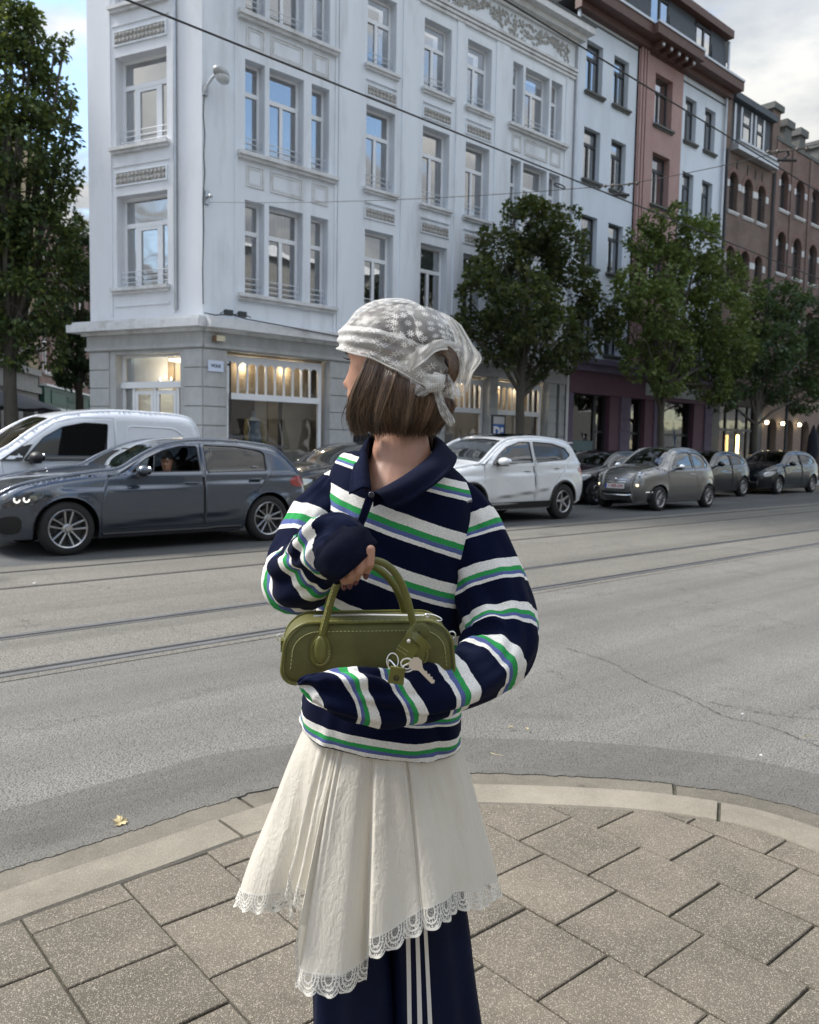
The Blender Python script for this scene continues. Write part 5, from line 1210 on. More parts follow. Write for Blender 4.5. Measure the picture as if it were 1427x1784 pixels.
# ---- dark grey-blue hatchback, nearest (world s -> local x = smid - s)
MT['bmw_paint'] = carpaint('slate_grey_car_paint', (.072, .088, .118), .65, .24)
sm = 5.05
t = thing('parked_car' if 0 else 'hatchback_car', 'dark slate grey hatchback with double-spoke wheels and the driver looking out', 'car', sn(sm, 11.18), HEAD)
grey_car = t
C = Car(w=.90, belt=.985, tumble=.36, wf=1.44, wb=-1.44, wr=.335, xf=2.24, xr=-2.18, zb=.20, belt_x=(-1.7, .72), crown=.045, r=.13, pf=.20, pr=.14, tw=.8, step=.06,
    profile=[(2.12, .2), (2.22, .34), (2.25, .52), (2.22, .66), (2.14, .76), (1.9, .88), (1.5, .965), (1.05, 1.03), (.72, 1.07), (.40, 1.24), (.05, 1.385), (-.35, 1.45), (-.85, 1.455), (-1.35, 1.42), (-1.72, 1.35), (-1.98, 1.14), (-2.12, .98), (-2.20, .80), (-2.21, .55), (-2.13, .30)],
    crease=[(1.7, .80, -2.05, .90, .035, 1), (1.0, .33, -1.0, .46, .030, -1), (-1.2, .62, -2.2, .74, .02, 1)], rear_glass='tint_glass')
wins = [[(.66, 1.0), (-.37, 1.015), (-.37, 1.385), (-.12, 1.38), (.12, 1.32), (.40, 1.19)], [(-.47, 1.015), (-1.43, 1.03), (-1.44, 1.28), (-1.36, 1.325), (-1.0, 1.375), (-.47, 1.39)]]
doors = [[(1.02, .30), (1.03, .60), (.92, .985), (.60, 1.05) if 0 else (.90, .99), (-.42, 1.005), (-.42, .30)][:3] + [(.80, 1.0)] + [(.42, 1.21), (.13, 1.345), (-.12, 1.402), (-.42, 1.412), (-.42, .30)],
    [(-.43, .30), (-.43, 1.412), (-1.0, 1.40), (-1.37, 1.345), (-1.50, 1.28), (-1.50, 1.0), (-1.30, .80), (-1.06, .60), (-1.02, .36)]]
C.sillz = .3
wins[0] = [(.62, 1.02), (-.37, 1.03), (-.37, 1.375), (-.12, 1.368), (.12, 1.31), (.38, 1.20)]
car_common(C, t, MT['bmw_paint'], wins, doors, open_front=True)
i_h = idx_near(C, .72, 1.07); i_r = idx_near(C, .0, 1.39); i_b = idx_near(C, -1.76, 1.33); i_t = idx_near(C, -2.12, .98)
C.top('front_bumper', 0, idx_near(C, 2.16, .75), MT['bmw_paint'], t); C.top('bonnet', idx_near(C, 2.16, .75), i_h, MT['bmw_paint'], t)
C.top('windscreen', i_h, i_r, MT['car_glass'], t); C.top('roof', i_r, i_b, MT['bmw_paint'], t); C.top('rear_window', i_b, i_t, MT['tint_glass'], t); C.top('tailgate', i_t, len(C.pts) - 1, MT['bmw_paint'], t)
put_wheels(C, t, make_wheel(.335, 5, .245, True), .80)
mirror(t, .52, .88, 1.02, MT['bmw_paint']); handle(t, C, -.22, .87, MT['bmw_paint']); handle(t, C, -1.22, .91, MT['bmw_paint'])
hl = smooth_poly([(2.18, .62), (1.90, .64), (1.62, .72), (1.52, .77), (1.75, .79), (2.0, .77), (2.16, .73)], 3)
C.patch('headlight', hl, [], MT['lamp_glass'], t, off=.004, step=.05)
for (cx_, cz_, w_) in ((2.00, .705, .030), (1.90, .71, .030)):
    for sd_ in (1, -1):
        y = (C.Y(cx_, cz_) + .006) * sd_; M3 = Matrix.Rotation(math.atan2(-(C.Y(cx_ + .01, cz_) - C.Y(cx_ - .01, cz_)) / .02, 1) * -sd_, 3, 'Z')
        b = MB(); pts = [Vector((cx_, y, cz_)) + M3 @ Vector(((w_ * math.cos(a)), .008 * sd_, .032 * math.sin(a))) for a in [PI * (1.0 + 1.2 * k / 12) for k in range(13)]]; b.tube(pts, .009, 6); b.build('running_light_ring', MT['drl'], t, smooth=True)
b = MB(); b.ell((2.16, .60, .36), (.05, .05, .05), 12, 8); b.ell((2.16, -.60, .36), (.05, .05, .05), 12, 8); b.build('fog_lamp', MT['lens'], t, smooth=True)
gr = smooth_poly([(2.17, .30), (1.98, .30), (1.95, .42), (2.0, .50), (2.17, .48)], 3); C.patch('bumper_grille', gr, [], MT['black'], t, off=.003, step=.06)
b = MB(); b.box(2.20, 2.30, -.42, -.04, .58, .76); b.box(2.20, 2.30, .04, .42, .58, .76); b.build('kidney_grille', MT['black'], t)
tl = smooth_poly([(-2.13, .93), (-1.98, .95), (-1.84, .88), (-1.92, .80), (-2.13, .80)], 3); C.patch('tail_light', tl, [], MT['red_lens'], t, off=.004, step=.06)
b = MB(); b.box(-1.74, -1.96, -.55, .55, 1.375, 1.395); b.build('roof_spoiler', MT['bmw_paint'], t)
b = MB(); b.prism([(-1.0, 0), (-.78, .07), (-.76, .07), (-.72, 0)], .02, M=Matrix.Translation((-.55, .01, 1.49)) @ RX); b.build('roof_antenna', MT['bmw_paint'], t)
for sd_ in (1, -1):
    b = MB(); b.tube([(x, sd_ * (C.Y(x, .235, 1.) - .0), .235 + .01 * (x < -.6)) for x in np.linspace(1.0, -1.0, 12)], .022, 6); b.build('side_skirt', MT['black'], t, smooth=True)
MT['sticker'] = mat('white_sticker', (.7, .7, .75), .5)
b = MB()
for k in range(4): yy = C.Y(-1.27, 1.08) + .004; b.tube([(-1.20 - .022 * k + .004, yy, 1.10), (-1.206 - .022 * k, yy, 1.085), (-1.215 - .022 * k, yy, 1.10)], .0035, 4)
b.build('window_sticker', MT['sticker'], t)
b = MB(); b.box(.98, 1.0, .2, .42, 1.2, 1.24) if 0 else b.box(.30, .34, -.12, .12, 1.26, 1.33); b.build('rear_view_mirror', MT['black'], t)

# ---- white panel van behind it
MT['van_paint'] = carpaint('white_van_paint', (.72, .75, .80), .0, .35)
sv = 4.55
t = thing('delivery_van', 'white panel van with a blank side panel parked behind the grey hatchback', 'van', sn(sv, 13.3), HEAD)
C = Car(w=.90, belt=1.12, tumble=.16, wf=1.35, wb=-1.25, wr=.32, xf=2.2, xr=-2.08, zb=.22, belt_x=(-.3, .95), crown=.05, r=.14, pf=.22, pr=.05,
    profile=[(2.08, .22), (2.18, .4), (2.17, .65), (2.08, .88), (1.75, 1.05), (1.30, 1.17), (.98, 1.30), (.62, 1.56), (.28, 1.75), (-.05, 1.83), (-.6, 1.885), (-1.2, 1.88), (-1.75, 1.85), (-1.96, 1.76), (-2.06, 1.50), (-2.10, 1.1), (-2.10, .6), (-2.05, .26)], crease=[(1.9, .72, -1.9, .74, .02, 1), (-.55, 1.22, -1.85, 1.22, .012, -1)])
C.rear_glass = 'car_glass'
wins = [[(.98, 1.13), (-.40, 1.14), (-.44, 1.70), (-.02, 1.71), (.30, 1.62)]]
doors = [[(1.02, .32), (1.08, 1.0), (1.10, 1.14), (.55, 1.50) if 0 else (.66, 1.44), (.32, 1.68), (0, 1.765), (-.56, 1.775), (-.58, .32)]]
wins[0] = [(.80, 1.13), (-.40, 1.14), (-.46, 1.68), (-.1, 1.69), (.22, 1.62), (.50, 1.46)]
car_common(C, t, MT['van_paint'], wins, doors, 'tint_glass')
i_h = idx_near(C, 1.1, 1.25); i_r = idx_near(C, .35, 1.72)
C.top('bonnet', 0, i_h, MT['van_paint'], t); C.top('windscreen', i_h, i_r, MT['car_glass'], t); C.top('roof', i_r, len(C.pts) - 1, MT['van_paint'], t)
put_wheels(C, t, make_wheel(.32, 10, .2, False), .80)
mirror(t, .68, .93, 1.14, MT['black'], 1.15)
tri = [(1.12, 1.13), (.82, 1.13), (.66, 1.36), (.80, 1.34)]; C.patch('quarter_panel_trim', tri, [], MT['black'], t, off=.003, step=.1)
pn = rnd_poly([(-.72, 1.16), (-.76, 1.66), (-1.55, 1.64), (-1.80, 1.45), (-1.88, 1.16)], .10, 5)
for sd_ in (1, -1):
    b = MB(); pp = [(x, sd_ * (C.Y(x, z) + .001), z) for x, z in pn]; b.tube(pp + [pp[0]], .011, 6, cap=False); b.build('panel_groove', MT['van_paint'], t, smooth=True)
handle(t, C, -.46, .95, MT['black']); b = MB(); b.tube([(-.1, .0, 1.86), (-.16, 0, 1.98)], .008, 6); b.build('aerial', MT['black'], t)
b = MB(); b.ell((2.0, .66, .78), (.16, .12, .12), 14, 8); b.ell((2.0, -.66, .78), (.16, .12, .12), 14, 8); b.build('headlight', MT['lens'], t, smooth=True)

# ---- white SUV
MT['suv_paint'] = carpaint('white_suv_paint', (.66, .68, .70), .0, .3)
ss = 12.15
t = thing('suv_car', 'white compact SUV with black sills driving just right of the woman', 'car', sn(ss, 11.22), HEAD)
C = Car(w=.92, belt=1.11, tumble=.30, wf=1.36, wb=-1.34, wr=.36, xf=2.18, xr=-2.18, zb=.26, belt_x=(-1.6, .80), crown=.05, r=.13, pf=.20, pr=.14, clad=True, lip=.028, rear_glass='tint_glass',
    profile=[(2.08, .26), (2.18, .45), (2.20, .72), (2.14, .90), (1.95, .98), (1.4, 1.08), (.98, 1.15), (.62, 1.36), (.28, 1.54), (-.1, 1.625), (-.7, 1.65), (-1.3, 1.62), (-1.78, 1.55), (-1.98, 1.35), (-2.14, 1.10), (-2.22, .88), (-2.22, .60), (-2.12, .32)],
    crease=[(1.8, .86, -2.0, 1.0, .03, 1), (.9, .46, -.9, .62, .05, -1)])
wins = [[(.80, 1.12), (-.40, 1.15), (-.40, 1.55), (-.1, 1.545), (.30, 1.44), (.55, 1.30)], [(-.50, 1.15), (-1.45, 1.21), (-1.64, 1.30), (-1.50, 1.44), (-1.1, 1.53), (-.50, 1.555)]]
doors = [[(.98, .36), (1.02, .8), (.98, 1.11), (.60, 1.345) if 0 else (.62, 1.33), (.33, 1.495), (0, 1.575), (-.45, 1.59), (-.45, .36)], [(-.46, .36), (-.46, 1.59), (-1.1, 1.565), (-1.52, 1.475), (-1.66, 1.36), (-1.40, .98), (-1.10, .78), (-.90, .50), (-.88, .36)]]
car_common(C, t, MT['suv_paint'], wins, doors)
i_h = idx_near(C, .98, 1.15); i_r = idx_near(C, .25, 1.55); i_b = idx_near(C, -1.8, 1.53); i_t = idx_near(C, -2.12, 1.12)
C.top('front_bumper', 0, idx_near(C, 2.14, .90), MT['suv_paint'], t); C.top('bonnet', idx_near(C, 2.14, .90), i_h, MT['suv_paint'], t); C.top('windscreen', i_h, i_r, MT['car_glass'], t)
C.top('roof', i_r, i_b, MT['suv_paint'], t); C.top('rear_window', i_b, i_t, MT['tint_glass'], t); C.top('tailgate', i_t, len(C.pts) - 1, MT['suv_paint'], t)
b = MB(); b.box(-.9, .1, -.45, .45, 1.695, 1.705); b.build('sunroof', MT['tint_glass'], t)
sl = [(.95, .27), (.95, .40), (-.93, .40), (-.93, .27)]; C.patch('sill_cladding', sl, [], MT['black'], t, off=.012, step=.1)
for sd_ in (1, -1):
    b = MB(); b.tube([(.15, sd_ * .60, 1.60), (-.2, sd_ * .61, 1.665), (-1.2, sd_ * .6, 1.655), (-1.6, sd_ * .58, 1.60)], .016, 6); b.build('roof_rail', MT['black'], t, smooth=True)
b = MB(); b.box(-1.76, -2.0, -.6, .6, 1.545, 1.57); b.build('roof_spoiler', MT['suv_paint'], t)
put_wheels(C, t, make_wheel(.36, 5, .225, False, 'alloy'), .82); mirror(t, .62, .90, 1.14, MT['suv_paint'], 1.1); handle(t, C, -.22, .99, MT['suv_paint']); handle(t, C, -1.15, 1.04, MT['suv_paint'])
tl = smooth_poly([(-2.10, 1.02), (-1.98, 1.05), (-1.92, 1.0), (-2.0, .90), (-2.12, .90)], 3); C.patch('tail_light', tl, [], MT['red_lens'], t, off=.004, step=.06)
b = MB(); b.ell((2.0, .68, .82), (.16, .1, .07), 14, 8); b.ell((2.0, -.68, .82), (.16, .1, .07), 14, 8); b.build('headlight', MT['lens'], t, smooth=True)

# ---- small grey retro car
MT['retro_paint'] = carpaint('warm_grey_car_paint', (.20, .197, .186), .55, .24)
sf = 18.55
t = thing('small_retro_car', 'small rounded grey two-door car with lit round lamps and a chrome bumper strip', 'car', sn(sf, 11.25), HEAD)
C = Car(w=.80, belt=.96, tumble=.34, wf=1.16, wb=-1.13, wr=.29, xf=1.80, xr=-1.76, zb=.20, belt_x=(-.9, .62), crown=.06, r=.18, pf=.24, pr=.2,
    profile=[(1.66, .20), (1.76, .34), (1.79, .52), (1.77, .68), (1.68, .84), (1.45, .94), (1.12, 1.0), (.82, 1.05), (.52, 1.26), (.22, 1.42), (-.1, 1.475), (-.55, 1.485), (-.98, 1.43), (-1.30, 1.28), (-1.52, 1.05), (-1.68, .92), (-1.76, .72), (-1.74, .45), (-1.64, .25)],
    crease=[(1.3, .84, -1.6, .84, .03, 1)], rear_glass='car_glass')
wins = [[(.66, 1.0), (-.38, 1.0), (-.38, 1.40), (-.05, 1.39), (.20, 1.34), (.42, 1.22)], [(-.46, 1.0), (-1.08, 1.02), (-1.18, 1.10), (-.98, 1.30), (-.75, 1.375), (-.46, 1.40)]]
doors = [[(.78, .30), (.80, .7), (.78, .97), (.46, 1.235), (.22, 1.38), (-.05, 1.425), (-.42, 1.43), (-.44, .9), (-.60, .6), (-.60, .30)]]
wins[0] = [(.60, 1.0), (-.38, 1.0), (-.38, 1.395), (-.05, 1.385), (.18, 1.34), (.40, 1.20)]
car_common(C, t, MT['retro_paint'], wins, doors)
i_h = idx_near(C, .82, 1.05); i_r = idx_near(C, .2, 1.43); i_b = idx_near(C, -1.0, 1.42); i_t = idx_near(C, -1.5, 1.07)
C.top('front_bumper', 0, idx_near(C, 1.74, .76), MT['retro_paint'], t); C.top('bonnet', idx_near(C, 1.74, .76), i_h, MT['retro_paint'], t); C.top('windscreen', i_h, i_r, MT['car_glass'], t)
C.top('roof', i_r, i_b, MT['retro_paint'], t); C.top('rear_window', i_b, i_t, MT['tint_glass'], t); C.top('tailgate', i_t, len(C.pts) - 1, MT['retro_paint'], t)
put_wheels(C, t, make_wheel(.29, 12, .20, False), .71); mirror(t, .48, .80, 1.02, MT['chrome'], .9); handle(t, C, -.34, .86, MT['chrome'])
for sd_ in (1, -1):
    for (x, y, z, rr, m_) in ((1.63, .52, .80, .098, 'lens'), (1.72, .50, .60, .078, 'drl_warm')):
        Mr = Matrix.Rotation(sd_ * .42, 3, 'Z') @ Matrix.Rotation(-.18 if z > .7 else 0, 3, 'Y'); c0 = Vector((x, sd_ * y, z))
        b = MB(); b.ell(c0, (.035, rr, rr * (.82 if z < .7 else 1)), 18, 10, M=Mr); o = b.build('headlight' if z > .7 else 'running_lamp', MT[m_], t, smooth=True)
        b = MB(); b.tube([c0 + Mr @ Vector((.016, (rr + .006) * math.cos(a), (rr + .006) * math.sin(a) * (.82 if z < .7 else 1))) for a in [2 * PI * k / 24 for k in range(25)]], .010, 6, cap=False); b.build('lamp_rim', MT['chrome'] if z > .7 else MT['retro_paint'], o, smooth=True)
        if z > .7: b = MB(); b.ell(c0 + Mr @ Vector((.03, 0, 0)), (.012, .035, .035), 10, 6, M=Mr); b.build('lamp_bulb', MT['black'], o, smooth=True)
def front_bar(t, C, z, y0, y1, xo, r, mt, name, droop=0., n=13):
    pts = []
    for k in range(n):
        y = y0 + (y1 - y0) * k / (n - 1); i = min(range(len(C.pts) // 2), key=lambda q: abs(C.pts[q][1] - z)); x = C.pts[i][0]; ye = C.Y(x, z, 0.)
        xx = x + C.crown * (1 - min(1, abs(y / ye)) ** 2.2) + xo - (max(0, abs(y) - ye) * .9)
        pts.append((xx, y, z + droop * (abs(2 * k / (n - 1) - 1) ** 6)))
    b = MB(); b.tube(pts, r, 8); return b.build(name, mt, t, smooth=True)
front_bar(t, C, .365, -.50, .50, .0, .02, MT['chrome'], 'bumper_trim', .07); front_bar(t, C, .73, -.30, .30, .005, .012, MT['chrome'], 'grille_bar'); front_bar(t, C, .68, -.26, .26, .0, .009, MT['chrome'], 'grille_bar')
front_bar(t, C, .44, -.42, .42, -.045, .06, MT['black'], 'lower_grille')
b = MB(); b.ell((1.845, 0, .73), (.014, .045, .045), 14, 8); b.build('badge', MT['chrome'], t, smooth=True)
plate(t, 1.868, .575, '1-VER-374')
for sd_ in (1, -1):
    b = MB(); b.tube([(1.58, sd_ * .66, .44), (1.40, sd_ * .735, .445)], .014, 6); b.build('bumper_insert', MT['chrome'], t)

# ---- dark parked cars
MT['black_paint'] = carpaint('black_car_paint', (.008, .009, .011), .3, .22); MT['navy_paint'] = carpaint('blue_black_car_paint', (.008, .011, .017), .4, .22); MT['dark_grey_paint'] = carpaint('dark_grey_car_paint', (.018, .018, .018), .4, .24)
def dark_car(label, s_, n_, paint, wheelm, plate_t=None, hgt=1.0, L=1.0, lights=True):
    t = thing('parked_car', label, 'car', sn(s_, n_), HEAD, 'dark cars parked along the far kerb')
    pr = [(2.0, .2), (2.09, .36), (2.10, .55), (2.06, .70), (1.90, .82), (1.5, .93), (1.1, 1.0), (.85, 1.05), (.50, 1.26), (.15, 1.40), (-.3, 1.445), (-.8, 1.44), (-1.3, 1.39), (-1.68, 1.28), (-1.9, 1.08), (-2.02, .92), (-2.08, .70), (-2.06, .45), (-1.98, .26)]
    C = Car(w=.87, belt=.97, tumble=.34, wf=1.28 * L, wb=-1.28 * L, wr=.32, xf=2.1 * L, xr=-2.08 * L, zb=.2, belt_x=(-1.5, .80), crown=.05, r=.13, pf=.24, pr=.18, step=.09, rear_glass='tint_glass', profile=[(a * L, b_ * hgt if b_ > .9 else b_) for a, b_ in pr], crease=[(1.6, .76, -1.9, .86, .03, 1)])
    wins = [[(.70 * L, 1.0), (-.36, 1.02), (-.36, 1.35 * hgt), (-.08, 1.34 * hgt), (.22, 1.28 * hgt), (.46, 1.17 * hgt)], [(-.46, 1.02), (-1.36 * L, 1.05), (-1.50 * L, 1.12), (-1.28 * L, 1.27 * hgt), (-.9, 1.34 * hgt), (-.46, 1.355 * hgt)]]
    doors = [[(.88 * L, .3), (.90 * L, .97), (.52, 1.19 * hgt), (.22, 1.33 * hgt), (-.1, 1.382 * hgt), (-.41, 1.385 * hgt), (-.41, .3)]]
    car_common(C, t, paint, wins, doors)
    ih = idx_near(C, .85 * L, 1.05 * hgt); ir = idx_near(C, .12 * L, 1.4 * hgt); ib = idx_near(C, -1.7 * L, 1.26 * hgt); it_ = idx_near(C, -2.0 * L, .95)
    C.top('bonnet', 0, ih, paint, t); C.top('windscreen', ih, ir, MT['car_glass'], t); C.top('roof', ir, ib, paint, t); C.top('rear_window', ib, it_, MT['tint_glass'], t); C.top('tailgate', it_, len(C.pts) - 1, paint, t)
    put_wheels(C, t, wheelm, .77); mirror(t, .58 * L, .85, 1.03, paint); handle(t, C, -.22, .87, MT['chrome'])
    hl = smooth_poly([(1.98 * L, .62), (1.70 * L, .66), (1.50 * L, .78), (1.75 * L, .79), (1.96 * L, .74)], 3); C.patch('headlight', hl, [], MT['lens'], t, off=.004, step=.08)
    tl = smooth_poly([(-2.0 * L, .70), (-1.90 * L, .72), (-1.78 * L, .95), (-1.86 * L, .97), (-1.97 * L, .90)], 3); C.patch('tail_light', tl, [], MT['red_lens'], t, off=.004, step=.08)
    for sd_ in (1, -1):
        b = MB(); b.ell((1.93 * L, sd_ * .52, .70), (.07, .15, .055), 12, 8, M=Matrix.Rotation(-sd_ * .5, 3, 'Z')); b.build('headlight', MT['lens'], t, smooth=True)
    front_bar(t, C, .40, -.45, .45, -.03, .07, MT['black'], 'lower_grille'); front_bar(t, C, .60, -.3, .3, .0, .022, MT['dark_alloy'], 'grille_bar'); plate(t, 2.16 * L, .50, plate_t or '1-KLB-206')
    return t
dw = make_wheel(.32, 8, .21, False)
dark_car('black car with bright headlight half hidden between grey hatchback and woman', 10.35, 13.35, MT['dark_grey_paint'], dw, hgt=1.0)
dark_car('dark car mostly hidden behind the small retro car', 18.95, 13.3, MT['black_paint'], dw, hgt=.95)
dark_car('black hatchback parked right behind the small retro car', 24.45, 13.3, MT['black_paint'], dw, hgt=.98, L=.93)
dark_car('blue-black estate car at the right edge with its front showing', 29.6, 13.3, MT['navy_paint'], dw, '1-SDK-981', hgt=1.02, L=1.08)
# ================================================================ the woman
MT['skin'] = mat('skin', (.40, .215, .145), .48, var=.06, vscale=30, bump=.08, bscale=300)
def set_skin():
    m = MT['skin']; p = next(n for n in m.node_tree.nodes if n.type == 'BSDF_PRINCIPLED'); p.inputs['Subsurface Weight'].default_value = .12; p.inputs['Subsurface Radius'].default_value = (.012, .004, .002); p.inputs['Subsurface Scale'].default_value = 1.0
set_skin()
def knit(name, striped=True, rib=False):
    m = bpy.data.materials.new(name); m.use_nodes = True; t = NT(m.node_tree); t.n.clear()
    uv = t.add('ShaderNodeUVMap', uv_map='UVMap'); s_ = t.add('ShaderNodeSeparateXYZ', {0: uv.outputs[0]}); tcn = t.add('ShaderNodeTexCoord')
    navy = (.0032, .0055, .022, 1)
    if striped:
        wob = t.add('ShaderNodeTexNoise', {'Vector': tcn.outputs['Object'], 'Scale': 160, 'Detail': 2}); w2_ = t.add('ShaderNodeTexNoise', {'Vector': tcn.outputs['Object'], 'Scale': 14, 'Detail': 2})
        v = t.math('ADD', s_.outputs[1], t.math('ADD', t.math('MULTIPLY', t.math('SUBTRACT', wob.outputs[0], .5), .02), t.math('MULTIPLY', t.math('SUBTRACT', w2_.outputs[0], .5), .05)))
        f = t.math('FRACT', v)
        col = t.ramp(f, [(0, (.74, .73, .69, 1)), (.195, (.035, .30, .085, 1)), (.30, (.095, .125, .30, 1)), (.385, (.74, .73, .69, 1)), (.465, navy)], 'CONSTANT')
    else: col = navy
    nz = t.add('ShaderNodeTexNoise', {'Vector': tcn.outputs['Object'], 'Scale': 420, 'Detail': 2})
    if rib:
        wr_ = t.add('ShaderNodeTexWave', {'Vector': uv.outputs[0], 'Scale': 26, 'Distortion': .3}, bands_direction='X'); col = t.mix(wr_.outputs[0], (.0022, .004, .017, 1), (.011, .016, .048, 1))  # light and shade of the ribs put into the colour: crests lighter, furrows darker
    if isinstance(col, tuple):
        rgb = t.add('ShaderNodeRGB'); rgb.outputs[0].default_value = col; col = rgb.outputs[0]
    sp2 = t.mix(t.ramp(nz.outputs[0], [(.45, g1(0)), (.7, g1(.35))]), col, (.16, .17, .22, 1)) if not striped else col
    sc = t.math('ADD', t.math('MULTIPLY', nz.outputs[0], .7), .65)
    cc = t.add('ShaderNodeVectorMath', {0: sp2 if striped else col, 1: t.add('ShaderNodeCombineXYZ', {0: sc, 1: sc, 2: sc}).outputs[0]}, operation='MULTIPLY').outputs[0]
    p = t.add('ShaderNodeBsdfPrincipled', {'Base Color': cc, 'Roughness': .95, 'Sheen Weight': .03, 'Sheen Roughness': .5, 'Specular IOR Level': .06})
    wu = t.add('ShaderNodeTexWave', {'Vector': uv.outputs[0], 'Scale': 42 if not rib else 34, 'Distortion': .4}, bands_direction='X')
    b = t.add('ShaderNodeBump', {'Height': wu.outputs[0], 'Strength': .22 if not rib else .9, 'Distance': .002}); b2 = t.add('ShaderNodeBump', {'Height': nz.outputs[0], 'Strength': .35, 'Distance': .002, 'Normal': b.outputs[0]})
    t.l.new(b2.outputs[0], p.inputs['Normal']); t.add('ShaderNodeOutputMaterial', {0: p.outputs[0]}); return m
MT['knit'] = knit('striped_knit'); MT['rib'] = knit('navy_rib_knit', False, True); MT['navy_knit'] = knit('plain_navy_knit', False)
pg = at(665, 1290, 1.5)
W_ = thing('person', 'woman in white lace headscarf and striped navy jumper looking away, green bag in hand', 'person', (pg.x, 1.55, ZK))
WO = Vector(W_.location)
def wl(p): return Vector(p) - WO
# ---------------- head (local frame: x towards face, y to her left, z up from the eye line)
HC = at(686, 632, 1.56); fd = Vector((-.90, .43, 0)).normalized(); lf_ = Vector((0, 0, 1)).cross(fd)
def hp(x, y, z): return wl(HC + fd * x + lf_ * y + Vector((0, 0, z)))
zs = [-.16, -.135, -.118, -.108, -.095, -.082, -.076, -.070, -.062, -.052, -.044, -.036, -.026, -.012, .0, .014, .03, .055, .08, .1, .113, .118]
zs = [z if z <= .03 else .03 + (z - .03) * .88 for z in zs]
xf = [.010, .030, .052, .078, .088, .0875, .0905, .0885, .092, .0895, .0895, .0895, .0885, .086, .084, .089, .094, .092, .078, .055, .025, .0]
xbk = [-.058, -.058, -.060, -.062, -.064, -.066, -.068, -.07, -.074, -.08, -.084, -.088, -.092, -.097, -.099, -.101, -.102, -.096, -.080, -.056, -.026, -.0]
hw = [.050, .050, .050, .050, .053, .056, .057, .058, .060, .0625, .064, .066, .068, .071, .0725, .0735, .074, .071, .060, .042, .019, .001]
nose = {-.052: .005, -.044: .017, -.036: .021, -.026: .015, -.012: .008, .0: .003}
b = MB(); rows = []
for i, z in enumerate(zs):
    row = []
    for k in range(40):
        a = 2 * PI * k / 40; ca, sa = math.cos(a), math.sin(a); xr_ = xf[i] if ca > 0 else -xbk[i]
        x = xr_ * abs(ca) ** (.82 if ca > 0 else .95) * (1 if ca > 0 else -1); y = hw[i] * (abs(sa) ** .9) * (1 if sa > 0 else -1)
        if ca > 0: x += nose.get(z, 0) * math.exp(-(sa / .17) ** 2); x -= .009 * math.exp(-((abs(sa) - .42) / .16) ** 2) * math.exp(-(z / .012) ** 2)
        row.append(hp(x, y, z))
    rows.append(row)
b.grid(rows, True, flip=False); b.f.append(tuple(range(39, -1, -1))); b.m.append(0); n_ = len(rows) * 40; b.f.append(tuple(range(n_ - 40, n_))); b.m.append(0)
P_ = lambda x, y, Y: wl(at(x, y, Y))
b.tube([P_(700, 700, 1.57), P_(700, 760, 1.55), P_(699, 800, 1.545), P_(700, 850, 1.54)], [.049, .0495, .058, .07], 24)
# trunk, arms, legs
b.tube([P_(700, 786, 1.552), P_(699, 812, 1.55), P_(697, 850, 1.55), P_(690, 950, 1.55), P_(680, 1080, 1.55), P_(672, 1200, 1.56), P_(668, 1330, 1.56)], [.052, .068, .092, .102, .092, .105, .11], 24)
b.tube([P_(785, 885, 1.55), P_(850, 1000, 1.50), P_(882, 1125, 1.43)], [.036, .034, .028], 14); b.tube([P_(882, 1125, 1.43), P_(835, 1185, 1.35), P_(760, 1204, 1.265), P_(600, 1206, 1.195)], [.028, .027, .025, .019], 14)
b.tube([P_(640, 880, 1.55), P_(552, 940, 1.49), P_(522, 1005, 1.42)], [.034, .032, .028], 14); b.tube([P_(522, 1005, 1.42), P_(570, 968, 1.29), P_(604, 958, 1.22)], [.028, .028, .022], 14)
for xx in (628, 722): b.tube([P_(xx, 1320, 1.56), P_(xx - 2, 1560, 1.55), P_(xx, 1800, 1.55), P_(xx, 2080, 1.57)], [.085, .065, .048, .038], 16)
# right hand over the bag handle
fing = [[(634, 940, 1.21), (645, 958, 1.184), (644, 982, 1.183), (638, 999, 1.200)], [(616, 954, 1.21), (628, 972, 1.180), (626, 994, 1.180), (620, 1009, 1.199)],
        [(600, 966, 1.21), (611, 985, 1.182), (611, 1003, 1.184), (610, 1016, 1.200)], [(586, 980, 1.215), (596, 996, 1.190), (598, 1009, 1.190), (600, 1018, 1.204)]]
b.ell(P_(612, 950, 1.228), (.036, .018, .032), 16, 10)
for k, f in enumerate(fing): rr_ = (.0078, .0080, .0074, .0066)[k]; b.tube([P_(*q) for q in f], [rr_ * 1.05, rr_, rr_ * .95, rr_ * .72], 10); b.ell(P_(*f[-1]), (rr_ * .75,) * 3, 8, 6)
b.tube([P_(604, 962, 1.245), P_(622, 984, 1.262), P_(640, 990, 1.248)], [.011, .0095, .0075], 10)
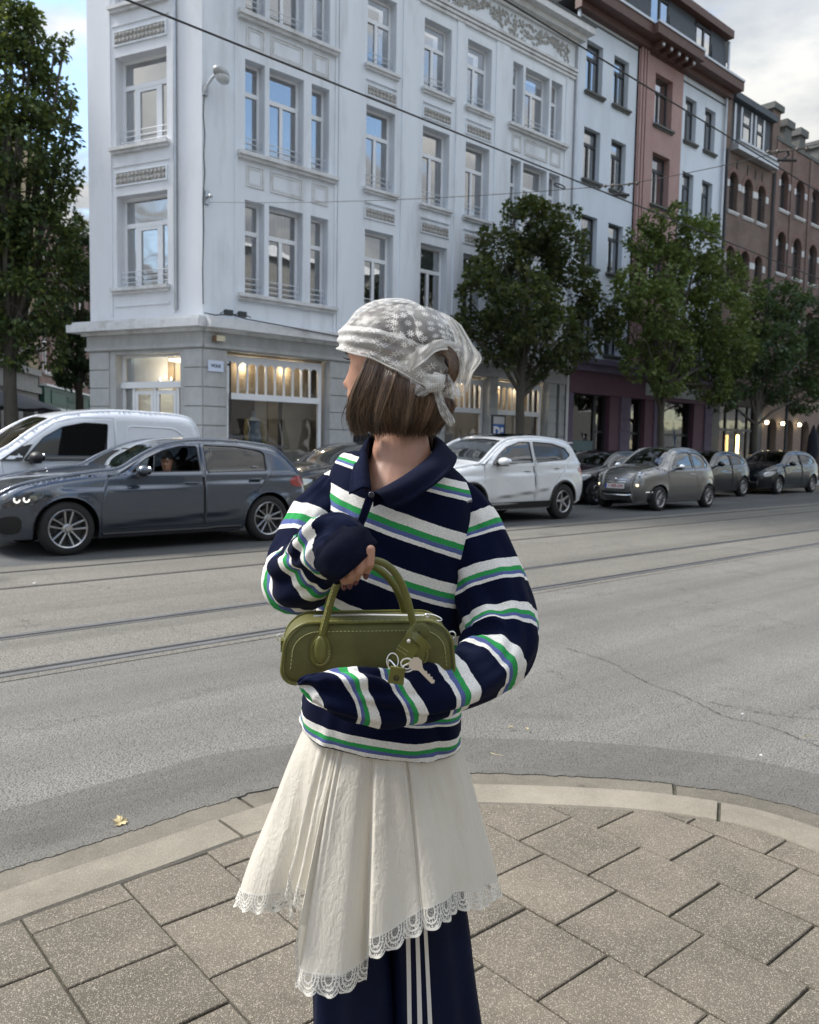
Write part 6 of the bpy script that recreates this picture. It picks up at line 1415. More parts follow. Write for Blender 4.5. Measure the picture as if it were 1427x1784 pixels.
# left hand tucked in the sleeve, holding the bag's base
b.ell(P_(582, 1203, 1.192), (.030, .012, .018), 14, 8)
for k in range(4): b.tube([P_(568, 1190 + k * 7, 1.193), P_(556, 1187 + k * 5, 1.190), P_(548, 1188 + k * 3, 1.194)], [.0066, .006, .005], 8)
b.tube([P_(584, 1192, 1.195), P_(570, 1186, 1.197), P_(560, 1186, 1.198)], [.008, .007, .006], 8)
body = b.build('body', MT['skin'], W_, smooth=True, angle=180)
md = body.modifiers.new('remesh', 'REMESH'); md.mode = 'VOXEL'; md.voxel_size = .0026; md.use_smooth_shade = True
ms = body.modifiers.new('smooth', 'SMOOTH'); ms.factor = .5; ms.iterations = 2
MT['nail'] = mat('dark_red_nail', (.085, .008, .012), .25, coat=.6)
for f in fing:
    b = MB(); q = Vector(P_(*f[-1])); b.ell(q + Vector((0, -.0062, -.002)), (.0045, .0022, .0065), 10, 6); b.build('nail', MT['nail'], W_, smooth=True)
MT['lip'] = mat('lip', (.36, .12, .10), .4); b = MB(); b.ell(hp(.089, .006, -.073), (.006, .017, .006), 10, 6); b.build('lips', MT['lip'], W_, smooth=True)
MT['lash'] = mat('dark_lash', (.02, .012, .01), .6)
for sd_ in (1, -1):
    o_ = MB(); o_.ell(hp(.0625, sd_ * .031, .0), (.0095, .0095, .0085), 12, 8); e_ = o_.build('eye', MT['white_stone'], W_, smooth=True)
    o_ = MB()
    for k in range(9): q = -1 + k / 4; o_.tube([hp(.072 - .004 * q * q, sd_ * (.032 + .012 * q), .004), hp(.080 - .004 * q * q, sd_ * (.033 + .014 * q), .0050), hp(.086 - .004 * q * q, sd_ * (.034 + .016 * q), .008)], [.0009, .0007, .0003], 4)
    o_.build('eyelash', MT['lash'], W_)
    o_ = MB(); o_.tube([hp(.090, sd_ * .016, .018), hp(.085, sd_ * .032, .022), hp(.073, sd_ * .047, .018)], [.0022, .0024, .001], 6); o_.build('eyebrow', MT['lash'], W_, smooth=True)
# ---------------- hair
def hairmat():
    m = bpy.data.materials.new('brown_hair'); m.use_nodes = True; t = NT(m.node_tree); t.n.clear()
    g = t.add('ShaderNodeNewGeometry'); tcn = t.add('ShaderNodeTexCoord'); nz = t.add('ShaderNodeTexNoise', {'Vector': t.add('ShaderNodeMapping', {0: tcn.outputs['Object'], 'Scale': (30, 30, 5)}).outputs[0], 'Scale': 1.0, 'Detail': 3})
    f = t.math('ADD', t.math('MULTIPLY', g.outputs['Random Per Island'], .45), t.math('MULTIPLY', nz.outputs[0], .6))
    c = t.ramp(f, [(.25, (.022, .013, .008, 1)), (.5, (.075, .043, .025, 1)), (.72, (.17, .10, .058, 1)), (.95, (.30, .20, .125, 1))])
    p = t.add('ShaderNodeBsdfPrincipled', {'Base Color': c, 'Roughness': .36, 'Specular IOR Level': .6, 'Anisotropic': .6}); t.add('ShaderNodeOutputMaterial', {0: p.outputs[0]}); return m
MT['hair'] = hairmat(); MT['crown_hair'] = mat('crown_hair', (.030, .022, .017), .42, var=.6, vscale=4, stretch=(60, 60, 8)); MT['hair_base'] = mat('hair_underlayer', (.020, .012, .008), .6, var=.2, vscale=60)
ZBT = [(0, .031), (.25, .021), (.5, .000), (.65, -.024), (.8, -.052), (.9, -.066), (1.0, -.070)]
def zb_scarf(ph):
    a = min(1., abs(ph) / PI)
    for (x0, v0), (x1, v1) in zip(ZBT, ZBT[1:]):
        if a <= x1: return v0 + (v1 - v0) * (a - x0) / (x1 - x0)
    return -.07
def hs(ph, z, off=0.):        # hair surface, ph=0 at the face, positive towards her left (the side seen)
    top = max(0., min(1., z / .1125)); k = math.sqrt(max(0., 1 - top ** 2.6)) if z > 0 else 1.
    low = max(0., -z)
    bul = .011 * math.sin(min(1., low / .125) * PI) - .012 * sstep(.10, .145, low)
    zc_ = zb_scarf(ph); cov = sstep(zc_ - .012, zc_ + .010, z); bul *= 1 - .85 * cov; off = off * (1 - .8 * cov) - .0035 * cov
    ax, ay = .099, .080
    x = math.cos(ph) * (ax * k + (bul + off)); y = math.sin(ph) * (ay * k + (bul + off))
    fr_ = sstep(2.1, 1.2, abs(ph))
    x += fr_ * (.036 * sstep(.0, .12, low)); y -= fr_ * math.copysign(.006 * sstep(0, .12, low), y)
    x -= .030 * sstep(1.9, 3.0, abs(ph)) * sstep(.06, .13, low) * -1 * .6
    return (x - .004, y, z)
PH0 = 1.36
def wrap(ph): return ph if ph <= PI else ph - 2 * PI
rows = [[hp(*hs(wrap(PH0 + (2 * PI - 2 * PH0) * k / 60), .108 - .233 * i / 19, -.007)) for k in range(61)] for i in range(20)]
b = MB(); b.grid(rows); b.f.append(tuple(range(61))); b.m.append(0); hb_ = b.build('hair_underlayer', MT['hair_base'], W_, smooth=True, angle=180)
b = MB(); rws = []
for i, z in enumerate(zs):
    if z < .012: continue
    row = []
    for k in range(61):
        a = 2 * PI * k / 60; ca, sa = math.cos(a), math.sin(a); xr_ = xf[i] if ca > 0 else -xbk[i]
        row.append(hp((xr_ + .0032 + .004 * (ca < 0)) * abs(ca) ** (.82 if ca > 0 else .95) * (1 if ca > 0 else -1), (hw[i] + .0035) * (abs(sa) ** .9) * (1 if sa > 0 else -1), z + .0025))
    rws.append(row)
b.grid(rws); b.build('crown_hair', MT['crown_hair'], hb_, smooth=True, angle=180)
rg = random.Random(4); b = MB(); vs = []; fs = []
def ribbon(pts, w0):
    base = len(vs); n = len(pts)
    for i, (p, nn) in enumerate(pts):
        t = (pts[min(i + 1, n - 1)][0] - pts[max(i - 1, 0)][0]).normalized(); s_ = t.cross(nn).normalized(); w = w0 * (1 if i < n - 2 else (.7 if i == n - 2 else .25))
        vs.append(p - s_ * w + nn * -.0003); vs.append(p + nn * w * .5); vs.append(p + s_ * w - nn * .0003)
    for i in range(n - 1):
        q = base + 3 * i; fs.append((q, q + 1, q + 4, q + 3)); fs.append((q + 1, q + 2, q + 5, q + 4))
CZ = hp(0, 0, 0)
for s in range(9000):
    ph = rg.uniform(PH0 + .0, 2 * PI - PH0); 
    if rg.random() < .6: ph = rg.uniform(PH0, 3.3)
    ph = wrap(ph); zb_ = -.128 + rg.gauss(0, .0055) - .004 * math.cos(ph) + (.004 if rg.random() < .1 else 0); z0 = rg.uniform(.02, .07)
    off = rg.uniform(-.006, .0045) + (.005 * math.sin(ph * 15) + .004 * math.sin(ph * 29 + 1)); sw = .72 * sstep(2.8, 1.2, abs(ph)) * (.12 + .88 * sstep(PH0, PH0 + .7, abs(ph))); pts = []; wv = rg.gauss(0, .02); cl = .05 * math.sin(ph * 9)
    for i in range(13):
        f = i / 12; z = z0 + (zb_ - z0) * f; pp = abs(ph) + sw * (1 - f) ** 1.6 * (1 if True else 0) + wv * math.sin(f * 5 + s) + cl * f * (1 - f)
        pp = math.copysign(min(PI, pp), ph) if ph != 0 else pp
        x, y, zz_ = hs(pp, z, off * (.5 + .5 * f)); p = hp(x, y, zz_); nn = (fd * math.cos(pp) + lf_ * math.sin(pp)).normalized(); pts.append((p, nn))
    ribbon(pts, rg.uniform(.0006, .0013))
for s in range(420):      # stray strands
    ph = wrap(rg.uniform(PH0, 2 * PI - PH0)) if rg.random() < .4 else rg.uniform(PH0, 3.0); z0 = rg.uniform(-.06, .0); zb_ = -.128 + rg.gauss(-.004, .010); pts = []; o0 = rg.uniform(.004, .010); dp = rg.gauss(0, .16)
    for i in range(10):
        f = i / 9; x, y, zz_ = hs(max(-PI, min(PI, ph + dp * f)), z0 + (zb_ - z0) * f, o0 * math.sin(f * 2.2)); pts.append((hp(x, y, zz_), (fd * math.cos(ph) + lf_ * math.sin(ph)).normalized()))
    ribbon(pts, .00035)
for s in range(900):      # the low bun showing through the scarf's opening
    a0 = rg.uniform(0, 2 * PI); R_ = .030 + rg.gauss(0, .004); c0 = P_(766, 641, 1.50); pts = []; tl_ = rg.gauss(0, .25)
    for i in range(11):
        a = a0 + i * .28; p = c0 + Vector((R_ * math.cos(a) * .85, .018 * math.sin(tl_ + a * .7) - .008, R_ * math.sin(a))) ; pts.append((p, Vector((math.cos(a) * .5, -.8, math.sin(a) * .5)).normalized()))
    ribbon(pts, .0009)
b.add(vs, fs); tag(b.build('hair', MT['hair'], W_, smooth=True, angle=180), kind=None)
b = MB(); b.ell(P_(766, 641, 1.51), (.030, .018, .032), 16, 10); b.build('hair_bun', MT['hair_base'], W_, smooth=True)
# ---------------- headscarf
def lacemat(name, net=.42, flower=True, scale=1.0, col=(.84, .83, .80)):
    m = bpy.data.materials.new(name); m.use_nodes = True; t = NT(m.node_tree); t.n.clear()
    uv = t.add('ShaderNodeUVMap', uv_map='UVMap'); V = t.add('ShaderNodeVectorMath', {0: uv.outputs[0], 1: (scale * 42, scale * 42, 0)}, operation='MULTIPLY').outputs[0]
    vo = t.add('ShaderNodeTexVoronoi', {'Vector': V, 'Scale': 1.0, 'Randomness': .55}, voronoi_dimensions='2D')
    dv = t.add('ShaderNodeVectorMath', {0: V, 1: vo.outputs['Position']}, operation='SUBTRACT'); s_ = t.add('ShaderNodeSeparateXYZ', {0: dv.outputs[0]})
    ang = t.math('ARCTAN2', s_.outputs[1], s_.outputs[0]); r = vo.outputs['Distance']
    star = t.math('ABSOLUTE', t.math('COSINE', t.math('MULTIPLY', ang, 4.0)))
    rad = t.math('ADD', .12, t.math('MULTIPLY', t.math('POWER', star, 3.0), .27))
    fl = t.math('MULTIPLY', t.math('LESS_THAN', r, rad), t.math('GREATER_THAN', r, .07))
    # chains of small loops
    v2 = t.add('ShaderNodeTexVoronoi', {'Vector': V, 'Scale': 5.0, 'Randomness': .3}, voronoi_dimensions='2D', feature='DISTANCE_TO_EDGE')
    sv_ = t.add('ShaderNodeSeparateXYZ', {0: V}); wv = t.math('ABSOLUTE', t.math('SUBTRACT', t.math('FRACT', t.math('ADD', t.math('MULTIPLY', sv_.outputs[0], .36), t.math('MULTIPLY', t.math('SINE', t.math('MULTIPLY', sv_.outputs[1], 2.2)), .045))), .5))
    chain = t.math('MULTIPLY', t.math('LESS_THAN', wv, .045), t.math('LESS_THAN', v2.outputs['Distance'], .09))
    pat = t.math('MAXIMUM', fl, chain) if flower else t.math('LESS_THAN', v2.outputs['Distance'], .10)
    lw = t.add('ShaderNodeLayerWeight', {0: .35}); netn = t.add('ShaderNodeTexNoise', {'Vector': V, 'Scale': 30, 'Detail': 1})
    cl = t.add('ShaderNodeTexNoise', {'Vector': V, 'Scale': .35, 'Detail': 3})
    a = t.math('ADD', net - .10, t.math('MULTIPLY', lw.outputs[1], .45)); a = t.math('ADD', a, t.math('MULTIPLY', t.math('SUBTRACT', netn.outputs[0], .5), .5)); a = t.math('ADD', a, t.math('MULTIPLY', cl.outputs[0], .2), clamp=True)
    al = t.math('MAXIMUM', a, t.math('MULTIPLY', pat, .97))
    p = t.add('ShaderNodeBsdfPrincipled', {'Base Color': (*col, 1), 'Roughness': .75, 'Sheen Weight': .2}); tr_ = t.add('ShaderNodeBsdfTranslucent', {0: (*col, 1)}); mx0 = t.add('ShaderNodeMixShader', {0: .3, 1: p.outputs[0], 2: tr_.outputs[0]})
    b_ = t.add('ShaderNodeBump', {'Height': pat, 'Strength': .8, 'Distance': .0015}); t.l.new(b_.outputs[0], p.inputs['Normal'])
    mx = t.add('ShaderNodeMixShader', {0: al, 1: t.add('ShaderNodeBsdfTransparent').outputs[0], 2: mx0.outputs[0]}); t.add('ShaderNodeOutputMaterial', {0: mx.outputs[0]}); return m
MT['lace'] = lacemat('white_lace_net', .07, scale=1.25); MT['lace_dense'] = lacemat('dense_white_lace', .42, False, 1.6); MT['lace_band'] = lacemat('folded_lace', .36, True, 1.25)
def scarf_pt(ph, f, extra=0.):
    ztop = .1175; zb_ = zb_scarf(ph); a = f ** .85
    # quarter-ellipse descent from the crown to the edge
    th = a * PI / 2 * 1.0
    z = ztop * math.cos(th) ** 1.0 * 1.0 + zb_ * (1 - math.cos(th)) if zb_ > 0 else ztop + (zb_ - ztop) * (1 - math.cos(th * 1.0))
    z = ztop * math.cos(th) + zb_ * (1 - math.cos(th))
    k = math.sin(th) ** .78
    fold = .0022 * math.sin(ph * 5 + f * 9) * f + .003 * math.sin(ph * 11 - f * 14 + .6) * f * f + .004 * noise.noise(Vector((ph * 3, f * 5, 1))) * f
    band = .0045 * sstep(.60, .72, f) * (1 + .5 * math.sin((f - .6) * 48 + ph * 1.5)) 
    ax, ay = .1055 + fold * .8 + band + extra, .0895 + fold + band + extra
    pull = .012 * sstep(2.0, 3.1, abs(ph)) * f
    return (math.cos(ph) * (ax + pull) * k - .002, math.sin(ph) * ay * k, z)
def uvgrid(name, fn, nu, nv, mt, par, uvf, close=False, smooth=True):
    rows = []; uv = []
    for j in range(nv + 1):
        row = []
        for i in range(nu + (0 if close else 1)):
            row.append(fn(i / nu, j / nv)); uv.append(uvf(i / nu, j / nv))
        rows.append(row)
    b = MB(); b.grid(rows, close); b.uv = uv; return b.build(name, mt, par, smooth=smooth, angle=180)
scarf = uvgrid('headscarf', lambda u, v: hp(*scarf_pt((u - .5) * 2 * PI, .02 + v * .70)), 160, 50, MT['lace'], W_, lambda u, v: ((u - .5) * .62 * (.35 + .65 * v), v * .17))
uvgrid('scarf_band', lambda u, v: hp(*scarf_pt((u - .5) * 2 * PI, .66 + v * .34, .001)), 160, 24, MT['lace_band'], scarf, lambda u, v: (u * .6 + v * .06, v * .05))
def edge_beads(par, pts, r=.0019, gap=.0042):
    b = MB(); acc = 0; last = None
    for i in range(len(pts) - 1):
        a, c = Vector(pts[i]), Vector(pts[i + 1]); L = (c - a).length; d = -acc
        while d + gap < L: d += gap; b.ell(a.lerp(c, max(0, d) / L), (r, r, r), 6, 4)
        acc = L - d
    b.build('bead_edging', MT['thread'], par, smooth=True)
MT['thread'] = mat('white_thread', (.76, .75, .72), .8, var=.03)
edge_beads(scarf, [hp(*scarf_pt(-.9 + 3.6 * k / 90, 1.0, .002)) for k in range(91)])
def netpatch(name, net, nu, nv, mt, par, wob=.003, sc=.13, seed=0):
    net = [[np.array(P_(*q)) for q in row] for row in net]; rws = []
    for row in net: c = cr(row, 10); rws.append([c[int(round(k * (len(c) - 1) / nu))] if 0 else np.array([np.interp(k / nu * (len(c) - 1), range(len(c)), [q[d] for q in c]) for d in range(3)]) for k in range(nu + 1)])
    cols_ = []
    for k in range(nu + 1):
        c = cr([r[k] for r in rws], 10); cols_.append([np.array([np.interp(j / nv * (len(c) - 1), range(len(c)), [q[d] for q in c]) for d in range(3)]) for j in range(nv + 1)])
    def fn(u, v):
        p = cols_[int(round(u * nu))][int(round(v * nv))] + np.array([0, .010, 0]); w = noise.noise(Vector((u * 4 + seed, v * 4, seed))) * wob + math.sin(u * 16 + v * 5 + seed) * wob * .8
        return Vector((p[0], p[1] + w * 2.2, p[2] + w * .5))
    o = uvgrid(name, fn, nu, nv, mt, par, lambda u, v: (u * sc + seed * .3, v * sc)); return o, fn
o, fn = netpatch('scarf_fold', [[(668, 533, 1.50), (705, 529, 1.50), (745, 533, 1.53), (782, 550, 1.57)], [(680, 562, 1.465), (718, 558, 1.462), (760, 560, 1.485), (797, 576, 1.53)], [(694, 600, 1.448), (730, 592, 1.445), (768, 584, 1.465), (803, 600, 1.51)], [(714, 640, 1.447), (738, 622, 1.438), (765, 604, 1.448), (801, 607, 1.50)]], 36, 36, MT['lace'], scarf, .0025, .12, 1)
b_ = MB()
o2, fn2 = netpatch('lace_border', [[(702, 628, 1.446), (730, 606, 1.438), (766, 590, 1.452), (802, 597, 1.50)], [(716, 645, 1.445), (740, 627, 1.434), (766, 608, 1.444), (801, 610, 1.497)]], 40, 8, MT['lace_dense'], scarf, .002, .1, 2)
edge_beads(scarf, [fn2(k / 40, 1.0) for k in range(41)], .0020, .0042)
o3, fn3 = netpatch('scarf_flap', [[(768, 541, 1.575), (786, 550, 1.575), (802, 563, 1.58)], [(786, 572, 1.555), (808, 586, 1.565), (824, 600, 1.58)], [(796, 606, 1.54), (818, 620, 1.56), (839, 624, 1.59)], [(797, 642, 1.55), (812, 654, 1.565), (823, 650, 1.58)], [(795, 672, 1.56), (804, 688, 1.565), (817, 676, 1.57)]], 24, 44, MT['lace_band'], scarf, .0028, .11, 4)
edge_beads(scarf, [fn3(1.0, k / 60) for k in range(61)] + [fn3(1 - k / 10, 1.0) for k in range(11)], .0017, .004)
netpatch('scarf_tail', [[(748, 676, 1.462), (760, 672, 1.458), (770, 674, 1.462)], [(760, 700, 1.455), (768, 697, 1.448), (776, 700, 1.455)], [(768, 722, 1.45), (780, 716, 1.444), (788, 722, 1.45)], [(782, 742, 1.45), (789, 742, 1.444), (794, 734, 1.45)]], 14, 30, MT['lace_band'], scarf, .0018, .09, 6)
netpatch('scarf_tail', [[(768, 655, 1.47), (780, 650, 1.465), (795, 655, 1.48)], [(776, 672, 1.465), (788, 668, 1.46), (800, 676, 1.475)], [(785, 688, 1.465), (796, 692, 1.46), (806, 690, 1.47)]], 14, 22, MT['lace_band'], scarf, .002, .09, 8)
b = MB()
for (x0, y0, x1, y1, r_) in ((690, 640, 752, 672, .012), (715, 660, 756, 676, .009), (700, 630, 750, 662, .008)):
    pp = [P_(x0 + (x1 - x0) * k / 8, y0 + (y1 - y0) * k / 8 + 2 * math.sin(k), 1.474 + .010 * abs(k / 8 - .3)) for k in range(9)]; b.tube(pp, [r_ * (.35 + .75 * math.sin(PI * min(1, (k + 1) / 9))) for k in range(9)], 12)
b.tube([P_(738, 662, 1.472), P_(750, 676, 1.458), P_(765, 672, 1.456), P_(768, 658, 1.462), P_(756, 652, 1.468)], [.006, .009, .010, .009, .005], 10); b.tube([P_(744, 655, 1.47), P_(760, 662, 1.455), P_(772, 676, 1.462)], [.005, .009, .005], 10)
b.uv = [(v[0] * 1.0, v[2] * 1.0) for v in b.v]; b.build('scarf_knot', MT['lace_dense'], scarf, smooth=True, angle=180)
netpatch('lace_corner', [[(712, 655, 1.452), (735, 672, 1.446), (752, 680, 1.448)], [(716, 668, 1.449), (730, 682, 1.444), (744, 688, 1.446)], [(722, 684, 1.448), (727, 689, 1.444), (733, 690, 1.446)]], 14, 12, MT['lace_dense'], scarf, .001, .07, 9)

# ---------------- jumper
def loft(name, st, nseg, sub, mt, par, tilt=None, folds=None, A_up=True, vcol=6, fold_amp=.003, seed=0., sup=2.0):
    """st rows: (px, py, Y, full width px, depth ratio, v)"""
    C_ = cr(st, sub); pts = [P_(c[0], c[1], c[2]) for c in C_]; rows = []; uv = []; n = len(C_); pu = 0
    vd = wl(CAMP)
    for i, c in enumerate(C_):
        t = (pts[min(i + 1, n - 1)] - pts[max(i - 1, 0)]).normalized(); look = (pts[i] - vd).normalized()
        A = t.cross(look).normalized()
        if not A_up: A = -A
        B = A.cross(t).normalized(); dpt = (pts[i] - vd).dot(FW); ra = c[3] / 2 / FPX * dpt; rb = ra * c[4]; row = []
        for k in range(nseg + 1):
            a = 2 * PI * k / nseg; ca, sa = math.cos(a), math.sin(a); f = i / (n - 1)
            d = fold_amp * (noise.noise(Vector((ca * 1.6 + seed, sa * 1.6, f * 7))) * 1.3 + .5 * noise.noise(Vector((ca * 3 + seed, sa * 3 + 5, f * 16))))
            d -= fold_amp * .9 * max(0, .35 - abs(noise.noise(Vector((ca * 1.3 + seed * 2, sa * 1.3 + f * 3, f * 6 + 9))))) * 2.2
            if folds: d += folds(f, a)
            p = pts[i] + A * (ra * math.copysign(abs(ca) ** (2 / sup), ca) + d * ca) + B * (rb * math.copysign(abs(sa) ** (2 / sup), sa) + d * sa)
            v = c[5] + (tilt(f, a) if tilt else 0)
            if k < nseg: row.append(p)
            row_last = p; 
            if k == nseg: row.append(p)
            uv.append((k / nseg * 2.2, v))
        rows.append(row)
    b = MB(); b.grid(rows); b.uv = uv; o = b.build(name, mt, par, smooth=True, angle=180); return o, rows
st_r = [(770, 850, 1.555, 60, .8, -.55), (792, 872, 1.545, 96, .8, -.25), (812, 905, 1.53, 112, .8, .0), (828, 945, 1.52, 124, .8, .5), (842, 992, 1.50, 134, .8, 1.0), (855, 1035, 1.48, 140, .8, 1.55), (867, 1076, 1.455, 138, .8, 2.02), (873, 1118, 1.42, 134, .8, 2.62), (862, 1150, 1.38, 120, .8, 3.1), (838, 1172, 1.345, 108, .8, 3.5), (800, 1188, 1.295, 100, .8, 4.0), (755, 1202, 1.25, 96, .75, 4.55), (715, 1211, 1.225, 95, .7, 5.0), (675, 1213, 1.205, 95, .7, 5.52), (636, 1209, 1.19, 92, .68, 6.0), (602, 1203, 1.18, 84, .66, 6.48), (572, 1194, 1.18, 68, .6, 6.70), (550, 1190, 1.18, 50, .6, 6.82), (534, 1190, 1.182, 40, .6, 6.90), (524, 1191, 1.184, 26, .6, 6.94), (519, 1192, 1.185, 8, .6, 6.96)]
def fr_fold(f, a):
    d = 0
    for (c0, w, am, ac, aw) in ((.37, .016, .013, PI, 1.1), (.405, .014, -.016, PI, 1.3), (.44, .018, .012, PI, 1.1), (.33, .014, -.006, 2.6, 1.0), (.56, .02, .004, .6, 1.0), (.70, .02, .004, 1.5, 1.2), (.86, .02, .004, -.6, 1.4), (.22, .03, .004, 2.5, 1.2)):
        da = math.atan2(math.sin(a - ac), math.cos(a - ac)); d += am * math.exp(-((f - c0 - .03 * math.sin(a)) / w) ** 2) * math.exp(-(da / aw) ** 2)
    return d
sleeve_r, rr_rows = loft('sleeve', st_r, 72, 9, MT['knit'], W_, lambda f, a: .36 * sstep(.50, .66, f) * math.cos(a), fr_fold, fold_amp=.0075, seed=3.)
st_l = [(640, 838, 1.555, 70, .8, .0), (606, 850, 1.545, 92, .8, .35), (580, 880, 1.53, 102, .8, .75), (556, 915, 1.51, 110, .8, 1.1), (532, 955, 1.48, 116, .8, 1.5), (515, 992, 1.44, 118, .85, 1.95), (516, 1008, 1.40, 120, .9, 2.25), (530, 1004, 1.36, 122, .9, 2.6), (546, 990, 1.325, 122, .85, 3.05), (560, 974, 1.29, 120, .8, 3.5), (569, 960, 1.262, 118, .8, 4.0), (577, 952, 1.238, 116, .75, 4.40), (585, 950, 1.218, 112, .68, 4.52), (593, 954, 1.204, 108, .60, 4.66), (601, 962, 1.198, 106, .56, 4.80)]
def fl_fold(f, a):
    d = 0
    for (c0, w, am, ac, aw) in ((.30, .03, .006, 1.0, 1.3), (.42, .025, -.007, .2, 1.2), (.50, .03, .007, -.6, 1.5), (.62, .025, -.004, 2.4, 1.5), (.72, .03, .005, 1.4, 1.5), (.84, .02, -.004, 2.8, 1.3)):
        da = math.atan2(math.sin(a - ac), math.cos(a - ac)); d += am * math.exp(-((f - c0) / w) ** 2) * math.exp(-(da / aw) ** 2)
    return d
loft('sleeve', st_l, 72, 8, MT['knit'], W_, None, fl_fold, fold_amp=.008, seed=9.)
# turned cuff, ribbed, with an open end
st_c = [(590, 950, 1.208, 112, .66, 0), (599, 959, 1.200, 114, .64, .1), (609, 970, 1.198, 111, .62, .2), (618, 980, 1.198, 106, .62, .3), (617, 979, 1.198, 100, .60, .35), (608, 970, 1.200, 94, .58, .4), (596, 958, 1.206, 90, .5, .4)]
loft('cuff', st_c, 64, 6, MT['rib'], W_, None, None, fold_amp=.0015, seed=5.)
# trunk of the jumper: rings (left px, left py, right px, right py, centre Y, half depth, stripe value)
tr = [(664, 772, 742, 784, 1.575, .055, -.6), (640, 783, 772, 800, 1.57, .070, -.32), (604, 788, 812, 838, 1.562, .088, -.02), (585, 806, 832, 876, 1.558, .106, .475), (571, 836, 832, 932, 1.555, .122, 1.0), (564, 877, 828, 975, 1.555, .130, 1.475), (560, 922, 822, 1014, 1.555, .133, 2.0), (553, 1010, 812, 1098, 1.56, .133, 3.0), (545, 1090, 806, 1165, 1.56, .134, 4.0), (535, 1165, 803, 1222, 1.56, .138, 5.0), (524, 1222, 803, 1263, 1.56, .148, 6.0), (521, 1248, 802, 1289, 1.56, .150, 6.44), (524, 1253, 799, 1292, 1.56, .147, 6.455), (532, 1246, 790, 1284, 1.56, .138, 6.46)]
rows = []; uv = []; NS = 110
TR = cr(tr, 9)
for i, c in enumerate(TR):
    L, R = P_(c[0], c[1], c[4]), P_(c[2], c[3], c[4]); ce = (L + R) / 2; A = (R - L) / 2; Fv = Vector((0, -c[5], -c[5] * .0)); row = []
    f = i / (len(TR) - 1)
    for k in range(NS + 1):
        a = 2 * PI * k / NS; ca, sa = math.cos(a), math.sin(a); cc, ss_ = math.copysign(abs(ca) ** .86, ca), math.copysign(abs(sa) ** .86, sa)
        d = .0045 * noise.noise(Vector((ca * 1.8, sa * 1.8, f * 4))) + .003 * noise.noise(Vector((ca * 4, sa * 4 + f * 3, f * 9)))
        d += .005 * math.exp(-((f - .93 + .03 * ca) / .02) ** 2) * (1 if sa > 0 else 0) * -1
        d -= .005 * max(0, .3 - abs(noise.noise(Vector((ca * 1.7 + 4, sa * 1.7 + f * 2, f * 5 + 2))))) * 2.4 * sstep(.2, .4, f)
        d += .006 * math.exp(-((a - 1.75 - f * .5) / .07) ** 2) * sstep(.55, .9, f) * sstep(.99, .95, f)      # soft vertical drapes
        d -= .005 * math.exp(-((a - 1.05 + f * .3) / .09) ** 2) * sstep(.5, .8, f)
        d += .004 * math.sin(a * 6 + f * 8) * sstep(.35, .6, f) * .5
        n_ = Vector((ca, -sa, 0)); row.append(ce + A * cc + Fv * ss_ + n_ * d); uv.append((k / NS * 4.5, c[6]))
    rows.append(row)
b = MB(); b.grid(rows, flip=True); b.uv = uv
NKP = [(651, 862), (668, 851), (700, 833), (734, 809), (757, 786), (770, 760), (760, 730), (630, 730), (640, 790), (641, 818), (646, 850)]
def prj(p):
    q = Vector(p) + WO - CAMP; k = q.dot(FW); return (CX + FPX * q.dot(RT) / k, CY - FPX * q.dot(UP) / k)
pv_ = [prj(v) for v in b.v]; kp_ = [i for i, f in enumerate(b.f) if not (any(pip(pv_[j], NKP) for j in f) and sum(b.v[j][1] for j in f) / 4 < 1.56 - WO.y)]
b.f = [b.f[i] for i in kp_]; b.m = [0] * len(b.f); jump = b.build('jumper', MT['knit'], W_, smooth=True, angle=180)
# collar: two flaps falling from the neckline
innr = [(650, 858, 1.412), (668, 850, 1.415), (700, 832, 1.428), (734, 808, 1.452), (756, 786, 1.50), (758, 768, 1.57), (735, 752, 1.63), (700, 746, 1.65), (668, 750, 1.63), (647, 766, 1.58), (641, 790, 1.52), (642, 818, 1.46), (646, 854, 1.414)]
outr = [(680, 886, 1.400), (708, 876, 1.400), (746, 852, 1.406), (778, 826, 1.43), (794, 806, 1.49), (790, 790, 1.58), (758, 776, 1.665), (706, 768, 1.69), (660, 770, 1.66), (632, 780, 1.59), (622, 800, 1.51), (612, 828, 1.445), (608, 860, 1.408)]
I_, O_ = cr(innr, 8), cr(outr, 8); rows = []; uv = []
for j in range(11):
    f = j / 10; row = []
    for k, (a, c) in enumerate(zip(I_, O_)):
        p, q = P_(*a), P_(*c); m_ = p.lerp(q, f); m_ += Vector((0, -.010 * math.sin(PI * min(1, f * 1.25)) - .003, .012 * math.sin(PI * f) * (1 - f))); row.append(m_); uv.append((k * .02, f))
    rows.append(row)
b = MB(); b.grid(rows); b.uv = uv; co = b.build('collar', MT['rib'], W_, smooth=True, angle=180); md = co.modifiers.new('thick', 'SOLIDIFY'); md.thickness = .0035; md.offset = 0
# stand inside the collar hugging the neck
b = MB(); rws = [[P_(a[0], a[1], a[2]) + Vector((0, .001, -.004)) for a in I_], [P_(a[0], a[1] + 26, a[2]) + Vector((0, .006, 0)) for a in I_]]; b.grid(rws); b.uv = [(0, 0)] * len(b.v); b.build('collar_stand', MT['navy_knit'], W_, smooth=True)
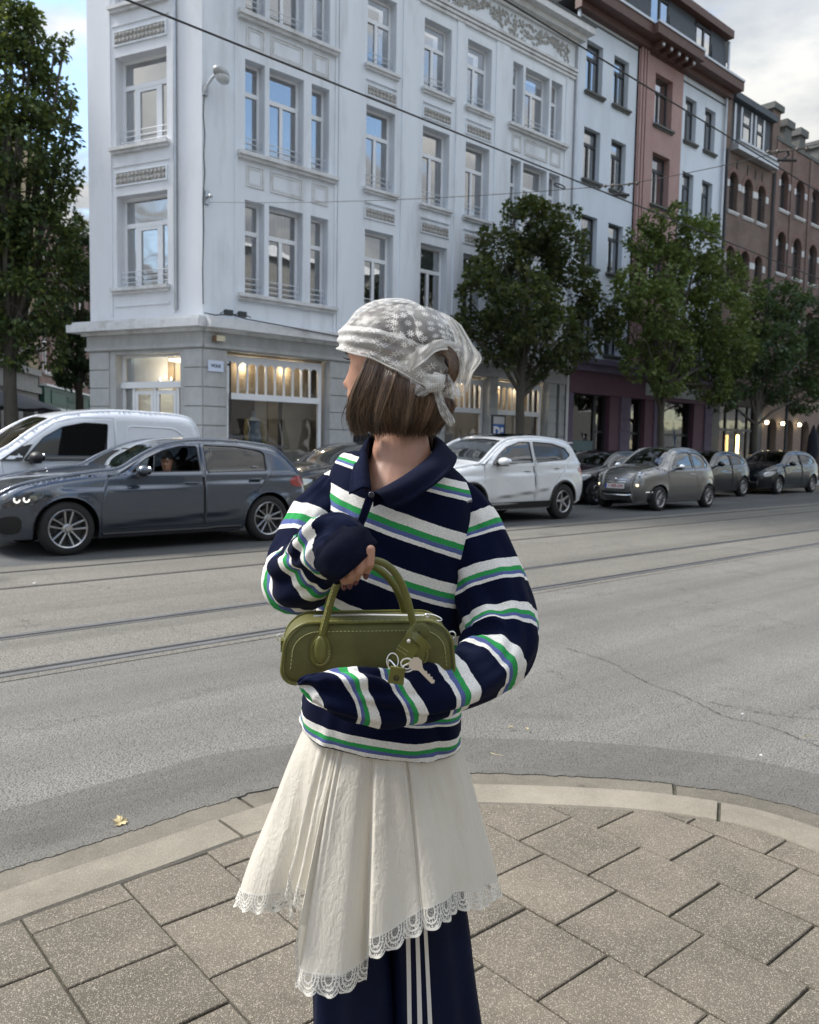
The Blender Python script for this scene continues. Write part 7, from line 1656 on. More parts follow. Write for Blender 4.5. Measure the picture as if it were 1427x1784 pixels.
# placket and buttons
b = MB(); pp = [(648, 856, 1.405), (641, 878, 1.402), (633, 900, 1.402), (624, 922, 1.404)]
rws = [[P_(x - 6, y - 1, Y - .004), P_(x + 5, y + 1, Y - .006)] for x, y, Y in pp]; rws = [[r[0] + Vector((-.002, .006, 0))] + r + [r[1] + Vector((.002, .008, 0))] for r in rws]; b.grid(rws); b.uv = [(0, 0)] * len(b.v); b.build('placket', MT['rib'], W_, smooth=True)
MT['button'] = mat('dark_button', (.012, .014, .03), .25, coat=.6)
for (x, y) in ((647, 862), (619, 906)): b = MB(); b.ell(P_(x, y, 1.394), (.0055, .002, .0055), 14, 8); b.build('button', MT['button'], W_, smooth=True)
# side and shoulder seams as fine raised cords
b = MB(); b.tube([P_(x, y, Y) for x, y, Y in ((822, 872, 1.49), (795, 884, 1.475), (776, 905, 1.462), (764, 930, 1.455), (763, 960, 1.452))], .0022, 6); b.build('shoulder_seam', MT['button'], W_)

# ---------------- skirt
def satin():
    m = bpy.data.materials.new('cream_satin'); m.use_nodes = True; t = NT(m.node_tree); t.n.clear(); tcn = t.add('ShaderNodeTexCoord')
    mp = t.add('ShaderNodeMapping', {0: tcn.outputs['Object'], 'Scale': (34, 34, 6)}); n1_ = t.add('ShaderNodeTexNoise', {'Vector': mp.outputs[0], 'Scale': 1.0, 'Detail': 5, 'Roughness': .6, 'Distortion': 1.2})
    mp2 = t.add('ShaderNodeMapping', {0: tcn.outputs['Object'], 'Scale': (90, 90, 42), 'Rotation': (.3, .5, 0)}); n2_ = t.add('ShaderNodeTexNoise', {'Vector': mp2.outputs[0], 'Scale': 1.0, 'Detail': 3, 'Distortion': 1.5})
    p = t.add('ShaderNodeBsdfPrincipled', {'Base Color': (.74, .70, .61, 1), 'Roughness': .34, 'Specular IOR Level': .55, 'Sheen Weight': .25, 'Anisotropic': .4})
    b = t.add('ShaderNodeBump', {'Height': n1_.outputs[0], 'Strength': .55, 'Distance': .006}); b2 = t.add('ShaderNodeBump', {'Height': n2_.outputs[0], 'Strength': .7, 'Distance': .0018, 'Normal': b.outputs[0]}); t.l.new(b2.outputs[0], p.inputs['Normal'])
    tr_ = t.add('ShaderNodeBsdfTranslucent', {0: (.66, .63, .55, 1)}); mx = t.add('ShaderNodeMixShader', {0: .16, 1: p.outputs[0], 2: tr_.outputs[0]}); t.add('ShaderNodeOutputMaterial', {0: mx.outputs[0]}); return m
MT['satin'] = satin()
SCN = wl(at(664, 1290, 1.555)); SX, SY = SCN.x, SCN.y; ZT = wl((0, 0, .905)).z
def interp(tab, d):
    for (a, v), (c, w) in zip(tab, tab[1:]):
        if a <= d <= c: return v + (w - v) * (d - a) / (c - a) if c > a else w
    return tab[-1][1]
ZB = [(0, .575), (25, .60), (45, .625), (62, .640), (70, .625), (80, .60), (92.5, .578), (93.5, .528), (105, .515), (118, .512), (123, .515), (124.5, .625), (132, .64), (136, .60), (140, .655), (146, .60), (160, .575), (175, .562), (190, .56), (215, .55), (270, .56), (330, .575), (360, .575)]
RB = [(0, .215), (30, .215), (60, .210), (80, .214), (92, .216), (94, .196), (104, .218), (116, .226), (121, .236), (124, .232), (125.5, .18), (131, .200), (135, .185), (140, .205), (146, .190), (156, .235), (170, .262), (185, .262), (215, .235), (270, .21), (330, .215), (360, .215)]
CR = [(93, .7, .010), (70, 1.2, -.005), (124.5, .8, .012)]
def skp(d, t, zt=None):
    """d degrees from +x towards the camera, t 0 top .. 1 hem"""
    a = math.radians(d); rb = interp(RB, d); zb_ = interp(ZB, d) - ZK + 0; rt_x, rt_y = .134, .118
    r0_ = 1 / math.sqrt((math.cos(a) / rt_x) ** 2 + (math.sin(a) / rt_y) ** 2)
    r = r0_ + (rb - r0_) * (t ** .88)
    ww_ = d + 9 * noise.noise(Vector((d * .035, 3.1, t * .8)))
    gather = (.0022 * math.sin(ww_ * .27 + 1) + .0008 * math.sin(ww_ * .61)) * min(1, t * 3) * (1 - .3 * t)
    wide = (.013 * math.sin(math.radians(ww_) * 6 + 1.0) + .007 * math.sin(math.radians(ww_) * 10.5 + 2.2)) * t ** 1.1
    r += gather + wide + .004 * noise.noise(Vector((math.cos(a) * 3, math.sin(a) * 3, t * 3))) * t
    if 70 < d < 92: r += .012 * math.sin((d - 70) / 22 * PI) * t ** .8
    if 95 < d < 122: r += .016 * math.sin((d - 95) / 27 * PI) ** .8 * t ** .6
    # pressed fold edges
    r += .009 * (1 - sstep(91.5, 93.6, d)) * math.exp(-((d - 88) / 7) ** 2) * min(1, .1 + t * 2)
    r -= .006 * math.exp(-((d - 68.5) / .9) ** 2)
    if 118 < d < 138: r += .004 * math.sin(d * 1.05) * (1 - t) * .9
    z = ZT + (zb_ - ZT) * t
    return Vector((SX + math.cos(a) * r, SY - math.sin(a) * r, z))
degs = sorted(set([round(x, 3) for x in np.arange(0, 360.01, .75)] + [92.6, 93.0, 93.3, 68, 68.5, 69, 123.3, 123.9, 124.3]))
rows = [[skp(d, t) for d in degs] for t in [k / 70 for k in range(71)]]
b = MB(); b.grid(rows); b.build('skirt', MT['satin'], W_, smooth=True, angle=75)
# lace trim hanging from the hem
def trim_mat():
    m = bpy.data.materials.new('scalloped_lace'); m.use_nodes = True; t = NT(m.node_tree); t.n.clear(); uv = t.add('ShaderNodeUVMap', uv_map='UVMap'); s_ = t.add('ShaderNodeSeparateXYZ', {0: uv.outputs[0]})
    fu = t.math('SUBTRACT', t.math('FRACT', s_.outputs[0]), .5); v = s_.outputs[1]
    d = t.math('SQRT', t.math('ADD', t.math('POWER', t.math('MULTIPLY', fu, 1.35), 2.0), t.math('POWER', t.math('SUBTRACT', v, .22), 2.0)))
    edge = t.math('ADD', .70, t.math('MULTIPLY', .26, t.math('SQRT', t.math('SUBTRACT', 1.0, t.math('POWER', t.math('MULTIPLY', fu, 2.0), 2.0), clamp=True))))
    sc = t.math('MULTIPLY', .025, t.math('ABSOLUTE', t.math('SINE', t.math('MULTIPLY', s_.outputs[0], 44.0)))); edge = t.math('ADD', edge, sc)
    ins_ = t.math('LESS_THAN', v, edge)
    rim = t.math('GREATER_THAN', v, t.math('SUBTRACT', edge, .07)); top_ = t.math('LESS_THAN', v, .07)
    ring = t.math('GREATER_THAN', t.math('SINE', t.math('MULTIPLY', d, 30.0)), .35)
    V = t.add('ShaderNodeVectorMath', {0: uv.outputs[0], 1: (6.5, 5.0, 0)}, operation='MULTIPLY').outputs[0]; vo = t.add('ShaderNodeTexVoronoi', {'Vector': V, 'Scale': 1.3, 'Randomness': .5}, voronoi_dimensions='2D'); leaf = t.math('LESS_THAN', vo.outputs['Distance'], .27)
    ve = t.add('ShaderNodeTexVoronoi', {'Vector': V, 'Scale': 2.2}, voronoi_dimensions='2D', feature='DISTANCE_TO_EDGE'); net = t.math('LESS_THAN', ve.outputs['Distance'], .06)
    pat = t.math('MAXIMUM', t.math('MAXIMUM', rim, top_), t.math('MAXIMUM', t.math('MULTIPLY', ring, t.math('GREATER_THAN', d, .22)), t.math('MAXIMUM', t.math('MULTIPLY', leaf, t.math('GREATER_THAN', d, .25)), net)))
    al = t.math('MULTIPLY', ins_, t.math('ADD', .22, t.math('MULTIPLY', pat, .76)))
    p = t.add('ShaderNodeBsdfPrincipled', {'Base Color': (.74, .72, .66, 1), 'Roughness': .75}); b = t.add('ShaderNodeBump', {'Height': pat, 'Strength': .7, 'Distance': .001}); t.l.new(b.outputs[0], p.inputs['Normal'])
    mx = t.add('ShaderNodeMixShader', {0: al, 1: t.add('ShaderNodeBsdfTransparent').outputs[0], 2: p.outputs[0]}); t.add('ShaderNodeOutputMaterial', {0: mx.outputs[0]}); return m
MT['trim'] = trim_mat()
rows = [[], [], [], [], []]; uv = [[], [], [], [], []]; acc = 0; prev = None
for d in degs:
    e = skp(d, .985); e2 = skp(d, .93); dr = (e - e2).normalized(); dr = (dr + Vector((0, 0, -.25))).normalized()
    if prev is not None: acc += min(.03, (e - prev).length)
    prev = e; a = math.radians(d); out_ = Vector((math.cos(a), -math.sin(a), 0))
    for j in range(5):
        f = j / 4; rows[j].append(e + dr * (.040 * f) + out_ * (.0012 + .004 * f * f * math.sin(acc / .036 * 2 * PI))); uv[j].append((acc / .036, f))
b = MB(); b.grid(rows); b.uv = [q for r in uv for q in r]; b.build('lace_trim', MT['trim'], W_, smooth=True, angle=75)
b = MB(); b.tube([skp(68.4, t) + Vector((0, -.001, 0)) for t in [k / 30 for k in range(31)]], .0012, 5); b.build('skirt_seam', MT['satin'], W_, smooth=True)

# ---------------- track trousers and shoes
MT['track'] = mat('navy_track_fabric', (.0025, .006, .026), .6, var=.15, vscale=12, bump=.15, bscale=60, spec=.15); MT['stripe_white'] = mat('white_side_stripe', (.70, .69, .66), .6, var=.04)
def leg(cx0, cx1, Y0, r0_, r1_, sd):
    rows = []; n = 60
    for i in range(41):
        f = i / 40; z = (.90 + (.14 - .90) * f) - ZK; rr_ = r0_ + (r1_ - r0_) * f; cx_ = cx0 + (cx1 - cx0) * f; row = []
        for k in range(n):
            a = 2 * PI * k / n; q = .006 * math.sin(a * 3 + f * 6 + sd) * f + .004 * math.sin(a * 7 + sd + f * 3) + .006 * noise.noise(Vector((math.cos(a), math.sin(a), f * 4 + sd)))
            row.append(Vector((cx_ + (rr_ + q) * math.cos(a), Y0 - WO.y - (rr_ * .92 + q) * math.sin(a), z)))
        rows.append(row)
    return rows
xl = at(625, 1700, 1.5).x - WO.x; xr2 = at(765, 1700, 1.5).x - WO.x
def legc(x0, x1, r1_, sd):
    return leg(x0, x1, 1.535, .062, r1_, sd)
RA = legc(SX - .055, xl, .090, 1.0); RBB = legc(SX + .058, xr2 + .004, .098, 4.0)
b = MB(); b.grid(RA, True, flip=False); b.grid(RBB, True); tro = b.build('trousers', MT['track'], W_, smooth=True, angle=180)
for k in range(3):
    ka = 19.6 - k * 1.9; b = MB(); rws = []
    for row in RBB:
        f = len(rws) / 40; kk = ka - 1.2 + f * 1.6
        def P2(q): i = int(math.floor(q)) % 60; fr_ = q - math.floor(q); return row[i].lerp(row[(i + 1) % 60], fr_)
        cen = sum(row, Vector((0, 0, 0))) / 60
        rws.append([P2(kk) + (P2(kk) - cen).normalized() * .0018, P2(kk - .85) + (P2(kk - .85) - cen).normalized() * .0018])
    b.grid(rws, flip=True); b.build('side_stripe', MT['stripe_white'], tro, smooth=True)
MT['shoe'] = mat('white_shoe_leather', (.6, .6, .58), .45, var=.05)
for xx in (xl, xr2):
    b = MB(); rws = []
    for i in range(11):
        f = i / 10; y = 1.60 - WO.y - .25 * f; w_ = .030 + .016 * math.sin(PI * min(1, f * 1.15)) ; h_ = .075 * (1 - f) ** .7 + .035 if f < 1 else .012; rws.append([Vector((xx + w_ * math.cos(a), y, .0 + max(0, h_ * (.5 + .5 * math.sin(a))))) for a in [2 * PI * k / 16 for k in range(16)]])
    b.grid(rws, True); b.f.append(tuple(range(16))); b.m.append(0); q = len(rws) * 16; b.f.append(tuple(range(q - 1, q - 17, -1))); b.m.append(0); b.build('shoe', MT['shoe'], W_, smooth=True)

# ================================================================ handbag
def leather():
    m = bpy.data.materials.new('olive_leather'); m.use_nodes = True; t = NT(m.node_tree); t.n.clear(); tcn = t.add('ShaderNodeTexCoord')
    v = t.add('ShaderNodeTexVoronoi', {'Vector': tcn.outputs['Object'], 'Scale': 620, 'Randomness': .9}, feature='DISTANCE_TO_EDGE'); n_ = t.add('ShaderNodeTexNoise', {'Vector': tcn.outputs['Object'], 'Scale': 22, 'Detail': 5})
    c = t.ramp(n_.outputs[0], [(.3, (.088, .086, .018, 1)), (.7, (.135, .130, .032, 1))]); c = t.mix(t.ramp(v.outputs['Distance'], [(0, g1(.6)), (.12, g1(0))]), c, (.05, .052, .010, 1))
    p = t.add('ShaderNodeBsdfPrincipled', {'Base Color': c, 'Roughness': .46, 'Specular IOR Level': .45}); b = t.add('ShaderNodeBump', {'Height': t.ramp(v.outputs['Distance'], [(0, g1(0)), (.25, g1(1))]), 'Strength': .5, 'Distance': .0008}); t.l.new(b.outputs[0], p.inputs['Normal']); t.add('ShaderNodeOutputMaterial', {0: p.outputs[0]}); return m
MT['olive'] = leather(); MT['olive_smooth'] = mat('smooth_olive_leather', (.125, .125, .026), .4, var=.15, vscale=25); MT['olive_thread'] = mat('pale_olive_thread', (.42, .41, .18), .7, var=.05); MT['silver'] = mat('silver_metal', (.86, .84, .80), .32, 1., var=.05)
BG0 = at(640, 1128, 1.285); G_ = thing('handbag', 'olive green grained leather bowling bag held under the woman arms, with pale stitching', 'bag', BG0, math.radians(7))
G_.rotation_euler = (0, math.radians(-.3), math.radians(7)); G_['label'] = 'olive green grained leather handbag with two round handles, held against the striped jumper'
Mi = (Matrix.Translation(BG0) @ G_.rotation_euler.to_matrix().to_4x4()).inverted()
def B_(x, y, Y): return Mi @ at(x, y, Y)
def bag_outline(inset=0., n=14):
    W0, W1, z0, z1, r1, r2 = .133 - inset, .130 - inset, -.045 + inset, .048 - inset, .044, .022; out = []
    # rounded: bottom small radius, top large radius
    for (cx_, cz_, r, a0) in ((W0 - r2, z0 + r2, r2, -PI / 2), (W1 - r1, z1 - r1, r1, 0), (-(W1 - r1), z1 - r1, r1, PI / 2), (-(W0 - r2), z0 + r2, r2, PI)):
        r_ = max(.004, r - inset * .5)
        cx2 = math.copysign(abs(cx_) + (r - r_) * 0, cx_)
        for k in range(n + 1): a = a0 + PI / 2 * k / n; out.append((cx_ + (r - inset * .0) * math.cos(a) * (1), cz_ + r * math.sin(a)))
    return out
OL = bag_outline()
def scaled(k_, dy):
    return [(x * (1 - k_ / .13), dy, z * (1 - k_ / .05) + .001) for x, z in OL]
D = .043; rows = [scaled(.05, -D - .0045), scaled(.035, -D - .0042), scaled(.018, -D - .0035), scaled(.008, -D - .0015), scaled(.003, -D + .002), scaled(-.0005, -D + .008), scaled(-.002, -D * .5), scaled(-.002, 0), scaled(-.002, D * .5), scaled(-.0005, D - .008), scaled(.003, D - .002), scaled(.01, D + .001), scaled(.03, D + .003), scaled(.05, D + .0035)]
rows = [[Vector((x, y + .0016 * noise.noise(Vector((x * 30, z * 30, 1))), z)) for x, y, z in r] for r in rows]
b = MB(); b.grid(rows, True); b.f.append(tuple(range(len(OL)))[::-1]); b.m.append(0); q = len(rows) * len(OL); b.f.append(tuple(range(q - len(OL), q))); b.m.append(0); b.build('bag_body', MT['olive'], G_, smooth=True, angle=50)
for sd_ in (-1, 1):
    b = MB(); pts = [Vector((x, sd_ * (D - .002), z)) for x, _, z in scaled(-.0008, 0)]; b.tube(pts + [pts[0]], .0024, 8, cap=False); b.build('piping', MT['olive_smooth'], G_, smooth=True)
def stitches(par, pts, ln=.0034, gap=.0026, r=.00055, off=Vector((0, -.0008, 0))):
    b = MB(); acc = 0
    for i in range(len(pts) - 1):
        a, c = Vector(pts[i]), Vector(pts[i + 1]); L = (c - a).length
        if L < 1e-6: continue
        t = (c - a) / L; s = (ln + gap - acc) if acc else 0
        while s + ln < L: b.tube([a + t * s + off, a + t * (s + ln) + off], r, 5); s += ln + gap
        acc = max(0, L - s) if s < L else 0
    o = b.build('stitching', MT['olive_thread'], par); tag(o, kind='stuff'); return o
ins_pts = [(x * .905, -D - .0040, z * .80 - .001) for x, z in OL]; stitches(G_, ins_pts + [ins_pts[0]])
stitches(G_, [(-.10 + .2 * k / 20, -D + .006, .0510) for k in range(21)], off=Vector((0, 0, .0008)))
b = MB(); b.tube([(-.085, 0, .0515), (.0, 0, .0525), (.10, 0, .0500)], .0022, 6); b.build('zip', MT['silver'], G_)
b = MB(); zc = B_(755, 1076, 1.29); b.tube([zc + Vector((.010 * math.cos(a) * 1.3, -.004, .004 * math.sin(a) + .001 - .004 * math.cos(a))) for a in [2 * PI * k / 16 for k in range(17)]], .0013, 6, cap=False); b.ell(zc + Vector((-.010, -.002, .005)), (.005, .003, .003), 8, 6); b.build('zip_pull', MT['silver'], G_, smooth=True)
for sx in (-1, 1):
    b = MB(); b.box(sx * .128, sx * .136, -.012, .012, -.002, .016); b.build('end_tab', MT['olive_smooth'], G_); b = MB(); b.tube([(sx * (.136 + .006 * math.sin(a)), 0, .018 + .006 * math.cos(a)) for a in [2 * PI * k / 12 for k in range(13)]], .0012, 6, cap=False); b.build('side_ring', MT['silver'], G_, smooth=True)
def handle_(pts, name='handle', r=.0056):
    c = cr([tuple(B_(*p)) for p in pts], 8); b = MB(); b.tube([Vector(tuple(p)) for p in c], r, 14); return b.build(name, MT['olive_smooth'], G_, smooth=True)
h1 = handle_([(556, 1128, 1.232), (563, 1098, 1.230), (573, 1060, 1.222), (584, 1025, 1.212), (598, 1002, 1.204), (618, 987, 1.198), (645, 976, 1.198), (672, 983, 1.204), (693, 1005, 1.214), (708, 1038, 1.224), (718, 1078, 1.230), (724, 1112, 1.232)])
h2 = handle_([(568, 1100, 1.325), (570, 1070, 1.322), (576, 1030, 1.30), (592, 1000, 1.27), (618, 988, 1.245), (645, 985, 1.24), (668, 998, 1.262), (688, 1022, 1.29), (702, 1055, 1.315), (708, 1100, 1.325)])
b = MB(); rg = random.Random(2)
stitches(h1, [B_(x - 3, y, Y - .0065) for x, y, Y in ((563, 1098, 1.230), (573, 1060, 1.222), (584, 1025, 1.212), (596, 1006, 1.206))], off=Vector((0, 0, 0)))
for (x, y) in ((558, 1132), (731, 1138)):
    c = B_(x, y, 1.238); b = MB(); pol = []
    for k in range(28): a = 2 * PI * k / 28; pol.append((.0165 * math.cos(a) * (1 if math.sin(a) < 0 else .95), (.024 if math.sin(a) < 0 else .027) * math.sin(a) * (1 - .0 * math.cos(a))))
    M_ = Matrix.Translation((c.x, -D - .0045, c.z)) @ RX; b.prism(pol, .0030, M=M_); o = b.build('handle_tab', MT['olive_smooth'], G_, smooth=True, angle=30)
    b = MB(); b.ell((c.x, -D - .010, c.z + .004), (.0095, .0050, .021), 16, 10); b.build('tab_pad', MT['olive_smooth'], o, smooth=True)
    stitches(o, [(c.x + p[0] * .82, -D - .0080, c.z + p[1] * .84) for p in pol + [pol[0]]], ln=.0024, gap=.002)
# clochette strap, carabiner, key
K_ = thing('key_strap', 'olive leather strap with a steel stud and two lines of stitching, tied on the handle with its padlock cover', 'key strap', at(722, 1130, 1.20)); KO = Vector(K_.location)
K_['label'] = 'olive leather strap with silver stud and leather padlock cover, hanging on the bag handle'
def K(x, y, Y): return at(x, y, Y) - KO
def ribbon_strap(pts, w, th, name, par, mt=None, wv=None):
    c = cr([tuple(K(*p)) for p in pts], 6); b = MB(); rows = []
    for i, q in enumerate(c):
        p = Vector(tuple(q)); t = Vector(tuple(c[min(i + 1, len(c) - 1)])) - Vector(tuple(c[max(i - 1, 0)])); t.normalize(); s = t.cross(Vector((0, 1, 0))).normalized(); n_ = s.cross(t); rows.append([p - s * w - n_ * th, p + s * w - n_ * th, p + s * w + n_ * th, p - s * w + n_ * th])
    b.grid(rows, True); m_ = len(rows); b.f += [(0, 1, 2, 3), ((m_ - 1) * 4 + 3, (m_ - 1) * 4 + 2, (m_ - 1) * 4 + 1, (m_ - 1) * 4)]; b.m += [0, 0]; return b.build(name, mt or MT['olive_smooth'], par, smooth=True, angle=50)
s1 = ribbon_strap([(734, 1094, 1.205), (722, 1112, 1.196), (709, 1132, 1.192), (697, 1154, 1.192)], .0135, .0016, 'strap', K_)
ribbon_strap([(712, 1098, 1.203), (726, 1110, 1.192), (738, 1122, 1.190), (745, 1132, 1.194)], .0060, .0018, 'strap_loop', K_)
b = MB(); c = K(734, 1100, 1.196); b.ell(c, (.0125, .003, .0135), 16, 8); b.build('strap_end', MT['olive'], K_, smooth=True); b = MB(); b.ell(K(729, 1102, 1.192), (.0018, .0012, .0018), 8, 6); b.build('strap_hole', MT['black'], K_)
b = MB(); b.ell(K(712, 1117, 1.188), (.0032, .0026, .0032), 12, 8); b.build('stud', MT['silver'], K_, smooth=True)
for (x0, y0, x1, y1) in ((694, 1124, 712, 1136), (691, 1130, 709, 1142)): stitches(s1, [K(x0, y0, 1.189), K(x1, y1, 1.189)], ln=.0022, gap=.0016, off=Vector((0, 0, 0)))
b = MB(); M_ = Matrix.Translation(K(691, 1178, 1.150)) @ Matrix.Rotation(.12, 4, 'Y') @ Matrix.Rotation(-.0, 4, 'X')
b.prism([(-.0115, -.010), (.0115, -.010), (.0105, .014), (-.0105, .014)], .006, M=M_ @ RX); o = b.build('padlock_cover', MT['olive_smooth'], K_)
b = MB(); b.tube([M_ @ Vector((.0035 * math.cos(a), -.0065, .0035 * math.sin(a) - .001)) for a in [2 * PI * k / 14 for k in range(15)]], .0005, 5, cap=False); b.tube([M_ @ Vector((x, -.0065, z - .001)) for x, z in ((-.0015, .002), (-.0015, -.002), (.0012, -.002), (.0012, .0005))], .0005, 4); b.build('embossed_mark', MT['black'], o)
b = MB(); c0 = K(684, 1152, 1.186); b.tube([c0 + Vector((.0085 * math.cos(a), .002 * math.sin(a), .0115 * math.sin(a))) for a in [2 * PI * k / 24 for k in range(25)]], .0009, 8, cap=False); b.build('split_ring', MT['silver'], K_, smooth=True)
Q_ = thing('key', 'small silver key on a snap hook, lying over the striped sleeve', 'key', at(732, 1166, 1.15)); KO2 = Vector(Q_.location)
def K2(x, y, Y): return at(x, y, Y) - KO2
b = MB(); pts = [K2(*p) for p in ((676, 1160, 1.17), (678, 1150, 1.165), (686, 1157, 1.16), (695, 1168, 1.152), (712, 1170, 1.148), (722, 1162, 1.148), (716, 1155, 1.15), (704, 1160, 1.152), (698, 1166, 1.152))]; b.tube([Vector(tuple(q)) for q in cr([tuple(p) for p in pts], 5)], .0011, 8); b.build('snap_hook', MT['silver'], Q_, smooth=True)
b = MB(); c0 = K2(709, 1156, 1.150); b.tube([c0 + Vector((.0085 * math.cos(a), -.001, .0075 * math.sin(a))) for a in [2 * PI * k / 20 for k in range(21)]], .0011, 8, cap=False); b.build('key_ring', MT['silver'], Q_, smooth=True)
M_ = Matrix.Translation(K2(724, 1156, 1.146)) @ Matrix.Rotation(math.radians(45), 4, 'Y')
kp = [(-.008, -.0065), (-.003, -.0095), (.004, -.009), (.0085, -.0045), (.011, -.0035), (.036, -.0035), (.0385, -.0005), (.0365, .0030), (.033, .0018), (.031, .0040), (.028, .0020), (.0255, .0042), (.022, .0018), (.0195, .0040), (.016, .0022), (.011, .0035), (.0085, .0055), (.003, .0095), (-.004, .009), (-.0085, .0045)]
b = MB(); b.prism(kp, .0022, M=M_ @ RX); b.build('blade', MT['silver'], Q_)
# ================================================================ wires
MT['wire'] = mat('dark_wire', (.02, .02, .022), .6)
def wire(name, lb, pts, r, ct='wire', g=None):
    t = thing(name, lb, ct, pts[0], 0, g); b = MB(); o_ = Vector(pts[0]); b.tube([Vector(p) - o_ for p in pts], r, 6); b.build('cable', MT['wire'], t, smooth=True); return t
def sag(p, q, s, n=14): return [Vector(p).lerp(Vector(q), k / n) - Vector((0, 0, s * 4 * (k / n) * (1 - k / n))) for k in range(n + 1)]
def along(nn, a, c):      # contact wire over a track, through two picture points
    p, q = pl(a[0], a[1], nn), pl(c[0], c[1], nn); d = (q - p) / (q - p).length; return [p - d * 14, p, q, q + d * 60]
wire('contact_wire', 'black tram wire crossing low from the corner building to the light tree', along(8.0, (222, 0), (1108, 357)), .011, g='overhead tram wires')
wire('contact_wire', 'black tram wire crossing high over the brown eaves at the right', along(5.6, (880, 0), (1356, 291)), .009, g='overhead tram wires')
P0 = pl(362, 352, N0 - .2); P1 = pl(1082, 322, 8.0); P2_ = pl(1372, 262, 5.6); P3 = P2_ + (P2_ - P1) * 1.2
wire('span_wire', 'thin grey span wire from the corner anchor across the street', sag(P0, P1, .10) + sag(P1, P2_, .03)[1:] + [P3], .006)
MT['insul'] = mat('insulator', (.09, .075, .065), .4)
def fitting(lb, P, drop):
    t = thing('wire_fitting', lb, 'wire fitting', P); b = MB(); d = (P2_ - P0).normalized()
    for k in (-2, -1, 1, 2): b.ell(d * .13 * k, (.026, .026, .03), 8, 6)
    b.tube([d * -.3, d * .3], .010, 6); b.build('insulator', MT['insul'], t, smooth=True)
    b = MB(); b.tube([(0, 0, 0), (.03, .02, drop * .4), (-.04, 0, drop * .8), (0, 0, drop)], .018, 6); b.tube([(-.14, 0, drop), (.14, 0, drop)], .022, 6); b.build('hanger', MT['wire'], t, smooth=True)
fitting('insulated wire hanger in front of the white house window sill', P1, -.16); fitting('insulated wire hanger against the brick house gable', P2_, -.14)
t = thing('wire_link', 'oval tension link on the span wire before the white building', 'wire link', pl(975, 324, 9.6)); b = MB(); b.tube([Vector((U.x * .16 * math.cos(a), U.y * .16 * math.cos(a), .03 * math.sin(a))) for a in [2 * PI * k / 16 for k in range(17)]], .012, 6, cap=False); b.build('link', MT['wire'], t, smooth=True)

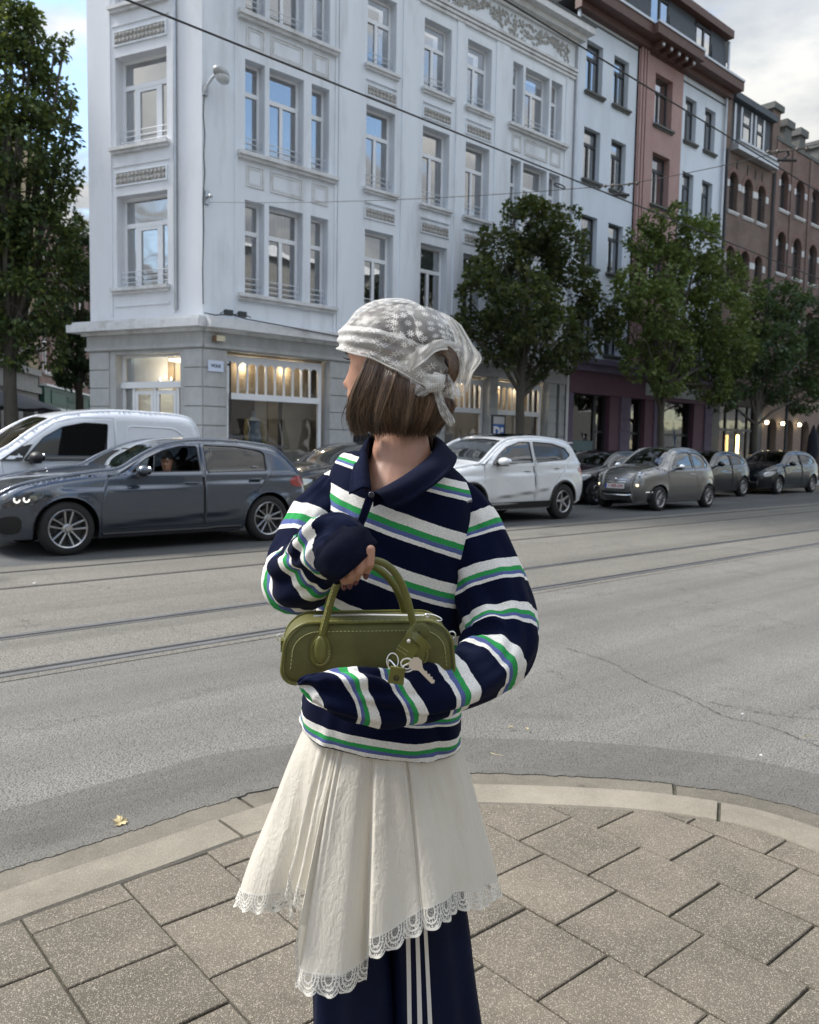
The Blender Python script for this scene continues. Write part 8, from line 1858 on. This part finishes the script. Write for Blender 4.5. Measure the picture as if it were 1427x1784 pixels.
# ================================================================ people and displays
def small_head(b, c, fdir, s=1.0):
    f = Vector(fdir).normalized(); l = Vector((0, 0, 1)).cross(f); c = Vector(c)
    def q(x, y, z): return c + (f * x + l * y + Vector((0, 0, z))) * s
    rows = []
    for i in range(0, len(zs)):
        row = []
        for k in range(28):
            a = 2 * PI * k / 28; ca, sa = math.cos(a), math.sin(a); xr_ = xf[i] if ca > 0 else -xbk[i]; x = xr_ * abs(ca) ** .85 * (1 if ca > 0 else -1); y = hw[i] * (abs(sa) ** .9) * (1 if sa > 0 else -1)
            if ca > 0: x += nose.get(zs[i], 0) * math.exp(-(sa / .2) ** 2) - .008 * math.exp(-((abs(sa) - .42) / .16) ** 2) * math.exp(-(zs[i] / .014) ** 2)
            row.append(q(x, y, zs[i]))
        rows.append(row)
    b.grid(rows, True); return q
def person_small(lb, base, head, fdir, top_col, hair_col, cap=False, stand=True, hat=None):
    t = thing('person', lb, 'person', base); o_ = Vector(base); h = Vector(head) - o_
    b = MB(); q = small_head(b, h, fdir); f = Vector(fdir).normalized(); l = Vector((0, 0, 1)).cross(f)
    b.tube([h + Vector((0, 0, -.06)), h + Vector((0, 0, -.2))], [.05, .055], 12)
    sh = h.z - .22; tor = [Vector((h.x, h.y, sh + .06)), Vector((h.x, h.y, sh - .02)), Vector((h.x, h.y, sh - .3)), Vector((h.x, h.y, sh - .55))]
    b.tube(tor, [.06, .15, .14, .14], 16)
    for s_ in (-1, 1):
        b.tube([tor[1] + l * .14 * s_, tor[2] + l * .21 * s_ + f * .02, tor[2] + l * .2 * s_ + f * .2 + Vector((0, 0, -.1))], [.05, .042, .03], 10)
        hd = tor[2] + l * .2 * s_ + f * .24 + Vector((0, 0, -.1)); b.ell(hd, (.035, .03, .03), 8, 6)
        if stand: b.tube([Vector((h.x, h.y, sh - .5)) + l * .08 * s_, Vector((h.x, h.y, .45)) + l * .09 * s_, Vector((h.x, h.y, .04)) + l * .09 * s_], [.09, .06, .045], 10)
        else: b.tube([tor[3] + l * .09 * s_, tor[3] + l * .1 * s_ + f * .42 + Vector((0, 0, .05))], [.09, .065], 10)
    bo = b.build('body', MT['skin'], t, smooth=True, angle=180); md = bo.modifiers.new('remesh', 'REMESH'); md.mode = 'VOXEL'; md.voxel_size = .008; md.use_smooth_shade = True
    b = MB(); b.tube([p + Vector((0, 0, .0)) for p in tor], [.07, .165, .155, .155], 18)
    for s_ in (-1, 1): b.tube([tor[1] + l * .14 * s_, tor[2] + l * .215 * s_ + f * .02, tor[2] + l * .2 * s_ + f * .17 + Vector((0, 0, -.09))], [.065, .055, .045], 10)
    so = b.build('shirt', mat('shirt_cloth', top_col, .85, var=.1, vscale=8), t, smooth=True, angle=180); md = so.modifiers.new('remesh', 'REMESH'); md.mode = 'VOXEL'; md.voxel_size = .01; md.use_smooth_shade = True
    if stand:
        b = MB()
        for s_ in (-1, 1): b.tube([Vector((h.x, h.y, sh - .45)) + l * .085 * s_, Vector((h.x, h.y, .45)) + l * .09 * s_, Vector((h.x, h.y, .06)) + l * .09 * s_], [.105, .075, .06], 12)
        b.build('trousers', MT['dark_frame'], t, smooth=True)
    b = MB(); rows = []
    for i in range(11):
        a = PI * (.5 - .50 * i / 10) if cap else PI * (.5 - .55 * i / 10); rr_, zz_ = .104 * math.cos(max(-.3, a)) , .125 * math.sin(a) if a > 0 else .09 * math.sin(a)
        rows.append([q(-.008 + (rr_ * 1.04) * math.cos(p), rr_ * .80 * math.sin(p), zz_ + (.03 if True else 0) - .012 * math.cos(p) * -1 * (i / 10)) for p in [2 * PI * k / 24 for k in range(24)]])
    b.grid(rows, True); b.build('cap' if cap else 'hair', mat('cap_cloth' if cap else 'short_hair', hair_col, .8, var=.3, vscale=20), t, smooth=True, angle=180)
    if cap: b = MB(); b.ell(q(.085, .03, .045), (.012, .022, .010), 8, 5); b.build('cap_logo', MT['sticker'], t, smooth=True); b = MB(); b.ell(q(-.055, 0, -.02), (.05, .068, .055), 14, 8, M=None); b.build('back_hair', mat('dark_back_hair', (.01, .008, .007), .7), t, smooth=True)
    for s_ in (-1, 1): b = MB(); b.ell(q(.082, s_ * .030, .002), (.009, .010, .006), 8, 6); b.build('eye', MT['lash'], t, smooth=True)
    b = MB(); b.ell(q(.088, 0, -.072), (.006, .018, .005), 8, 5); b.build('lips', MT['lip'], t, smooth=True)
    return t
# driver of the grey hatchback
hd = pl(291, 805, 10.72); dbase = Vector((hd.x, hd.y, .35))
d_ = (CAMP - hd); d_.z = 0; d_.normalize(); d_ = (d_ * 1.0 + (-U) * .35).normalized()
person_small('driver in a black cap and white shirt looking out of the grey hatchback', dbase, hd, d_, (.55, .57, .68), (.010, .010, .011), True, False)
hd = at(41, 742, 21.5); person_small('passer-by with short brown hair behind the white van bonnet', (hd.x, hd.y, .12), (hd.x, hd.y, min(hd.z, 1.75)), (.5, -1, 0), (.12, .12, .14), (.05, .03, .02), False, True)
# dressed mannequins and garments in the windows
def garment(lb, x, y, z0, z1, w, col, col2, name='mannequin', stand=True):
    p = sn(S0 + x, N0 + y, 0); t = thing(name, lb, 'mannequin' if name == 'mannequin' else 'garment', (p.x, p.y, .3), BR)
    b = MB(); H_ = z1 - z0; b.tube([(0, 0, z0 + H_ * f - .3) for f in (0, .3, .62, .8, .9)], [w * .55, w * .46, w * .42, w * .52, w * .2], 14); b.tube([(0, 0, z1 - .3 - H_ * .1), (0, 0, z1 - .3 + .08)], [.05, .04], 8); b.build('torso', mat('torso_cloth', col, .8, var=.3, vscale=9), t, smooth=True)
    for s_ in (-1, 1):
        b = MB(); b.tube([(s_ * w * .46, 0, z0 + H_ * .84 - .3), (s_ * w * .66, -.04, z0 + H_ * .45 - .3), (s_ * w * .6, -.08, z0 + H_ * .12 - .3)], [w * .18, w * .16, w * .13], 10); b.build('arm', mat('sleeve_cloth', col2, .8, var=.3, vscale=9), t, smooth=True)
    if stand:
        for s_ in (-1, 1): b = MB(); b.tube([(s_ * w * .22, 0, z0 - .3), (s_ * w * .2, 0, z0 * .5 - .1), (s_ * w * .2, 0, .02)], [w * .26, w * .2, w * .16], 10); b.build('leg', mat('denim', (.13, .15, .18), .8, var=.2), t, smooth=True)
    return t
garment('mannequin in blue shirt and mustard jacket in the corner shop window', 1.62, .55, 1.35, 2.12, .36, (.22, .29, .38), (.36, .28, .12))
garment('mannequin in a long grey coat with cream arm in the middle shop window', 8.05, .5, 1.0, 2.0, .34, (.13, .15, .18), (.5, .42, .3))
garment('dark red coat hanging in the right-hand shop window', 10.25, .45, 1.15, 1.95, .42, (.16, .012, .018), (.13, .01, .015), 'hanging_coat', False)
def lpx(x, y, nn): return pl(x, y, nn)
t = thing('clothes_basket', 'wicker basket of cream garments on the low shop display', 'basket', sn(S0 + 1.15, N0 + .45, 1.02), BR)
b = MB(); b.lathe([(.0, 0), (.22, .0), (.26, .22), (.24, .22)], 18, M=Matrix.Rotation(PI / 2, 4, 'X')); b.build('basket', MT['shop_panel'], t, smooth=True)
b = MB(); rg = random.Random(3)
for k in range(9): b.ell((rg.uniform(-.17, .17), rg.uniform(-.1, .1), .26 + rg.uniform(0, .06)), (.07, .05, .04), 8, 5)
b.build('folded_garment', MT['shop_wall'], t, smooth=True)
# blue D sign standing at the kerb
p = pl(868, 742, 15.2); t = thing('kerb_sign', 'dark framed sign with a white letter D on blue, between the shop windows', 'sign', (p.x, p.y, .12), BR); hz = p.z - .12
b = MB(); b.box(-.03, .03, .02, .06, 0, hz - .3); b.build('post', MT['dark_frame'], t)
b = MB(); b.box(-.27, .27, -.02, .02, hz - .42, hz + .30); b.build('frame', MT['dark_frame'], t); b = MB(); b.box(-.22, .22, -.028, -.021, hz + .05, hz + .25); b.build('grey_panel', MT['grey_stone'], t)
b = MB(); b.box(-.22, .22, -.028, -.021, hz - .38, hz + .045); b.build('blue_panel', mat('sign_blue', (.03, .11, .34), .4), t)
text('lettering', 'D', .36, MT['sticker'], t, Matrix.Translation((-.09, -.032, hz - .17)) @ RX, bold=.02); b = MB(); b.box(.07, .18, -.033, -.029, hz - .17, hz - .04); b.build('white_square', MT['sticker'], t)
# parasols at the left edge and the right edge
def parasol(lb, p, r, h, col, closed=False):
    t = thing('parasol', lb, 'parasol', p); b = MB(); b.tube([(0, 0, 0), (0, 0, h)], .03, 8); b.build('pole', MT['dark_frame'], t); b = MB()
    if closed: b.tube([(0, 0, h * .35), (0, 0, h * .5), (0, 0, h * .8), (0, 0, h)], [.12, .26, .2, .03], 12)
    else: b.grid([[(r * f * math.cos(a), r * f * math.sin(a), h - .55 * f ** 1.3 - (.06 if f == 1 else 0) * abs(math.cos(4 * a))) for a in [2 * PI * k / 32 for k in range(32)]] for f in (0.01, .3, .6, .9, 1)], True)
    b.build('canopy', mat('parasol_cloth', col, .8), t, smooth=True); return t
q = at(8, 715, 27); parasol('grey open parasol beside the big tree trunk at the left edge', (q.x, q.y, .1), 1.7, 2.9, (.10, .11, .13))
q = pl(1418, 740, 15.6); parasol('closed dark parasol on the pavement at the right edge', (q.x, q.y, .12), .3, 2.6, (.010, .013, .03), True)
q = at(78, 735, 30)
# lettering on the green fascia
o = text('lettering', 'BRASSERIE', .42, MT['green'], rb_, Matrix.Translation((4.6, -.235, 3.26)) @ RX, bold=.004)
# tall street mast by the right trees
q = pl(1372, 700, 14.6); t = thing('lamp_mast', 'slim grey street mast between the arcade arches and the parked cars', 'mast', (q.x, q.y, .12), BR); b = MB(); b.tube([(0, 0, 0), (0, 0, 5.2)], [.07, .05], 10); b.build('shaft', MT['dark_frame'], t, smooth=True); b = MB(); b.box(-.09, .09, -.09, .09, 0, .35); b.build('foot', MT['dark_frame'], t)
# bike-shaped and low clutter hidden from view is left out

for o in [o for o in bpy.data.objects if o.type == 'MESH' and o.name.split('.')[0] in SPLIT and not o.children]: split_loose(o)
